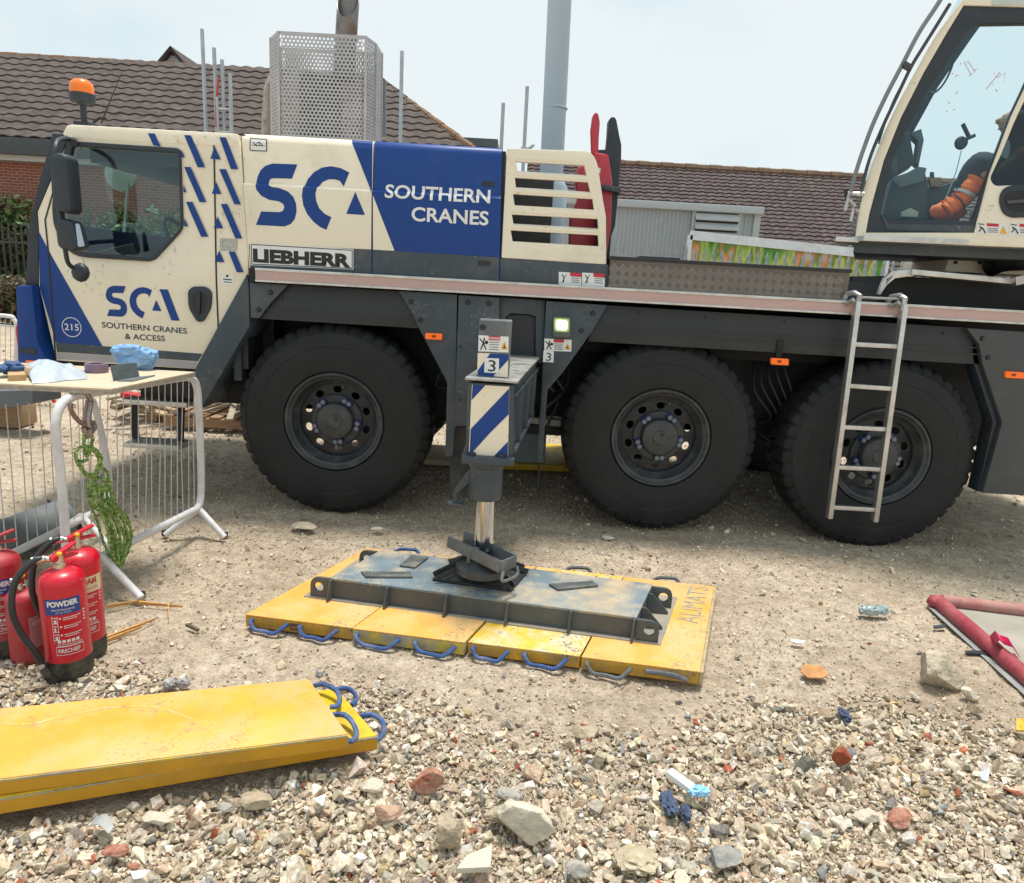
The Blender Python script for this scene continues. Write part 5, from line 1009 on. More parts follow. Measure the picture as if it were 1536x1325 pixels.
skinned('jacket', [V_[0]+Vector((0, 0, .03)), V_[1], V_[2], V_[7], V_[8], V_[10], V_[11]], [(0, 1), (1, 2), (2, 3), (3, 4), (2, 5), (5, 6)], [.15, .15, .17, .085, .065, .085, .065], hivis, per)
mb = MB()
for a in (V_[16], V_[20]): mb.blob(a+Vector((-.03, 0, .0)), (.13, .055, .06), 2, .12, seed=3)
part('boots', mb, hivis, per)
for k, tt in enumerate((.16, .34)):
    a_, b_, c_ = op(1466-k*4, 268, tt), op(1444-k*6, 298, tt), op(1420-k*8, 316, tt)
    pts_ = smooth_line([a_, a_.lerp(b_, .5), b_, b_.lerp(c_, .5), c_], 8)
    mb = MB().tube(pts_, [.052+.012*mnoise.noise(Vector((i*.45, k*9, 0)))+.006*(i % 3 == 0) for i in range(len(pts_))], 16); part('legging', mb, hivis, per, label='orange hi-vis trouser leg')
    i_ = len(pts_)//3; part('reflective_band', MB().tube([pts_[i_], pts_[i_+2]], .063, 16), mat('reflective_grey', (.5, .5, .47), .4, m=.3), per)
    part('strap', MB().tube([pts_[i_+8], pts_[i_+9]], .062, 16), black, per)
for s_ in (-1, 1):
    hc = V_[9 if s_ > 0 else 12]; mbh = MB(); fdir = -OD
    mbh.blob(hc+fdir*.05, (.05, .022, .03), 2, .05)
    for k in range(4): b_ = hc+fdir*.085+Vector((0, 0, -.024+.016*k)); mbh.tube([b_, b_+fdir*(.035+.006*(k % 3))-Vector((0, 0, .008)), b_+fdir*.055-Vector((0, 0, .028))], [.0085, .008, .006], 8)
    mbh.tube([hc+fdir*.05+Vector((0, 0, .03)), hc+fdir*.085+Vector((0, 0, .045)), hc+fdir*.11+Vector((0, 0, .035))], [.010, .009, .007], 8); part('hand', mbh, skin, per)
part('hair', MB().blob(head+OD*.045+Vector((0, 0, .055)), (.095, .10, .08), 2, .08), mat('brown_hair', (.10, .05, .03), .7, var=.3), per)
mb = MB(); mb.blob(head-OD*.105, (.025, .015, .022), 1, .0); 
for s_ in (-1, 1): mb.blob(head+ON*.085*s_, (.02, .012, .03), 1, .0)
part('face', mb, skin, per, label='nose and ears')
mb = MB()
for s_ in (-1, 1): mb.blob(head-OD*.085+ON*.033*s_+Vector((0, 0, .025)), (.012, .012, .009), 1, 0)
part('eyes', mb, black, per); part('mouth', MB().blob(head-OD*.088-Vector((0, 0, .045)), (.012, .028, .007), 1, 0), mat('lips', (.35, .13, .10), .5), per)
st_ = root('operator_seat', 'dark padded seat behind the operator in the operator cab', 'seat', tuple(op(1545, 335)))
a = op(1500, 318, TT); part('cushion', MB().box(op(1530, 322, TT), (.5, .5, .12), Matrix.Rotation(-th, 3, 'Z')), blk2, st_, bevel=.03)
part('backrest', MB().box(op(1580, 240, TT), (.12, .48, .75), Matrix.Rotation(-th, 3, 'Z') @ Matrix.Rotation(rad(8), 3, 'Y')), blk2, st_, bevel=.03)
# ---------------------------------------------------------------- yellow mats under the outrigger
MT = .065
ytop = mat('dusty_yellow_board', (.76, .385, .07), .62, var=.14, sc=5, dirt=(.58, .44, .27), dsc=2.6, dth=.5, dmix=.62, bump=.12, bsc=60, speck=((.30, .22, .11), 60, .90, .8))
ybr = mat('bright_yellow_board', (.74, .46, .04), .55, var=.2, sc=7, dirt=(.60, .52, .40), dsc=9, dth=.50, dmix=.9, bump=.15, bsc=60, speck=((.16, .14, .11), 50, .86, .9))
yedge = mat('yellow_edge', (.58, .30, .012), .5, var=.2, sc=9, dirt=(.25, .19, .10), dsc=7, dth=.53, dmix=.7, speck=((.10, .08, .05), 45, .9, .8))
worn = mat('worn_grey_edge', (.32, .29, .23), .8, var=.3, sc=12, dirt=(.6, .45, .03), dsc=7, dth=.52, dmix=.9)
ply = mat('plywood_edge', (.50, .38, .22), .8, var=.25, sc=20, dirt=(.2, .14, .08), dsc=18, dth=.5, dmix=.6)
rope_b = mat('blue_rope', (.035, .085, .24), .75, var=.35, sc=30, dirt=(.30, .32, .36), dsc=14, dth=.55, dmix=.5, bump=.4, bsc=200)
rope_g = mat('grey_rope', (.12, .125, .13), .75, var=.35, sc=30, bump=.4, bsc=200)
MC = [G(367, 921.5, MT), G(1051.5, 1008, MT), G(1072, 880, MT), G(548, 822, MT)]
def bil(c, s, t, dz=0.): v = (c[0]*(1-s)+c[1]*s)*(1-t)+(c[3]*(1-s)+c[2]*s)*t; return v+Vector((0, 0, dz))
fl_ = (MC[1]-MC[0]); S_of = lambda x, y: (G(x, y, MT)-MC[0]).dot(fl_)/fl_.dot(fl_)
cuts = [0, S_of(531, 940), S_of(698, 967), S_of(870.6, 987), 1]
fdir = Vector((-(MC[0]-MC[3]).normalized().x*-1, (MC[0]-MC[3]).normalized().y, 0)); fdir = (MC[0]-MC[3]).normalized()
def rope(name, p, q, out, sag, parent, m, r=.0098, rise=0.):
    md = (p+q)/2; pts = [p, p+out*.016, p.lerp(q, .18)+out*.034-Vector((0, 0, sag*.8)), md+out*.04-Vector((0, 0, sag)), p.lerp(q, .82)+out*.05-Vector((0, 0, sag*.8)), q+out*.025, q]
    for v in pts: v.z = max(v.z+rise, .012)
    return part(name, MB().tube(smooth_line(pts, 5), r, 8), m, parent)
MG = 'yellow outrigger mats laid side by side'
ml = ['leftmost yellow mat under the grey spreader plate, dusty top', 'second yellow mat from the left under the spreader plate, worn grey front edge', 'third yellow mat under the spreader plate, bright chipped yellow top', 'rightmost yellow mat under the spreader plate, stencilled lettering and grey rope']
for i in range(4):
    a, b = cuts[i]+.002, cuts[i+1]-.002
    r_ = root('ground_mat', ml[i], 'mat', tuple(bil(MC, (a+b)/2, .5, -MT)), MG)
    dz = (.0, .004, -.002, .0)[i]; sh_ = (.0, -.012, .008, .0)[i]
    tp = [bil(MC, a, sh_, dz), bil(MC, b, sh_, dz), bil(MC, b, 1+sh_, dz), bil(MC, a, 1+sh_, dz)]; lo = [Vector((v.x, v.y, .004)) for v in tp]
    part('board', MB().hexa(lo, [Vector((v.x, v.y, v.z-.007)) for v in tp]), (yedge, worn, yedge, yedge)[i], r_, bevel=.004)
    part('top_skin', MB().hexa([Vector((v.x, v.y, v.z-.0068)) for v in tp], tp), (ytop, ytop, ybr, ytop)[i], r_, bevel=.002)
    f0, f1 = lo[0], lo[1]; up = Vector((0, 0, MT*.55))
    hp = [[(.07, .40), (.53, .86)], [(.05, .42), (.58, .92)], [(.06, .36), (.52, .88)], [(.06, .42)]][i]
    for k, (u, v) in enumerate(hp): rope('rope_handle', f0.lerp(f1, u)+up, f0.lerp(f1, v)+up, fdir, (.036, .03, .034, .04)[i], r_, rope_g if i == 3 else rope_b)
    bb = [lo[3].lerp(lo[2], .3)+up, lo[3].lerp(lo[2], .62)+up]; rope('rope_handle', bb[0], bb[1], -fdir, -.03, r_, rope_g if i > 1 else rope_b)
    if i == 3:
        part('edge_trim', MB().hexa([lo[1]+Vector((.001, 0, 0)), lo[2]+Vector((.001, 0, 0)), lo[2]+Vector((.016, .003, 0)), lo[1]+Vector((.016, .003, 0))], [v+Vector((0, 0, MT-.008)) for v in (lo[1]+Vector((.001, 0, 0)), lo[2]+Vector((.001, 0, 0)), lo[2]+Vector((.016, .003, 0)), lo[1]+Vector((.016, .003, 0)))]), ply, r_)
        ev = [f0.lerp(f1, u)+up+fdir*.008 for u in (.55, .68, .8, .9)]; ev[0].z += .0; ev[3].z -= .018; ev[2].z -= .004; part('rope_end', MB().tube(smooth_line(ev, 6), .012, 8), rope_g, r_)
        tA, tB, tC = G(1021, 934, MT+.001), G(1037, 882, MT+.001), G(1053, 934, MT+.001)
        bl3, br3, tl3 = G(1047, 936, MT+.0012), G(1064, 882, MT+.0012), G(1014, 932, MT+.0012)
        part('stencil', txt_bm('ALIMATS', flat(bl3, br3, tl3), .0), mat('faded_stencil', (.27, .27, .22), .7, var=.3, sc=40, dirt=(.6, .36, .09), dsc=30, dth=.6, dmix=.8), r_, smooth=0)
    if i == 0:
        pa, pb = f0.lerp(f1, .43), f0.lerp(f1, .535); o = fdir*.004
        part('plaque', MB().hexa([pa+o+Vector((0, 0, .012)), pb+o+Vector((0, 0, .012)), pb+o+Vector((0, 0, .046)), pa+o+Vector((0, 0, .046))], [v+fdir*.003 for v in (pa+o+Vector((0, 0, .012)), pb+o+Vector((0, 0, .012)), pb+o+Vector((0, 0, .046)), pa+o+Vector((0, 0, .046)))]), mat('brown_plaque', (.06, .04, .03), .5), r_)
        o = fdir*.0085; part('lettering', txt_bm('MATS', flat(pa.lerp(pb, .12)+o+Vector((0, 0, .02)), pa.lerp(pb, .9)+o+Vector((0, 0, .02)), pa.lerp(pb, .12)+o+Vector((0, 0, .038)))), mat('orange_print', (.6, .2, .03), .6), r_, smooth=0)
# spreader plate -------------------------------------------------------------------
PZ = .175; BZ = MT+.006
BC = [G(455, 894, BZ), G(991, 967, BZ), G(1016, 896, BZ), G(553, 827, BZ)]; TC = [G(497, 867.5, PZ), G(955, 926.5, PZ), G(979, 876, PZ), G(572, 824.5, PZ)]
sp_steel = mat('spreader_steel', (.064, .080, .090), .5, m=.1, var=.15, sc=4, dirt=(.16, .14, .115), dsc=5, dth=.52, dmix=.6)
sp_top = mat('dusty_spreader_top', (.165, .215, .24), .55, m=.1, var=.3, sc=4, dirt=(.52, .39, .23), dsc=2.6, dth=.57, dmix=.95, bump=.15, bsc=50, speck=((.50, .42, .30), 90, .86, .9))
spr = root('spreader_plate', 'grey steel spreader plate with lifting lugs lying on the four yellow mats', 'spreader plate', tuple(sum(BC, Vector())/4-Vector((0, 0, .006))))
part('base_flange', MB().hexa([v-Vector((0, 0, .012)) for v in BC], BC), mat('dusty_flange', (.22, .21, .19), .7, var=.2, sc=6, dirt=(.42, .34, .23), dsc=4, dth=.48, dmix=.7), spr, bevel=.003)
WB = [bil(BC, .035+.0, .10), bil(BC, .965, .10), bil(BC, .955, .93), bil(BC, .045, .93)]
WB = [Vector((t.x, t.y, BZ)) for t in TC]
part('side_wall', MB().hexa([v+Vector((0, 0, .0005)) for v in WB], [Vector((t.x, t.y, PZ-.013)) for t in TC]), sp_steel, spr)
part('top_plate', MB().hexa([Vector((t.x, t.y, t.z-.0125)) for t in TC], TC), sp_top, spr, bevel=.003)
ux = (TC[1]-TC[0]).normalized(); uy = (TC[2]-TC[1]).normalized(); 
def gusset(p, out, w, h, parent):
    t = Vector((0, 0, 1)).cross(out).normalized()*.005
    pts = [p+Vector((0, 0, h)), p, p+out*w, p+out*w+Vector((0, 0, .012)), p+out*.022+Vector((0, 0, h))]
    return part('gusset', MB().hexa([v-t for v in pts], [v+t for v in pts]), sp_steel, parent)
H_ = PZ-BZ-.008
H_ = PZ-BZ-.004
fw = (Vector((BC[0].x, BC[0].y, 0))-Vector((TC[0].x, TC[0].y, 0))).dot(-uy)
for s in (.004, .2, .4, .6, .8, .996):
    p = WB[0].lerp(WB[1], s); gusset(p-uy*.001, -uy, .05, H_, spr)
for s in (.3, .72): gusset(WB[1].lerp(WB[2], s)+ux*.001, ux, .105, H_, spr)
for s in (.2, .5, .8): gusset(WB[3].lerp(WB[2], s)+uy*.001, uy, .04, H_, spr)
def lug(p, d, parent):      # upright tab with a hole, standing outwards along d from p
    n = Vector((-d.y, d.x, 0)).normalized(); w, h = .105, .104
    outl = round_poly([(0, 0), (w, 0), (w, h), (0, h)], [0, .0, .05, .0]); hole = [(.060+.024*math.cos(k*math.pi/10), .052+.024*math.sin(k*math.pi/10)) for k in range(20)]
    return part('lifting_lug', MB().add(curve_mesh([outl, hole], .016, .002), Matrix(((d.x, 0, n.x, p.x), (d.y, 0, n.y, p.y), (0, 1, 0, p.z), (0, 0, 0, 1)))), sp_steel, parent)
lug(WB[1]+uy*.06-uy*.07+ux*.004, ux, spr); lug(WB[2]+ux*.004-uy*.03, ux, spr); lug(WB[0]-ux*.004, -ux, spr); lug(WB[3]-ux*.004-uy*.03, -ux, spr)
offc = mat('offcut_steel', (.085, .10, .10), .55, m=.2, var=.2, dirt=(.28, .25, .2), dsc=8, dth=.5, dmix=.5)
z_s2 = lambda p: Z1(p, 3.84, 340, 760); z_s3 = lambda p: Z1(p, 3.84, 700, 780)
for pts, lb in ((z_s2([(800, 410), (1072, 411), (1060, 383), (773, 380)]), 'long thin steel offcut on the left end of the spreader plate'), (z_s2([(995, 345), (1085, 356), (1162, 297), (1062, 288)]), 'squarish steel offcut behind the long offcut on the spreader plate'), (z_s3([(525, 408), (757, 384), (722, 357), (473, 376)]), 'steel offcut lying on the right half of the spreader plate')):
    c = [G(a, b, PZ+.004) for a, b in pts]; solo('steel_offcut', MB().hexa([v-Vector((0, 0, .003)) for v in c], [v+Vector((0, 0, .008)) for v in c]), offc, lb, 'steel plate', 'steel offcuts on the spreader plate', bevel=.002)
# far outrigger mats ----------------------------------------------------------------
a, b = G(742, 704, .0), G(852, 706, .0)
fm = root('ground_mat', 'yellow and black edged mat on the far side, seen under the chassis', 'mat', tuple((a+b)/2))
part('board', MB().hexa([a, b+Vector((.5, 0, 0)), b+Vector((.6, .9, 0)), a+Vector((.1, .9, 0))], [v+Vector((0, 0, .055)) for v in (a, b+Vector((.5, 0, 0)), b+Vector((.6, .9, 0)), a+Vector((.1, .9, 0)))]), mat('clean_yellow', (.74, .46, .02), .5, var=.1, dirt=(.05, .05, .05), dsc=5, dth=.6, dmix=.8), fm, bevel=.004)
a, b = G(632, 697, .0), G(690, 700, .0)
solo('timber_board', MB().hexa([a-Vector((.3, 0, 0)), b, b+Vector((.1, .6, 0)), a+Vector((-.2, .6, 0))], [v+Vector((0, 0, .05)) for v in (a-Vector((.3, 0, 0)), b, b+Vector((.1, .6, 0)), a+Vector((-.2, .6, 0)))]), mat('pale_timber', (.52, .41, .26), .8, var=.15, stretch=(1, 8, 8)), 'pale timber board on the ground, seen behind the first tyre', 'board', bevel=.004)

# stacked yellow mats in the foreground ------------------------------------------------
ys = mat('stack_yellow_top', (.74, .37, .045), .5, var=.14, sc=3.5, dirt=(.60, .43, .25), dsc=2.4, dth=.51, dmix=.62, bump=.06, bsc=60, speck=((.34, .24, .11), 70, .905, .8))
z_f = lambda p: Z1(p, 2.477, 0, 980)
def ext(c, k): return [c[0]+(c[0]-c[1])*k, c[1], c[2], c[3]+(c[3]-c[2])*k]
SG = 'yellow mats stacked in the foreground'
up_c = ext([G(0, 1167.7, .148), G(521, 1101, .148), G(463, 1018.5, .148), G(0, 1062.8, .148)], .28)
lw_c = ext([G(0, 1196, .088), G(565, 1103, .088), G(505, 1033, .088), G(0, 1090, .088)], .28)
def slab(name, lab, c, th, topm, edgem, hands, outd, lip=True):
    r_ = root(name, lab, 'mat', tuple(sum(c, Vector())/4-Vector((0, 0, th))), SG); d = Vector((0, 0, 1))
    part('board', MB().hexa([v-d*th for v in c], [v-d*.0125 for v in c]), edgem, r_, bevel=.003)
    part('top_skin', MB().hexa([v-d*.0122 for v in c], c), topm, r_, bevel=.0025)
    if lip:
        ce = sum(c, Vector())/4; a_, b_ = c[0], c[1]; o = (a_-c[3]).normalized()
        part('edge_trim', MB().hexa([a_-d*.004, b_-d*.004, b_-d*.0105, a_-d*.0105], [v+o*.004 for v in (a_-d*.004, b_-d*.004, b_-d*.0105, a_-d*.0105)]), worn, r_)
    return r_
upm = slab('ground_mat', 'upper yellow mat of the foreground stack, with a scuffed arc on top', up_c, .056, ys, mat('stack_edge', (.54, .27, .01), .45, var=.12, sc=3, dirt=(.3, .18, .04), dsc=4, dth=.6, dmix=.5), 2, None)
lwm = slab('ground_mat', 'lower yellow mat of the foreground stack, sticking out to the right', lw_c, .058, mat('clean_yellow', (.8, .52, .02)), MATS['stack_edge'], 2, None)
part('end_cap', MB().hexa([lw_c[1]-Vector((0, 0, .058)), lw_c[2]-Vector((0, 0, .058)), lw_c[2]-Vector((0, 0, .013)), lw_c[1]-Vector((0, 0, .013))], [v+Vector((.004, .001, 0)) for v in (lw_c[1]-Vector((0, 0, .058)), lw_c[2]-Vector((0, 0, .058)), lw_c[2]-Vector((0, 0, .013)), lw_c[1]-Vector((0, 0, .013)))]), worn, lwm)
part('end_splinters', MB().hexa([up_c[1]-Vector((0, 0, .05)), up_c[2]-Vector((0, 0, .05)), up_c[2]-Vector((0, 0, .012)), up_c[1]-Vector((0, 0, .012))], [v+Vector((.004, .001, 0)) for v in (up_c[1]-Vector((0, 0, .05)), up_c[2]-Vector((0, 0, .05)), up_c[2]-Vector((0, 0, .012)), up_c[1]-Vector((0, 0, .012)))]), worn, upm)
arc = [(10, 266), (120, 262), (250, 232), (380, 205), (490, 196), (560, 198), (640, 216), (720, 248), (790, 290), (825, 340)]
arc = [z_f([p])[0] for p in arc]
def on_top(px, z): return [G(a, b, z) for a, b in px]
mb = MB(); w_ = strip(arc, 2.4); h_ = len(w_)//2
L_, R_2 = on_top(w_[:h_], .1486), on_top(w_[h_:][::-1], .1486)
for k in range(h_-1): mb.face([L_[k], L_[k+1], R_2[k+1], R_2[k]])
part('scuffed_arc', mb, mat('scuff', (.50, .38, .19), .8, var=.5, sc=30, dirt=(.74, .42, .06), dsc=16, dth=.47, dmix=.9), upm, smooth=0)
def loop_rope(parent, px, z, r=.0095):
    pts = [G(a, b, zz) for (a, b), zz in zip(px, z)]; return part('rope_handle', MB().tube(smooth_line(pts, 6), r, 8), rope_b, parent)
loop_rope(upm, z_f([(1165, 122), (1200, 115), (1245, 135), (1262, 165), (1255, 195), (1225, 200)]), [.12, .13, .13, .12, .115, .115])
loop_rope(upm, z_f([(1240, 228), (1280, 230), (1310, 258), (1325, 300), (1310, 325), (1288, 322)]), [.12, .13, .125, .11, .10, .10])
loop_rope(lwm, z_f([(1250, 135), (1290, 130), (1318, 150), (1322, 175), (1305, 195)]), [.09, .09, .07, .05, .05])
loop_rope(lwm, z_f([(1335, 235), (1385, 230), (1418, 250), (1427, 285), (1412, 315), (1400, 322)]), [.07, .085, .08, .065, .05, .05])

# ---------------------------------------------------------------- fire extinguishers
ered = mat('extinguisher_red', (.56, .006, .022), .32, var=.04, sc=3, coat=.15, dirt=(.40, .08, .06), dsc=5, dth=.6, dmix=.5, speck=((.5, .35, .28), 60, .93, .6))
ered2 = mat('dusty_extinguisher_red', (.42, .018, .03), .45, var=.1, sc=4, dirt=(.36, .12, .10), dsc=4, dth=.5, dmix=.6)
ebase = mat('black_skirt', (.022, .024, .022), .7, var=.2, dirt=(.16, .145, .10), dsc=16, dth=.52, dmix=.7)
def extinguisher(lab, base, R, H, rz, bodym, tag_, hose, lever=38, skirt=True, tilt=0.):
    r_ = root('fire_extinguisher', lab, 'fire extinguisher', (0, 0, 0), 'fire extinguishers grouped by the barrier')
    sk = .078 if skirt else .0
    sh_ = [(H-R*.62, R), (H-R*.40, R*.955), (H-R*.22, R*.82), (H-R*.09, R*.60), (H-R*.02, R*.36), (H, R*.30)]
    bp = [(.012 if not skirt else sk-.02, R*.93 if not skirt else R)]+([(.03, R)] if not skirt else [])+[(H*.5, R)]+sh_
    part('cylinder', MB().lathe(bp, n=48), bodym, r_)
    if skirt: part('base_skirt', MB().lathe([(0, R*.96), (.008, R*1.012), (sk, R*1.012), (sk+.001, R*.99)], n=48), ebase, r_)
    else: part('foot_ring', MB().lathe([(0, R*.9), (.014, R*.94)], n=40), bodym, r_)
    v = part('valve', MB().lathe([(H-.004, R*.26), (H+.02, R*.26), (H+.022, R*.2), (H+.05, R*.2), (H+.055, R*.14)], n=20).tube([(0, 0, H+.035), (-R*.62, 0, H+.045)], .011, 10), mat('nickel', (.60, .58, .55), .25, m=.9, var=.1), r_)
    la = rad(lever); d = Vector((math.cos(la), math.sin(la), 0))
    a = Vector((0, 0, H+.05))-d*.03
    part('lever', MB().bar(a, a+d*.10+Vector((0, 0, .034)), .026, .010).bar(a+Vector((0, 0, -.008)), a+d*.05+Vector((0, 0, .012)), .028, .022), bodym, r_, bevel=.003)
    part('carry_handle', MB().bar(a+Vector((0, 0, -.012)), a+d*.105+Vector((0, 0, -.012)), .024, .010), bodym, r_, bevel=.003)
    part('safety_pin', MB().blob(a+d*.035+Vector((0, -.018, .012)), (.011, .011, .011), 2, 0), mat('yellow_pin', (.8, .42, .02), .4), r_)
    if hose:
        pts = [(-R*.55, 0, H+.045), (-R*1.0, -.01, H+.045), (-R*1.75, -.03, H-.02), (-R*1.98, -.05, H*.72), (-R*1.75, -.05, H*.5), (-R*1.25, -.055, H*.28), (-R*1.02, -.055, H*.12)]
        part('hose', MB().tube(smooth_line(pts, 8), .0125, 10), mat('black_hose', (.02, .022, .024), .45, var=.1), r_)
        q = Vector(pts[-1]); part('nozzle', MB().tube([q+Vector((-.004, 0, .015)), q+Vector((.012, 0, -.03)), q+Vector((.03, .0, -.055))], [.016, .017, .024], 10), ebase, r_)
        part('hose_ferrule', MB().tube([Vector(pts[0]), Vector(pts[0])+Vector((-.045, -.002, .0))], .0155, 10), MATS['nickel'], r_); part('hose_ferrule', MB().tube([q+Vector((-.012, 0, .03)), q+Vector((-.003, 0, .01))], .0155, 10), MATS['nickel'], r_)
    def cyl(th0, th1, z0, z1, off): return lambda u, v: Vector((math.sin(th0+(th1-th0)*u)*(R+off), -math.cos(th0+(th1-th0)*u)*(R+off), z0+(z1-z0)*v))
    def band(name, th0, th1, z0, z1, m, off=.0008, n=14):
        mb = MB(); f = cyl(th0, th1, z0, z1, off)
        g = [[mb.bm.verts.new(f(i/n, j)) for j in (0, 1)] for i in range(n+1)]
        for i in range(n): mb.bm.faces.new((g[i][0], g[i+1][0], g[i+1][1], g[i][1]))
        return part(name, mb, m, r_)
    def text(s, th0, th1, z0, z1, m, bold=.01, off=.0016, name='lettering'): return part(name, txt_bm(s, cyl(th0, th1, z0, z1, off), bold, sub=14), m, r_, smooth=0)
    off_w = mat('label_white', (.75, .73, .70), .5)
    if tag_ == 'powder' or tag_ == 'foam':
        zb = H*.635; hgt = H*.145
        if tag_ == 'powder':
            band('name_band', -.78, .78, zb, zb+hgt, mat('label_blue', (.018, .055, .24), .4)); text('POWDER', -.64, .66, zb+hgt*.52, zb+hgt*.88, off_w, .045)
            text('FIRE EXTINGUISHER', -.46, .5, zb+hgt*.26, zb+hgt*.38, off_w, .0); text('ABC DRY POWDER', -.3, .34, zb+hgt*.1, zb+hgt*.18, off_w, .0)
        else:
            band('name_band', -.2, 1.1, zb, zb+hgt, mat('label_cream', (.68, .58, .36), .45)); text('FOAM', -.12, .75, zb+hgt*.5, zb+hgt*.9, mat('label_red', (.5, .04, .03), .5), .04); text('FIRE EXTINGUISHER', -.1, .8, zb+hgt*.2, zb+hgt*.32, mat('label_red', (.5, .04, .03)), .0)
        mb = MB(); rr2 = random.Random(2); y = zb-H*.035
        def seg(m_, a0, a1, z0, z1):
            f = cyl(a0, a1, z0, z1, .0012); q = [m_.bm.verts.new(f(u, v)) for u, v in ((0, 0), (1, 0), (1, 1), (0, 1))]; m_.bm.faces.new(q)
        for k in range(3):
            z = zb-H*.03-k*H*.078
            for w0, w1, zz in ((-.5, -.24, 0), (-.5, -.24, -.052), (-.5, -.48, -.025), (-.26, -.24, -.025)): seg(mb, w0, w1, z+zz*H-.004*(zz == -.025)*6, z+zz*H+(.003 if zz != -.025 else .022*H/.5))
            seg(mb, -.44, -.32, z-.03*H, z-.022*H); seg(mb, -.4, -.3, z-.045*H, z-.015*H) if k != 1 else seg(mb, -.42, -.36, z-.045*H, z-.01*H)
            seg(mb, -.18, -.10, z-.012*H, z+.004*H)
            for j in range(2):
                x = -.02
                while x < .66-.1*j:
                    w_ = rr2.uniform(.03, .09); seg(mb, x, x+w_, z-.004*H-j*.018*H, z+.004*H-j*.018*H); x += w_+.02
        z = zb-H*.265
        for k in range(5): seg(mb, -.34+k*.19, -.34+k*.19+.14, z, z+.028*H); 
        for j in range(2):
            x = -.36
            while x < .62: w_ = rr2.uniform(.03, .1); seg(mb, x, x+w_, z-.018*H-j*.016*H, z-.012*H-j*.016*H); x += w_+.02
        for k in range(4): seg(mb, .86, .98, zb-H*(.01+.03*k), zb-H*(.01+.03*k)+.012*H)
        part('instructions', mb, off_w, r_, smooth=0)
        z = zb-H*.36; text('FIRECHIEF', -.36, .56, z, z+.038*H, off_w, .02)
        mb = MB()
        for a0, a1, z0, z1 in ((-.44, .74, z-.022*H, z-.017*H), (-.44, .74, z+.056*H, z+.061*H), (-.44, -.425, z-.022*H, z+.061*H), (.725, .74, z-.022*H, z+.061*H)): 
            n = 12
            for i in range(n): seg(mb, a0+(a1-a0)*i/n, a0+(a1-a0)*(i+1)/n, z0, z1)
        part('brand_box', mb, off_w, r_, smooth=0)
    else:
        band('paper_label', .1, .95, H*.22, H*.66, mat('pink_paper', (.50, .22, .22), .6, var=.15))
        text('CO', .3, .8, H*.55, H*.6, off_w, .0, name='small_print')
    r_.location = base; r_.rotation_euler = (tilt*.3, tilt, rz)
    return r_
def gp(x, y, z=0): v = G(x, y, z); return v
def exloc(x, ybot, R): v = G(x, ybot, 0); d = Vector((v.x, v.y, 0)).normalized(); return tuple(v+d*R)
extinguisher('front red powder fire extinguisher with blue band and black hose', exloc(108, 1021, .084), .084, .455, rad(30), ered, 'powder', True, tilt=rad(-1.0))
extinguisher('red foam fire extinguisher with cream band, behind the front powder one', exloc(129, 992, .084), .084, .480, rad(34), ered, 'foam', True, lever=20)
extinguisher('dusty red powder fire extinguisher at the left edge of the photo', exloc(11, 987, .084), .084, .450, rad(24), ered2, 'powder', False, lever=10)
extinguisher('small dark red fire extinguisher squeezed between the powder ones', exloc(45, 997, .062), .066, .315, rad(38), ered2, 'co', False, skirt=False, lever=50)

# ---------------------------------------------------------------- barriers, table, things on it
wht = mat('white_barrier_paint', (.70, .69, .68), .45, var=.06, sc=6, dirt=(.42, .36, .32), dsc=7, dth=.56, dmix=.6)
wire = mat('barrier_wire', (.58, .56, .53), .5, m=.3, var=.1)
NR = Vector((-2.09, 3.22, 0)); FR_ = Vector((-1.935, 4.25, 0)); dR = (FR_-NR).normalized(); nR = Vector((dR.y, -dR.x, 0))
def RP(x, y): return PV(x, y, NR, nR)
bar_r = root('crowd_barrier', 'white crowd barrier on the right under the table board, green rope hanging on it', 'barrier', tuple((NR+FR_)/2), 'white barriers holding up the table board')
px = [(101, 856), (100, 830), (92, 720), (84, 655), (84, 630), (92, 607), (110, 595), (132, 590.5), (200, 579), (270, 567.5), (287, 568), (295, 580), (298, 610), (301, 680), (302, 725), (301, 748), (296, 762), (280, 771), (152, 835)]
part('frame', MB().tube(smooth_line([RP(*p) for p in px], 5, True), .0215, 12, closed=True), wht, bar_r)
TA, TB, BA, BB = RP(132, 591), RP(287, 566), RP(118, 850), RP(298, 762)
def wires(parent, A, B, C, D, n, m, r=.0028, skip=()):
    mb = None; first = None
    for i in range(n):
        t = (i+.5)/n; p, q = A.lerp(B, t), C.lerp(D, t)
        j = Vector((random.uniform(-.012, .012), 0, 0)); part('wire', MB().tube([p, (p+q)/2+j, q], r, 6), m, parent)
wires(bar_r, RP(118, 595), RP(296, 566), RP(118, 850), RP(296, 763), 17, wire)
for jx, feet in (((152, 834), [(212, 897), (100, 880)]), ((298, 763), [(337, 806), (248, 803)])):
    j = RP(*jx)
    for f in feet: part('leg', MB().tube([j, G(f[0], f[1], .02)], .019, 10), wht, bar_r); part('leg_cap', MB().lathe([(0, .021), (.03, .021)], G(f[0], f[1], -.005), n=10), black, bar_r)
LX = -2.485
def LP(x, y): d = ray(x, y); return cC+d*((LX-cC.x)/d.x)
bar_l = root('crowd_barrier', 'white crowd barrier left of the green rope, before the grey tarpaulin roll', 'barrier', (LX, 3.4, 0), 'white barriers holding up the table board')
e_ = LP(0, 838); n_ = LP(40, 818); zl = n_.z
q1, q2 = LP(139, 770), LP(163, 715)
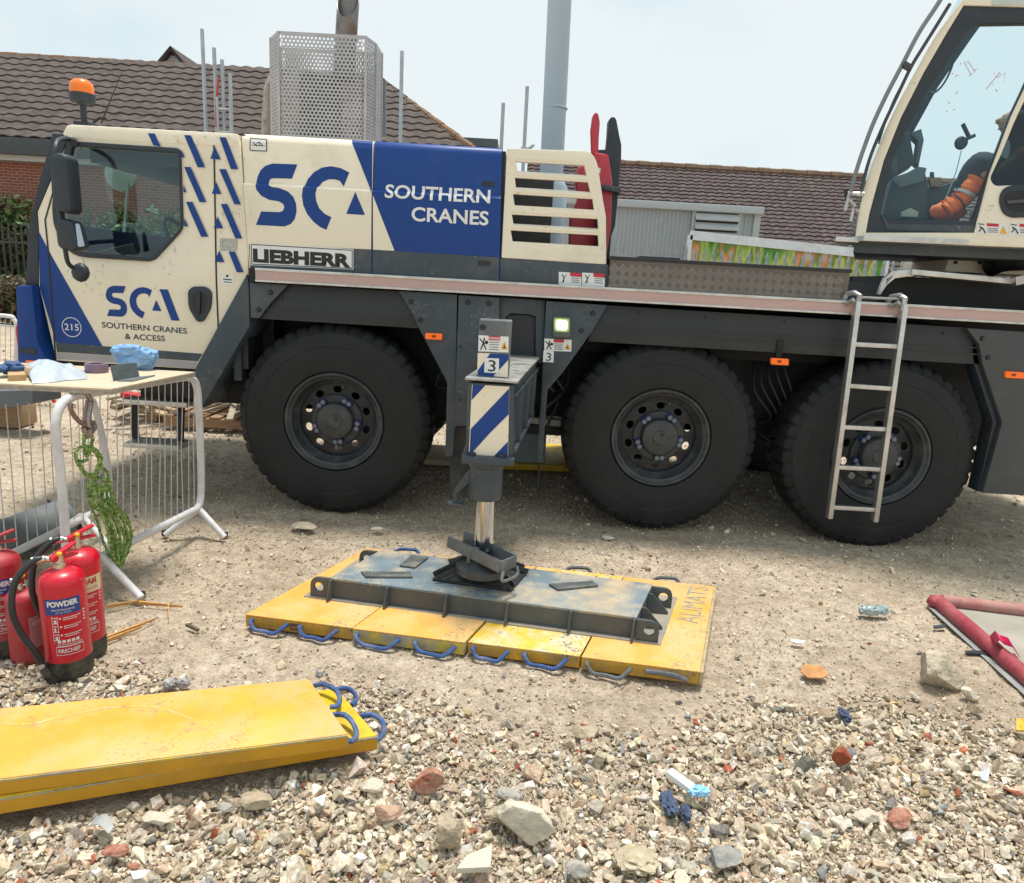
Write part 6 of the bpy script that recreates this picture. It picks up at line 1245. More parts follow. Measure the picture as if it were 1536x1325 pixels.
pts = [Vector((LX, 2.6, zl)), Vector((LX, 3.2, zl)), q1, LP(158, 752), LP(163, 715), LP(152, 650), LP(141, 608), LP(133, 596), Vector((LX, 3.85, 1.035)), Vector((LX, 3.2, 1.035)), Vector((LX, 2.6, 1.035))]
part('frame', MB().tube(smooth_line(pts, 5), .0205, 12), wht, bar_l)
wires(bar_l, Vector((LX, 2.75, 1.03)), LP(136, 598), Vector((LX, 2.75, zl)), LP(142, 768), 17, wire)
for f in ((LX-.25, 3.95), (LX+.22, 3.9)): part('leg', MB().tube([Vector((LX, 3.98, zl)), Vector((f[0], f[1], .01))], .019, 10), wht, bar_l)
TZ = 1.075
TFR, TBR = G(166, 583.5, TZ), G(293, 558, TZ); tl = G(0, 575, TZ); dl = (tl-TFR).normalized(); TFL = TFR+dl*1.6; TBL = TFL+(TBR-TFR)
tb_ = root('table_board', 'plywood board laid over the white barriers as a work table', 'table', tuple((TFR+TBL)/2-Vector((0, 0, .028))))
tc_ = [TFL, TFR, TBR, TBL]
plyt = mat('plywood_top', (.60, .49, .345), .6, var=.12, sc=4, stretch=(1, 6, 6), dirt=(.45, .35, .23), dsc=3, dth=.55, dmix=.5)
part('top', MB().hexa([v-Vector((0, 0, .010)) for v in tc_], tc_), plyt, tb_, bevel=.002); part('core', MB().hexa([v-Vector((0, 0, .028)) for v in tc_], [v-Vector((0, 0, .0105)) for v in tc_]), mat('grey_ply_edge', (.36, .31, .25), .8, var=.25, sc=30), tb_)
def TG(x, y, dz=0.): return G(x, y, TZ+dz)
# blue cloth
c = TG(185, 558); z_t = lambda p: Z1(p, 4.655, 0, 500)
bag = MB(); bag.blob(c+Vector((0, .14, .055)), (.105, .075, .070), 4, .24, 1.7, 3).blob(c+Vector((-.035, .10, .105)), (.085, .05, .035), 4, .26, 2.2, 8, Matrix.Rotation(rad(-8), 3, 'Y')).blob(c+Vector((.055, .12, .085)), (.07, .045, .038), 4, .28, 2.3, 5)
solo('cloth', bag, mat('blue_cloth', (.22, .40, .66), .8, var=.25, sc=18, bump=.5, bsc=35), 'crumpled light blue cloth on the table behind the steel angle', 'cloth', smooth=100)
av = [TG(a, b) for a, b in ((170, 572.5), (208.5, 567))]; hgt = .078
ang = root('steel_angle', 'short grey steel angle bracket on the table in front of the blue cloth', 'bracket', tuple((av[0]+av[1])/2))
part('upright', MB().hexa([av[0], av[1], av[1]+Vector((0, .008, 0)), av[0]+Vector((0, .008, 0))], [v+Vector((-.012, .0, hgt)) for v in (av[0], av[1], av[1]+Vector((0, .008, 0)), av[0]+Vector((0, .008, 0)))]), mat('galvanised_angle', (.20, .225, .235), .45, m=.5, var=.25, sc=30, bump=.1, bsc=80), ang)
e = TG(233, 564.5); part('base', MB().hexa([av[0]-Vector((-.02, .0, 0)), TG(200, 573), e, av[1]], [v+Vector((0, 0, .007)) for v in (av[0]-Vector((-.02, .0, 0)), TG(200, 573), e, av[1])]), MATS['galvanised_angle'], ang)
c = TG(136, 560.5); rr = (TG(154.5, 558)-TG(118, 559)).length/2
solo('tape_roll', MB().lathe([(.0, rr*.62), (0, rr*.98), (.003, rr), (.044, rr), (.047, rr*.98), (.047, rr*.62)], c+Vector((0, rr, 0)), n=40, closed=True), mat('purple_tape', (.20, .13, .185), .4, var=.1), 'roll of dusky purple tape lying on the table', 'tape')
# white bag
mb = MB(); gN = 26
co = [TG(48, 577), TG(131, 569), TG(126, 556), TG(34, 550)]
g = []
for i in range(gN+1):
    row = []
    for j in range(gN+1):
        s, t = i/gN, j/gN; p = bil(co, s, t); e_ = (math.sin(math.pi*t)**.6)*(math.sin(math.pi*(s*.96+.02))**.5); hgt_ = .085*(1-s*.75)*e_+.03*e_*mnoise.noise(Vector((s*6, t*7, 2)))+.012*e_*abs(mnoise.noise(Vector((s*3+t*5, t*2, 5))))
        p = p+Vector((.012*mnoise.noise(Vector((s*4, t*4, 9))), .012*mnoise.noise(Vector((t*5, s*4, 3))), .003+max(0, hgt_))); row.append(mb.bm.verts.new(p))
    g.append(row)
for i in range(gN):
    for j in range(gN): mb.bm.faces.new((g[i][j], g[i+1][j], g[i+1][j+1], g[i][j+1]))
solo('plastic_bag', mb, mat('white_plastic_sheet', (.46, .51, .56), .35, var=.06, sc=10, bump=.35, bsc=14), 'crumpled white plastic bag spread on the table', 'bag', smooth=60)
p = TG(13, 572); solo('wood_block', MB().hexa([TG(13, 572.5), TG(40, 571), TG(37, 566), TG(12, 567)], [v+Vector((0, 0, .03)) for v in (TG(13, 572.5), TG(40, 571), TG(37, 566), TG(12, 567))]), mat('warm_wood', (.5, .32, .16), .7, var=.2, stretch=(3, 20, 20)), 'small wooden block on the table by the white bag', 'wood block', bevel=.003)
mb = MB().blob(TG(14, 566)+Vector((0, .03, .04)), (.06, .045, .035), 3, .35, 3, 4).blob(TG(2, 567)+Vector((0, 0, .045)), (.03, .03, .02), 3, .3, 3, 6)
solo('work_glove', mb, mat('blue_glove', (.05, .11, .25), .8, var=.4, sc=25, bump=.4, bsc=60), 'crumpled dark blue glove behind the wooden block on the table', 'glove')
mb = MB(); q = [TG(22, 566), TG(42, 567), TG(36, 556), TG(20, 556)]; mb.hexa(q, [v+Vector((.005*k, .02, .06-.015*k)) for k, v in enumerate(q)]); solo('cardboard_box', mb, mat('cardboard', (.48, .34, .20), .8, var=.1), 'crushed bit of brown cardboard on the table beside the blue glove', 'box', bevel=.004)
# hook and rope
hk = root('snap_hook', 'big steel scaffold snap hook clipped over the white barrier bar', 'hook', tuple(RP(136, 665)))
steelh = mat('hook_steel', (.42, .41, .40), .28, m=.8, var=.2, sc=14, dirt=(.40, .16, .13), dsc=12, dth=.52, dmix=.6)
o = -nR if nR.y > 0 else nR
if (o).y > 0: o = -o
def RPo(x, y, k=.03): return RP(x, y)+Vector((.6, -.8, 0))*k
z7h = z_t
part('body', MB().tube(smooth_line([RPo(*p) for p in z7h([(510, 405), (535, 396), (575, 402), (608, 430), (622, 470), (612, 530), (600, 590), (612, 640), (640, 615)])], 6), [.010]*12+[.012]*12+[.016]*12+[.018]*12+[.012], 8), steelh, hk)
part('gate', MB().tube(smooth_line([RPo(*p) for p in z7h([(490, 480), (488, 520), (520, 580), (570, 625), (605, 640)])], 6), .011, 8).tube([RPo(*p) for p in z7h([(575, 605), (600, 460)])], .006, 6), mat('pinkish_gate', (.34, .24, .22), .3, m=.7, var=.2), hk)
part('eye', MB().tube(smooth_line([RPo(*p) for p in z7h([(640, 610), (655, 640), (650, 660), (620, 690), (590, 680), (575, 650)])], 5), .012, 8).tube([RPo(*p) for p in z7h([(600, 660), (612, 720)])], [.024, .018], 8), steelh, hk)
def twist_mat(name, c1, c2):
    M = bpy.data.materials.new(name); M.use_nodes = True; t = M.node_tree; b = t.nodes['Principled BSDF']; n = t.nodes.new; l = t.links.new
    tcn = n('ShaderNodeTexCoord'); wv = n('ShaderNodeTexNoise'); wv.inputs['Scale'].default_value = 75; wv.inputs['Detail'].default_value = 4; l(tcn.outputs['Object'], wv.inputs['Vector'])
    rp = n('ShaderNodeValToRGB'); rp.color_ramp.elements[0].color = c1+(1,); rp.color_ramp.elements[1].color = c2+(1,); rp.color_ramp.elements[0].position = .36; rp.color_ramp.elements[1].position = .66; l(wv.outputs[0], rp.inputs[0]); l(rp.outputs[0], b.inputs['Base Color']); b.inputs['Roughness'].default_value = .7
    bp = n('ShaderNodeBump'); bp.inputs['Strength'].default_value = .8; bp.inputs['Distance'].default_value = .004; l(wv.outputs[0], bp.inputs['Height']); l(bp.outputs[0], b.inputs['Normal']); return M
grope = twist_mat('green_rope', (.035, .12, .008), (.42, .56, .17))
z8h = lambda p: Z1(p, 4.267, 0, 740)
rp_ = root('rope_hank', 'knotted hank of bright green rope hanging from the snap hook', 'rope', tuple(RPo(165, 800, .05)))
mb = MB(); RR = .0082
def rt(pts, k0=.05, k1=None, r=RR):
    k1 = k0 if k1 is None else k1; m_ = len(pts)
    sm = smooth_line([RPo(a, b, k0+(k1-k0)*i/(m_-1)) for i, (a, b) in enumerate(pts)], 7)
    mb.tube([v+Vector((.0015*math.sin(i*2.1), .0015*math.cos(i*2.1), 0)) for i, v in enumerate(sm)], [r*(1+.14*math.sin(i*2.4)) for i in range(len(sm))], 8)
rt(z7h([(585, 690), (580, 750), (600, 850), (640, 740), (625, 690)]), .03)
rt(z7h([(600, 870), (545, 880), (520, 840), (535, 790), (590, 775), (650, 790), (695, 850), (690, 900), (740, 960), (750, 1060), (780, 1120)]), .045, .07)
rt(z7h([(585, 790), (640, 800), (680, 870), (650, 960), (590, 960), (540, 900), (520, 850)]), .06)
rt(z7h([(540, 880), (590, 970), (660, 985), (730, 1010), (740, 1060), (690, 1080), (630, 1060), (620, 1120), (640, 1200)]), .065)
rt(z7h([(700, 900), (665, 960), (650, 1040), (700, 1100), (680, 1180), (640, 1190)]), .05)
rt(z7h([(610, 1030), (680, 1060), (745, 1060), (770, 1110), (720, 1190), (660, 1200), (620, 1150)]), .075)
part('knots', mb, grope, rp_)
rr3 = random.Random(4)
for i in range(6):
    mb = MB(); t = i/5
    a0 = z7h([(610+t*150, 1020)])[0]; top = [a0, z7h([(615+t*165, 1150)])[0]]
    bot = z8h([(615+t*195+rr3.uniform(-10, 10), 150), (640+t*190, 260+rr3.uniform(-10, 10)), (690+t*120, 400-abs(t-.4)*60), (745+t*12-6, 495-abs(t-.5)*150)])
    back = z8h([(722+t*78, 400-t*90), (700+t*135, 250), (650+t*130, 120), (640+t*60, 20)])
    rt(top+bot+back, .025+.09*((i*5) % 6)/6, .03+.09*((i*2+3) % 6)/6, RR*.80); part('hanging_loop', mb, grope, rp_)

# grey roll, beam, red barrier, pallet, debris behind --------------------------------
a, b = G(-70, 838, .115), G(93, 778, .115); dR2 = (b-a).normalized()
tr = root('tarpaulin_roll', 'grey tarpaulin roll lying on the ground behind the left barrier', 'tarpaulin', tuple((a+b)/2-Vector((0, 0, .115))))
mb = MB(); nn = 24; pts = [a.lerp(b, i/nn) for i in range(nn+1)]; mb.tube(pts, [.115+.008*mnoise.noise(Vector((i*.35, 0, 0))) for i in range(nn+1)], 24)
part('roll', mb, mat('grey_tarpaulin', (.13, .155, .165), .5, var=.12, sc=5, bump=.25, bsc=14, dirt=(.25, .23, .2), dsc=4, dth=.55, dmix=.5), tr)
q = [b+Vector((-.06, -.03, .12)), b+Vector((.09, .0, .02)), b+Vector((.12, .02, -.08)), b+Vector((.0, -.05, -.1)), b+Vector((-.06, -.03, .05))]; part('end_flap', MB().hexa(q, [v+Vector((-.02, .03, 0)) for v in q]), slate_d, tr)
YB = 6.6; q = [P(-60, 588, YB), P(49, 585.5, YB), P(49, 606, YB), P(-60, 624, YB)]
gb = root('steel_beam', 'grey steel box beam resting on wooden blocks far left behind the table', 'beam', tuple((q[2]+q[3])/2))
part('beam', MB().hexa(q, [v+Vector((.05, .35, 0)) for v in q]), mat('beam_grey', (.115, .135, .15), .5, var=.1), gb, bevel=.005)
c = G(5, 640, 0); solo('timber_block', MB().box(c+Vector((0, .15, .10)), (.28, .3, .22)), mat('block_wood', (.42, .28, .16), .8, var=.2, stretch=(2, 12, 12)), 'wooden block under the grey steel beam at the left edge', 'wood block', bevel=.006)
YR = 8.1; rb_ = mat('barrier_red', (.60, .02, .03), .5, var=.1, dirt=(.4, .1, .08), dsc=6, dth=.6, dmix=.5)
rbr = root('crowd_barrier', 'red crowd barrier standing beyond the nose of the cab', 'barrier', tuple(P(55, 604, YR)))
part('frame', MB().tube(smooth_line([P(62, 560, YR), P(36, 552, YR), P(31, 520, YR), P(28, 496, YR), P(32, 489, YR), P(60, 490, YR), P(90, 492, YR)], 5), .028, 10), rb_, rbr)
for a, b in (((66, 576), (58, 605)), ((66, 576), (82, 604)), ((66, 570), (66, 578)), ((40, 552), (43, 590))): part('leg', MB().tube([P(*a, YR), P(*b, YR)], .02, 8), rb_, rbr)
part('lower_rail', MB().tube([P(36, 552, YR), P(66, 571, YR), P(210, 580, YR)], .02, 8), rb_, rbr)
YW = 8.3; wb = root('crowd_barrier', 'white crowd barrier at the far left behind the red barrier', 'barrier', tuple(P(5, 590, YW)))
part('frame', MB().tube(smooth_line([P(-80, 470, YW), P(8, 474, YW), P(21, 480, YW), P(25, 492, YW), P(24, 540, YW), P(20, 573, YW), P(-80, 565, YW)], 5), .024, 10), wht, wb)
wires(wb, P(-60, 472, YW), P(20, 480, YW), P(-60, 566, YW), P(20, 572, YW), 10, wire, .004)
part('leg', MB().tube([P(10, 570, YW), P(30, 588, YW)], .02, 8), wht, wb); part('mid_rail', MB().tube([P(-80, 482, YW), P(24, 490, YW)], .014, 8), wht, wb)
wood = mat('pallet_wood', (.33, .20, .11), .85, var=.3, sc=6, stretch=(2, 10, 10)); scrapm = mat('scrap_timber', (.40, .35, .27), .85, var=.3, sc=6, stretch=(2, 10, 10))
pal = root('pallet', 'reddish brown wooden pallet under the scrap heap behind the cab step', 'pallet', tuple(G(340, 648)))
c = G(335, 646); 
for k in range(3): part('bearer', MB().bx(c.x-.62, c.x+.45, c.y+k*.4, c.y+k*.4+.1, .02, .11), wood, pal)
for k in range(7): part('deck_board', MB().bx(c.x-.62+k*.16, c.x-.62+k*.16+.11, c.y-.01, c.y+.92, .111, .133), wood, pal)
pal2 = root('pallet', 'tilted timber pallet with pale boards left of the scrap heap', 'pallet', tuple(G(240, 640)))
c2 = G(228, 628); Rm = Matrix.Rotation(rad(14), 3, 'Y')
for k in range(5): part('deck_board', MB().box(c2+Rm @ Vector((.05, k*.2, .09)), (.95, .13, .022), Rm), mat('pale_pallet_wood', (.46, .34, .2), .85, var=.25), pal2)
for k in range(3): part('bearer', MB().box(c2+Rm @ Vector((-.38+k*.42, .4, .04)), (.09, .95, .08), Rm), wood, pal2)
rr4 = random.Random(8)
for i in range(60):
    cx = c.x+rr4.uniform(-1.1, .6); cy = c.y+rr4.uniform(.05, .85); cz = .16+rr4.uniform(0, .5)*(1-abs(cx-c.x+.2)/1.3)
    Rr = Matrix.Rotation(rr4.uniform(0, 3.1), 3, 'Z') @ Matrix.Rotation(rr4.uniform(-.4, .4), 3, 'Y')
    solo('scrap_timber', MB().box((cx, cy, cz), (rr4.uniform(.25, .6), rr4.uniform(.04, .09), rr4.uniform(.015, .03)), Rr), scrapm, 'grey brown timber offcut in the scrap heap on the pallet behind the cab step', 'timber', 'timber offcuts heaped on the pallet', bevel=.002)
mb = MB().box(P(203, 594, 7.0), (.24, .12, .05), Matrix.Rotation(rad(6), 3, 'Y')); solo('plastic_crate_lid', mb, rb_, 'red plastic lid lying on the scrap heap behind the barrier wires', 'lid', bevel=.01)

# spill bund --------------------------------------------------------------------------
pinkm = mat('faded_red_pvc', (.33, .04, .06), .6, var=.15, sc=4, bump=.2, bsc=12, dirt=(.42, .16, .15), dsc=4, dth=.5, dmix=.6)
bd = root('spill_bund', 'red tube edged spill mat lying on the ground at the right edge', 'spill mat', tuple(G(1500, 950)))
k0, k1, k2 = G(1408, 903, .036), G(1545, 1020, .036), G(1560, 920, .036)
k1 = k0+(k1-k0)*1.5; k2 = k0+(k2-k0)*2.2
def tb3(a, b, r0): n = 26; return MB().tube([a.lerp(b, i/n) for i in range(n+1)], [r0*(1+.10*mnoise.noise(Vector((i*.5, r0*99, 0)))+.05*mnoise.noise(Vector((i*1.7, r0*50, 3)))) for i in range(n+1)], 16)
part('front_tube', tb3(k0, k1, .038), pinkm, bd); part('back_tube', tb3(k0+Vector((.03, .02, 0)), k2, .034), mat('dusty_pink_pvc', (.36, .085, .09), .7, var=.2, sc=4, bump=.25, bsc=14, dirt=(.45, .27, .22), dsc=4, dth=.46, dmix=.75), bd)
part('corner', MB().blob(k0+Vector((-.01, 0, .0)), (.05, .045, .04), 3, .15), pinkm, bd)
k3 = k1+(k2-k0); mb = MB().hexa([Vector((v.x, v.y, .003)) for v in (k0, k1, k3, k2)], [Vector((v.x, v.y, .012)) for v in (k0, k1, k3, k2)]); part('floor_sheet', mb, mat('dusty_grey_sheet', (.34, .31, .26), .8, var=.2, sc=3, bump=.2, bsc=12), bd)
n_ = Vector((-(k1-k0).y, (k1-k0).x, 0)).normalized(); n_ = -n_ if n_.x > 0 else n_
part('ground_flap', MB().hexa([Vector((v.x, v.y, .004)) for v in (k0, k1, k1+n_*.075, k0+n_*.06)], [Vector((v.x, v.y, .008)) for v in (k0, k1, k1+n_*.075, k0+n_*.06)]), mat('flap_grey', (.30, .30, .29), .7, var=.2), bd)
z6f = lambda p: Z1(p, 2.85, 1036, 860)
pts = [G(*z6f([q])[0], z) for q, z in (((1275, 275), .06), ((1300, 250), .14), ((1320, 268), .10), ((1355, 280), .12), ((1385, 325), .03))]
mb = MB()
for i in range(4): mb.hexa([pts[i], pts[i+1], pts[i+1]+Vector((-.02, -.07, -.01)), pts[i]+Vector((-.02, -.07, -.01))], [v+Vector((0, 0, .006)) for v in (pts[i], pts[i+1], pts[i+1]+Vector((-.02, -.07, -.01)), pts[i]+Vector((-.02, -.07, -.01)))])
part('strap', mb, mat('pink_strap', (.60, .03, .14), .5, var=.1), bd, label='bright pink webbing strap')
q = [G(*p, .006) for p in z6f([(1172, 335), (1260, 335), (1310, 365), (1300, 372), (1250, 350), (1175, 346)])]; part('ground_strap', MB().hexa(q, [v+Vector((0, 0, .006)) for v in q]), slate_d, bd)
q = [G(*p, .006) for p in z6f([(1035, 228), (1085, 222), (1090, 232), (1040, 240)])]; part('ground_strap', MB().hexa(q, [v+Vector((0, 0, .006)) for v in q]), slate, bd)
# ---------------------------------------------------------------- individual rocks and litter
def gz(x, y): return float(gh(np.array([x]), np.array([y]))[0])
def rockmesh(c, d, seed, cuts=9, sub=4, R=None, rough=.08):
    r_ = random.Random(seed); t = bmesh.new(); bmesh.ops.create_icosphere(t, subdivisions=sub, radius=1)
    pl_ = []
    for k in range(cuts):
        n = Vector((r_.gauss(0, 1), r_.gauss(0, 1), r_.gauss(0, 1))).normalized(); pl_.append((n, r_.uniform(.52, .82)))
    for v in t.verts:
        for n, h in pl_:
            e = v.co.dot(n)-h
            if e > 0: v.co -= n*e*.96
        v.co *= 1+rough*mnoise.noise(v.co*4+Vector((seed, 0, 0)))+rough*.6*mnoise.noise(v.co*9+Vector((0, seed, 0)))+rough*.35*mnoise.noise(v.co*22+Vector((0, seed, 5)))
        v.co = Vector((v.co.x*d[0], v.co.y*d[1], v.co.z*d[2]))
        if R is not None: v.co = R @ v.co
        v.co += Vector(c)
    mb = MB(); tm = bpy.data.meshes.new('t'); t.to_mesh(tm); t.free(); mb.bm.from_mesh(tm); bpy.data.meshes.remove(tm); return mb
def rockmat(name, c, dirt=(.50, .42, .31), amt=.6): return mat(name, c, .95, var=.3, sc=18, bump=.9, bsc=55, dirt=dirt, dsc=11, dth=.48, dmix=amt, spec=.2)
pale = rockmat('pale_stone', (.60, .54, .43)); brownr = rockmat('brown_stone', (.40, .32, .22)); greyr = rockmat('grey_stone', (.34, .33, .30)); brickr = rockmat('brick_fragment', (.34, .10, .06), (.50, .36, .27), .8)
concr = rockmat('rough_concrete', (.44, .37, .27), (.58, .50, .38), .7)
def at_px(x0, y0, x1, y1):        # photo box of a thing lying on the ground -> base point and size
    a, b = G(x0, y1), G(x1, y1); w_ = (b-a).length; c = G((x0+x1)/2, y1); dep = (c-cC).dot(cF); h_ = (y1-y0)/FPX*dep; return c, w_, h_
def rock(lab, box, m, seed, cat='rock', rz=0., ry=0., flat=.62, deep=.75, cuts=9):
    c, w_, h_ = at_px(*box); hz = h_*flat; R = Matrix.Rotation(rz, 3, 'Z') @ Matrix.Rotation(ry, 3, 'Y')
    cc = c+Vector((0, w_*deep*.42, hz*.40)); cc.z += max(0, gz(c.x, c.y))
    return solo('rock' if cat == 'rock' else 'brick_fragment', rockmesh(cc, (w_*.60, w_*deep*.55, hz*.66), seed, cuts, R=R), m, lab, cat, smooth=28)
rock('big pale flat sided rock in the foreground gravel', (752, 1212, 834, 1266), pale, 3, rz=-.25, ry=.12, flat=.95, deep=.6, cuts=11)
rock('rounded brown rock left of the big pale rock', (650, 1222, 695, 1270), brownr, 5, flat=.9)
rock('brownish rock right behind the big pale rock', (727, 1204, 765, 1240), brownr, 6)
rock('grey wedge shaped rock above the big pale rock', (744, 1176, 786, 1210), greyr, 8, rz=.4, ry=.3)
rock('bright red brick chunk in the foreground gravel', (615, 1156, 660, 1191), brickr, 9, 'brick', flat=.9)
rock('large rough boulder of old concrete near the red spill mat', (1383, 986, 1449, 1036), concr, 12, flat=.95, deep=.7, ry=.2)
rock('flat stone leaning beside the concrete boulder', (1447, 1028, 1470, 1050), pale, 14, ry=.5)
rock('orange red brick lump on the right hand gravel', (1254, 1126, 1280, 1151), rockmat('rust_lump', (.30, .07, .03), (.4, .2, .12), .4), 15, 'brick', flat=1.)
rock('pinkish brick stone at the right of the yellow stack', (562, 1206, 600, 1232), rockmat('pink_stone', (.46, .26, .18)), 16, 'brick')
rock('pale stone right of the stack end, near its blue loops', (540, 1170, 576, 1190), pale, 17)
rock('brown stone half buried under the yellow stack', (355, 1190, 400, 1216), brownr, 18)
rock('pale angular stone below the yellow stack', (212, 1218, 250, 1240), pale, 19)
rock('grey rounded stone below the yellow stack', (325, 1202, 350, 1220), greyr, 20)
rock('red brick piece at the lower left of the gravel', (150, 1266, 185, 1290), brickr, 21, 'brick', flat=.7)
rock('small red brick bit beside the lower left brick piece', (190, 1290, 206, 1306), brickr, 22, 'brick')
rock('grey brown stone in the bottom centre gravel', (848, 1290, 888, 1322), greyr, 23)
rock('grey slate coloured stone at the bottom right', (1066, 1276, 1115, 1304), rockmat('blue_grey_stone', (.24, .25, .26)), 24)
rock('whitish stone in the middle of the right gravel', (1286, 1212, 1318, 1238), pale, 25)
rock('red brown brick shard on the right gravel', (1338, 1212, 1378, 1244), brickr, 26, 'brick', rz=.6, flat=.6)
rock('tan rock at the near edge of the trodden ground', (862, 1088, 900, 1110), brownr, 27)
rock('flat tan stone in the trodden ground in front of the fourth tyre', (1140, 884, 1150, 890), pale, 28)
rock('flat pale stone lying before the first tyre', (435, 783, 470, 796), concr, 29, flat=.6)
rock('small pale stone lying before the first tyre, right one', (556, 788, 572, 797), pale, 30)
rock('pointed pale stone in front of the second tyre', (905, 802, 920, 810), pale, 31)
def sheetpx(name, lab, cat, px, m, th=.006, z=.008, lift=None):
    q = [G(a, b, z) for a, b in px]
    if lift:
        for v, l in zip(q, lift): v.z += l
    return solo(name, MB().hexa(q, [v+Vector((0, 0, th)) for v in q]), m, lab, cat, bevel=.0015)
sheetpx('metal_scrap', 'rust orange flat piece of sheet on the gravel left of the boulder', 'scrap metal', z6f([(468, 425), (480, 410), (560, 418), (592, 440), (560, 452), (500, 450)]), mat('rust_sheet', (.50, .24, .09), .85, var=.3, sc=20), lift=[0, .02, .02, 0, 0, 0])
sheetpx('card_piece', 'pale stone tile fragment at the bottom centre of the gravel', 'tile', [(684, 1311), (700, 1290), (738, 1283), (735, 1314)], mat('pale_tile', (.58, .54, .45), .8, var=.15, dirt=(.45, .38, .28), dsc=9, dth=.5, dmix=.6), .018, .012, [0, .0, .02, .012])
sheetpx('litter', 'white torn plastic scrap on the gravel below the yellow stack', 'litter', [(470, 1200), (489, 1196), (485, 1210), (476, 1208)], mat('white_litter', (.78, .79, .80), .6), .003, .02, [0, .012, .0, .01])
sheetpx('litter', 'white paper scrap at the bottom left of the gravel', 'litter', [(195, 1308), (226, 1306), (213, 1318), (200, 1320)], mat('white_litter', (.78, .79, .80)), .003, .02)
sheetpx('litter', 'pale blue plastic scrap at the right of the gravel', 'litter', z6f([(1232, 858), (1275, 855), (1270, 892), (1245, 885)]), mat('pale_blue_litter', (.50, .68, .72), .5), .003, .02, [.0, .02, .0, .0])
sheetpx('litter', 'yellow and orange wrapper at the right edge of the gravel', 'litter', z6f([(1385, 645), (1425, 650), (1440, 680), (1390, 678)]), mat('yellow_wrapper', (.75, .38, .02), .4, var=.5, sc=40), .008, .02, [.02, .02, 0, 0])
sheetpx('litter', 'flat white sliver on the trodden ground near the plastic bottle', 'litter', z6f([(420, 288), (440, 284), (492, 292), (480, 301), (450, 300)]), mat('white_litter', (.78, .79, .80)), .004, .008)
a, b = G(1003, 1158, .035), G(1040, 1185, .03)
cn = root('litter', 'white folded packet with light blue torn end on the gravel', 'litter', tuple(a))
part('packet', MB().bar(a, b, .035, .022).bar(a+Vector((.006, -.012, .006)), b+Vector((.006, -.012, .006)), .01, .012), mat('white_packet', (.76, .76, .74), .35, var=.1, stretch=(1, 1, 1)), cn, bevel=.004)
part('torn_end', MB().blob(G(1048, 1187, .03), (.035, .022, .018), 3, .4, 3, 5), mat('light_blue_plastic', (.25, .50, .72), .4, var=.3), cn)
c, w_, h_ = at_px(1290, 911, 1334, 926)
bo = root('plastic_bottle', 'crushed clear plastic bottle on the trodden ground', 'bottle', tuple(c))
part('bottle', MB().blob(c+Vector((-.02, .02, .03)), (w_*.34, .032, .028), 3, .35, 3, 2).blob(c+Vector((w_*.32, .03, .03)), (w_*.2, .03, .026), 3, .3, 3, 4), mat('clear_plastic', (.34, .42, .43), .12, var=.35, sc=40, spec=.8), bo)
part('cap', MB().tube([c+Vector((-w_*.50, .0, .025)), c+Vector((-w_*.42, .0, .026))], .014, 10), mat('grey_cap', (.25, .28, .28), .4), bo)
for px, lb, sd_ in ((((993, 1182), (1014, 1216)), 'dark blue rag half buried in the gravel', 1), (((1022, 1210), (1037, 1232)), 'small blue plastic scrap right of the dark blue rag', 2), (((1263, 1062), (1276, 1082)), 'dark blue scrap on the gravel behind the orange brick lump', 3)):
    c, w_, h_ = at_px(px[0][0], px[0][1], px[1][0], px[1][1]); solo('rag', MB().blob(c+Vector((0, .02, .015)), (w_*.5, h_*.7, .016), 4, .5, 2.4, sd_), mat('dark_blue_rag', (.06, .085, .15), .8, var=.4, sc=40, bump=.4, bsc=50), lb, 'rag')
c, w_, h_ = at_px(925, 1270, 990, 1306); solo('litter', MB().blob(c+Vector((0, .03, .01)), (w_*.46, .05, .018), 4, .38, 2.2, 7), mat('beige_plastic', (.44, .36, .24), .5, var=.2, sc=20), 'crumpled beige plastic half buried at the bottom of the gravel', 'litter')
c, w_, h_ = at_px(133, 1240, 168, 1256); mb = MB()
for k in range(6): mb.tube(smooth_line([c+Vector((-w_*.5, .01+k*.006, .03)), c+Vector((0, k*.007, .045)), c+Vector((w_*.5, -.01+k*.004, .025))], 5), .0035, 6)
solo('cable_scrap', mb, mat('pale_cable_scrap', (.45, .45, .43), .6, var=.3), 'frayed pale cable end on the gravel below the yellow stack', 'cable')
c, w_, h_ = at_px(240, 1022, 276, 1037); solo('litter', MB().blob(c+Vector((-.02, .03, .015)), (.03, .025, .02), 3, .4, 3, 1).blob(c+Vector((.03, .03, .02)), (.03, .02, .02), 3, .4, 3, 2), mat('grey_litter', (.34, .32, .31), .6, var=.6, sc=30), 'crumpled grey litter behind the yellow stack', 'litter')
splm = mat('split_wood', (.56, .30, .10), .7, var=.3, sc=8, stretch=(2, 14, 14))
z_8 = lambda p: Z1(p, 4.267, 0, 740)
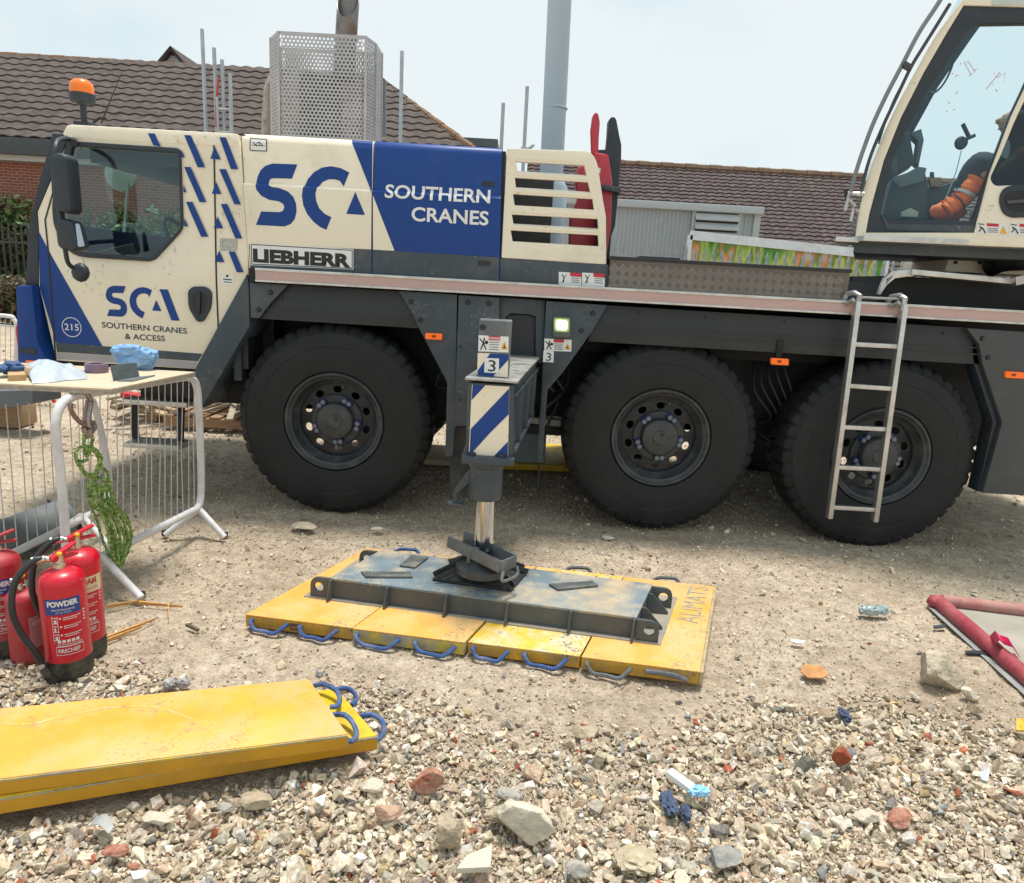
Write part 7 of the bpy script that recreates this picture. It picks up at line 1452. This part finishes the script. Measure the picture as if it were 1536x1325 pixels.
for (p, q, wd), lb in zip(((((682, 925)), (990, 800), .030), ((690, 940), (905, 850), .022), ((690, 722), (920, 680), .016), ((890, 700), (1170, 720), .012), ((1078, 705), (1080, 805), .014)), ('long split wooden stake on the ground right of the extinguishers', 'shorter split wooden stake beside the long one', 'thin bark stick at the foot of the barrier leg', 'thin twig right of the barrier leg', 'short wood splinter pointing towards the camera')):
    a, b = [G(*z_8([v])[0], .012) for v in (p, q)]; mb = MB(); m_ = a.lerp(b, .5)+Vector((0, .004, .004)); mb.hexa([a+Vector((0, -wd/2, -.01)), a+Vector((0, wd/2, -.01)), a+Vector((0, wd/2, .008)), a+Vector((0, -wd/2, .008))], [b+Vector((0, -wd*.15, -.01)), b+Vector((0, wd*.15, -.01)), b+Vector((0, wd*.15, .0)), b+Vector((0, -wd*.15, .0))])
    solo('wood_splinter', mb, splm, lb, 'stick')
sheetpx('wood_splinter', 'dark bark flake on the ground right of the wooden stakes', 'stick', z_8([(1185, 852), (1215, 850), (1278, 880), (1260, 888)]), mat('bark', (.12, .09, .06), .9, var=.3), .012, .006)

# ---------------------------------------------------------------- loose gravel (one mass of stones nobody could count)
def hullproto(n, seed, sq):
    r_ = np.random.default_rng(seed); p = r_.uniform(-1, 1, (n, 3)); p = np.sign(p)*np.abs(p)**.6; p /= np.maximum(1, np.linalg.norm(p, axis=1)/1.12)[:, None]; p *= np.array(sq)
    bm = bmesh.new(); vs = [bm.verts.new(v) for v in p]; res = bmesh.ops.convex_hull(bm, input=vs)
    bmesh.ops.delete(bm, geom=[v for v in bm.verts if not v.link_faces], context='VERTS'); bmesh.ops.triangulate(bm, faces=bm.faces); bm.verts.index_update()
    V = np.array([v.co[:] for v in bm.verts]); F = np.array([[v.index for v in f.verts] for f in bm.faces]); bm.free(); return V, F
PB = [hullproto(11+i % 5, 100+i, (1, .6+.4*((i*37) % 10)/10, .45+.35*((i*53) % 10)/10)) for i in range(16)]
PS = [hullproto(9, 200+i, (1, .75, .6)) for i in range(8)]
def inquad(x, y, q, m=0.):
    c = sum((Vector((v.x, v.y, 0)) for v in q), Vector())/4; k = np.ones_like(x, bool); n = len(q)
    sgn = None
    for i in range(n):
        a, b = q[i], q[(i+1) % n]; L_ = math.hypot(b.x-a.x, b.y-a.y); s = ((b.x-a.x)*(y-a.y)-(b.y-a.y)*(x-a.x))/L_
        o = 1 if ((b.x-a.x)*(c.y-a.y)-(b.y-a.y)*(c.x-a.x)) > 0 else -1; k &= (s*o > -m)
    return k
EXQ = [MC, [k0, k1, k3, k2]]
def dens(x, y):
    nb = vnoise(x, y, .55, 21)*.9+vnoise(x, y, .2, 22)*.5
    edge = 2.42+.30*np.clip((x-.55)/.5, 0, 1)-.28*np.clip((-.15-x)/.25, 0, 1)*np.clip((x+.62)/.2, 0, 1)*0+.25*np.clip((-.2-x)/.3, 0, 1)
    return np.clip((edge-y)/.42+nb*.75+.12, 0, 1)
def scatter(N, xr, yr, fn, rmed, rsig, rmax, protos, zf, seed, pal, pw, flatz=1.):
    r_ = np.random.default_rng(seed); x = r_.uniform(*xr, N); y = yr[0]+(yr[1]-yr[0])*r_.random(N)**1.0
    k = r_.random(N) < fn(x, y)
    r = np.clip(np.exp(r_.normal(math.log(rmed), rsig, N)), rmed*.35, rmax)
    for q in EXQ: k &= ~inquad(x, y, q, .012)
    k &= ~(inquad(x, y, lw_c, .0)); 
    x, y, r = x[k], y[k], r[k]; n = len(x); z = gh(x, y)+.022-.02+r*zf+r_.random(n)*r*.35
    inn = inquad(x, y, lw_c, .03); z = np.where(inn, np.minimum(z, .03-r*.6), z)
    pid = r_.integers(len(protos), size=n); pi = r_.choice(len(pal), size=n, p=pw); col = np.array(pal)[pi]*(.72+.56*r_.random((n, 1)))*(1+.018*r_.normal(size=(n, 3)))
    Vs, Fs, Cs, off = [], [], [], 0
    q = r_.normal(size=(n, 4)); q[:, 1:3] *= .45; q /= np.linalg.norm(q, axis=1)[:, None]; w0, xq, yq, zq = q.T
    Rm = np.stack([1-2*(yq**2+zq**2), 2*(xq*yq-w0*zq), 2*(xq*zq+w0*yq), 2*(xq*yq+w0*zq), 1-2*(xq**2+zq**2), 2*(yq*zq-w0*xq), 2*(xq*zq-w0*yq), 2*(yq*zq+w0*xq), 1-2*(xq**2+yq**2)], -1).reshape(-1, 3, 3)
    sc = r[:, None]*(.8+.4*r_.random((n, 3)))
    for p, (V, F) in enumerate(protos):
        s = np.where(pid == p)[0]
        if not len(s): continue
        W = np.einsum('nij,nvj->nvi', Rm[s], V[None]*sc[s][:, None, :])+np.stack([x[s], y[s], z[s]], -1)[:, None, :]
        Vs.append(W.reshape(-1, 3)); Fs.append((F[None]+(np.arange(len(s))*len(V))[:, None, None]+off).reshape(-1, 3)); Cs.append(np.repeat(col[s], len(F), 0)); off += len(s)*len(V)
    return np.concatenate(Vs), np.concatenate(Fs), np.concatenate(Cs), n
PAL = [(.56, .475, .365), (.65, .575, .46), (.49, .44, .37), (.45, .35, .25), (.50, .375, .275), (.22, .21, .195), (.38, .12, .07), (.74, .71, .65), (.31, .33, .34), (.56, .42, .24)]
PW = np.array([.36, .25, .14, .09, .06, .022, .006, .06, .012, .012]); PW /= PW.sum()
sets = [scatter(95000, (-2.7, 2.9), (1.35, 3.15), dens, .0078, .50, .030, PB, .25, 31, PAL, PW),
        scatter(3000, (-2.7, 2.9), (1.35, 2.75), dens, .0185, .33, .042, PB, .42, 37, PAL, PW),
        scatter(60000, (-3.2, 3.4), (1.9, 6.2), lambda x, y: .35+.65*np.clip(vnoise(x, y, .4, 51)+.5, 0, 1)-.2, .0042, .45, .012, PS, .3, 32, PAL, PW),
        scatter(15000, (-4.6, 4.2), (2.3, 9.), lambda x, y: .30+.7*np.clip(vnoise(x, y, .5, 52)*2+.2, 0, 1), .0072, .55, .028, PB, .1, 33, PAL, PW),
        scatter(9000, (-9, 9), (6, 14), lambda x, y: .5+0*x, .016, .45, .05, PS, .2, 34, PAL, PW)]
V = np.concatenate([s[0] for s in sets]); offs = np.cumsum([0]+[len(s[0]) for s in sets[:-1]]); F = np.concatenate([s[1]+o for s, o in zip(sets, offs)]); Cc = np.concatenate([s[2] for s in sets])
me = bpy.data.meshes.new('gravel'); me.vertices.add(len(V)); me.vertices.foreach_set('co', V.astype(np.float32).ravel()); me.loops.add(F.size); me.loops.foreach_set('vertex_index', F.astype(np.int32).ravel())
me.polygons.add(len(F)); me.polygons.foreach_set('loop_start', np.arange(0, F.size, 3, dtype=np.int32)); me.update(calc_edges=True); me.shade_flat()
at_ = me.attributes.new('tint', 'FLOAT_COLOR', 'FACE'); at_.data.foreach_set('color', np.concatenate([np.clip(Cc, .01, .9), np.ones((len(Cc), 1))], 1).astype(np.float32).ravel())
M = bpy.data.materials.new('gravel_stone'); M.use_nodes = True; t_ = M.node_tree; b_ = t_.nodes['Principled BSDF']; at2 = t_.nodes.new('ShaderNodeAttribute'); at2.attribute_name = 'tint'
tcn = t_.nodes.new('ShaderNodeTexCoord'); no = t_.nodes.new('ShaderNodeTexNoise'); no.inputs['Scale'].default_value = 90; no.inputs['Detail'].default_value = 6; t_.links.new(tcn.outputs['Object'], no.inputs['Vector'])
rp = t_.nodes.new('ShaderNodeValToRGB'); rp.color_ramp.elements[0].position = .3; rp.color_ramp.elements[0].color = (.62, .6, .56, 1); rp.color_ramp.elements[1].position = .65; rp.color_ramp.elements[1].color = (1.15, 1.12, 1.08, 1)
mi = t_.nodes.new('ShaderNodeMixRGB'); mi.blend_type = 'MULTIPLY'; mi.inputs[0].default_value = 1; t_.links.new(no.outputs[0], rp.inputs[0]); t_.links.new(at2.outputs['Color'], mi.inputs[1]); t_.links.new(rp.outputs[0], mi.inputs[2]); t_.links.new(mi.outputs[0], b_.inputs['Base Color'])
b_.inputs['Roughness'].default_value = .92; b_.inputs['Specular IOR Level'].default_value = .2
bp = t_.nodes.new('ShaderNodeBump'); bp.inputs['Strength'].default_value = .45; bp.inputs['Distance'].default_value = .006; t_.links.new(no.outputs[0], bp.inputs['Height']); t_.links.new(bp.outputs[0], b_.inputs['Normal'])
me.materials.append(M); gv = bpy.data.objects.new('gravel', me); COL.objects.link(gv); gv['kind'] = 'stuff'; gv['label'] = 'loose beige rubble and gravel strewn over the yard'; gv['category'] = 'gravel'
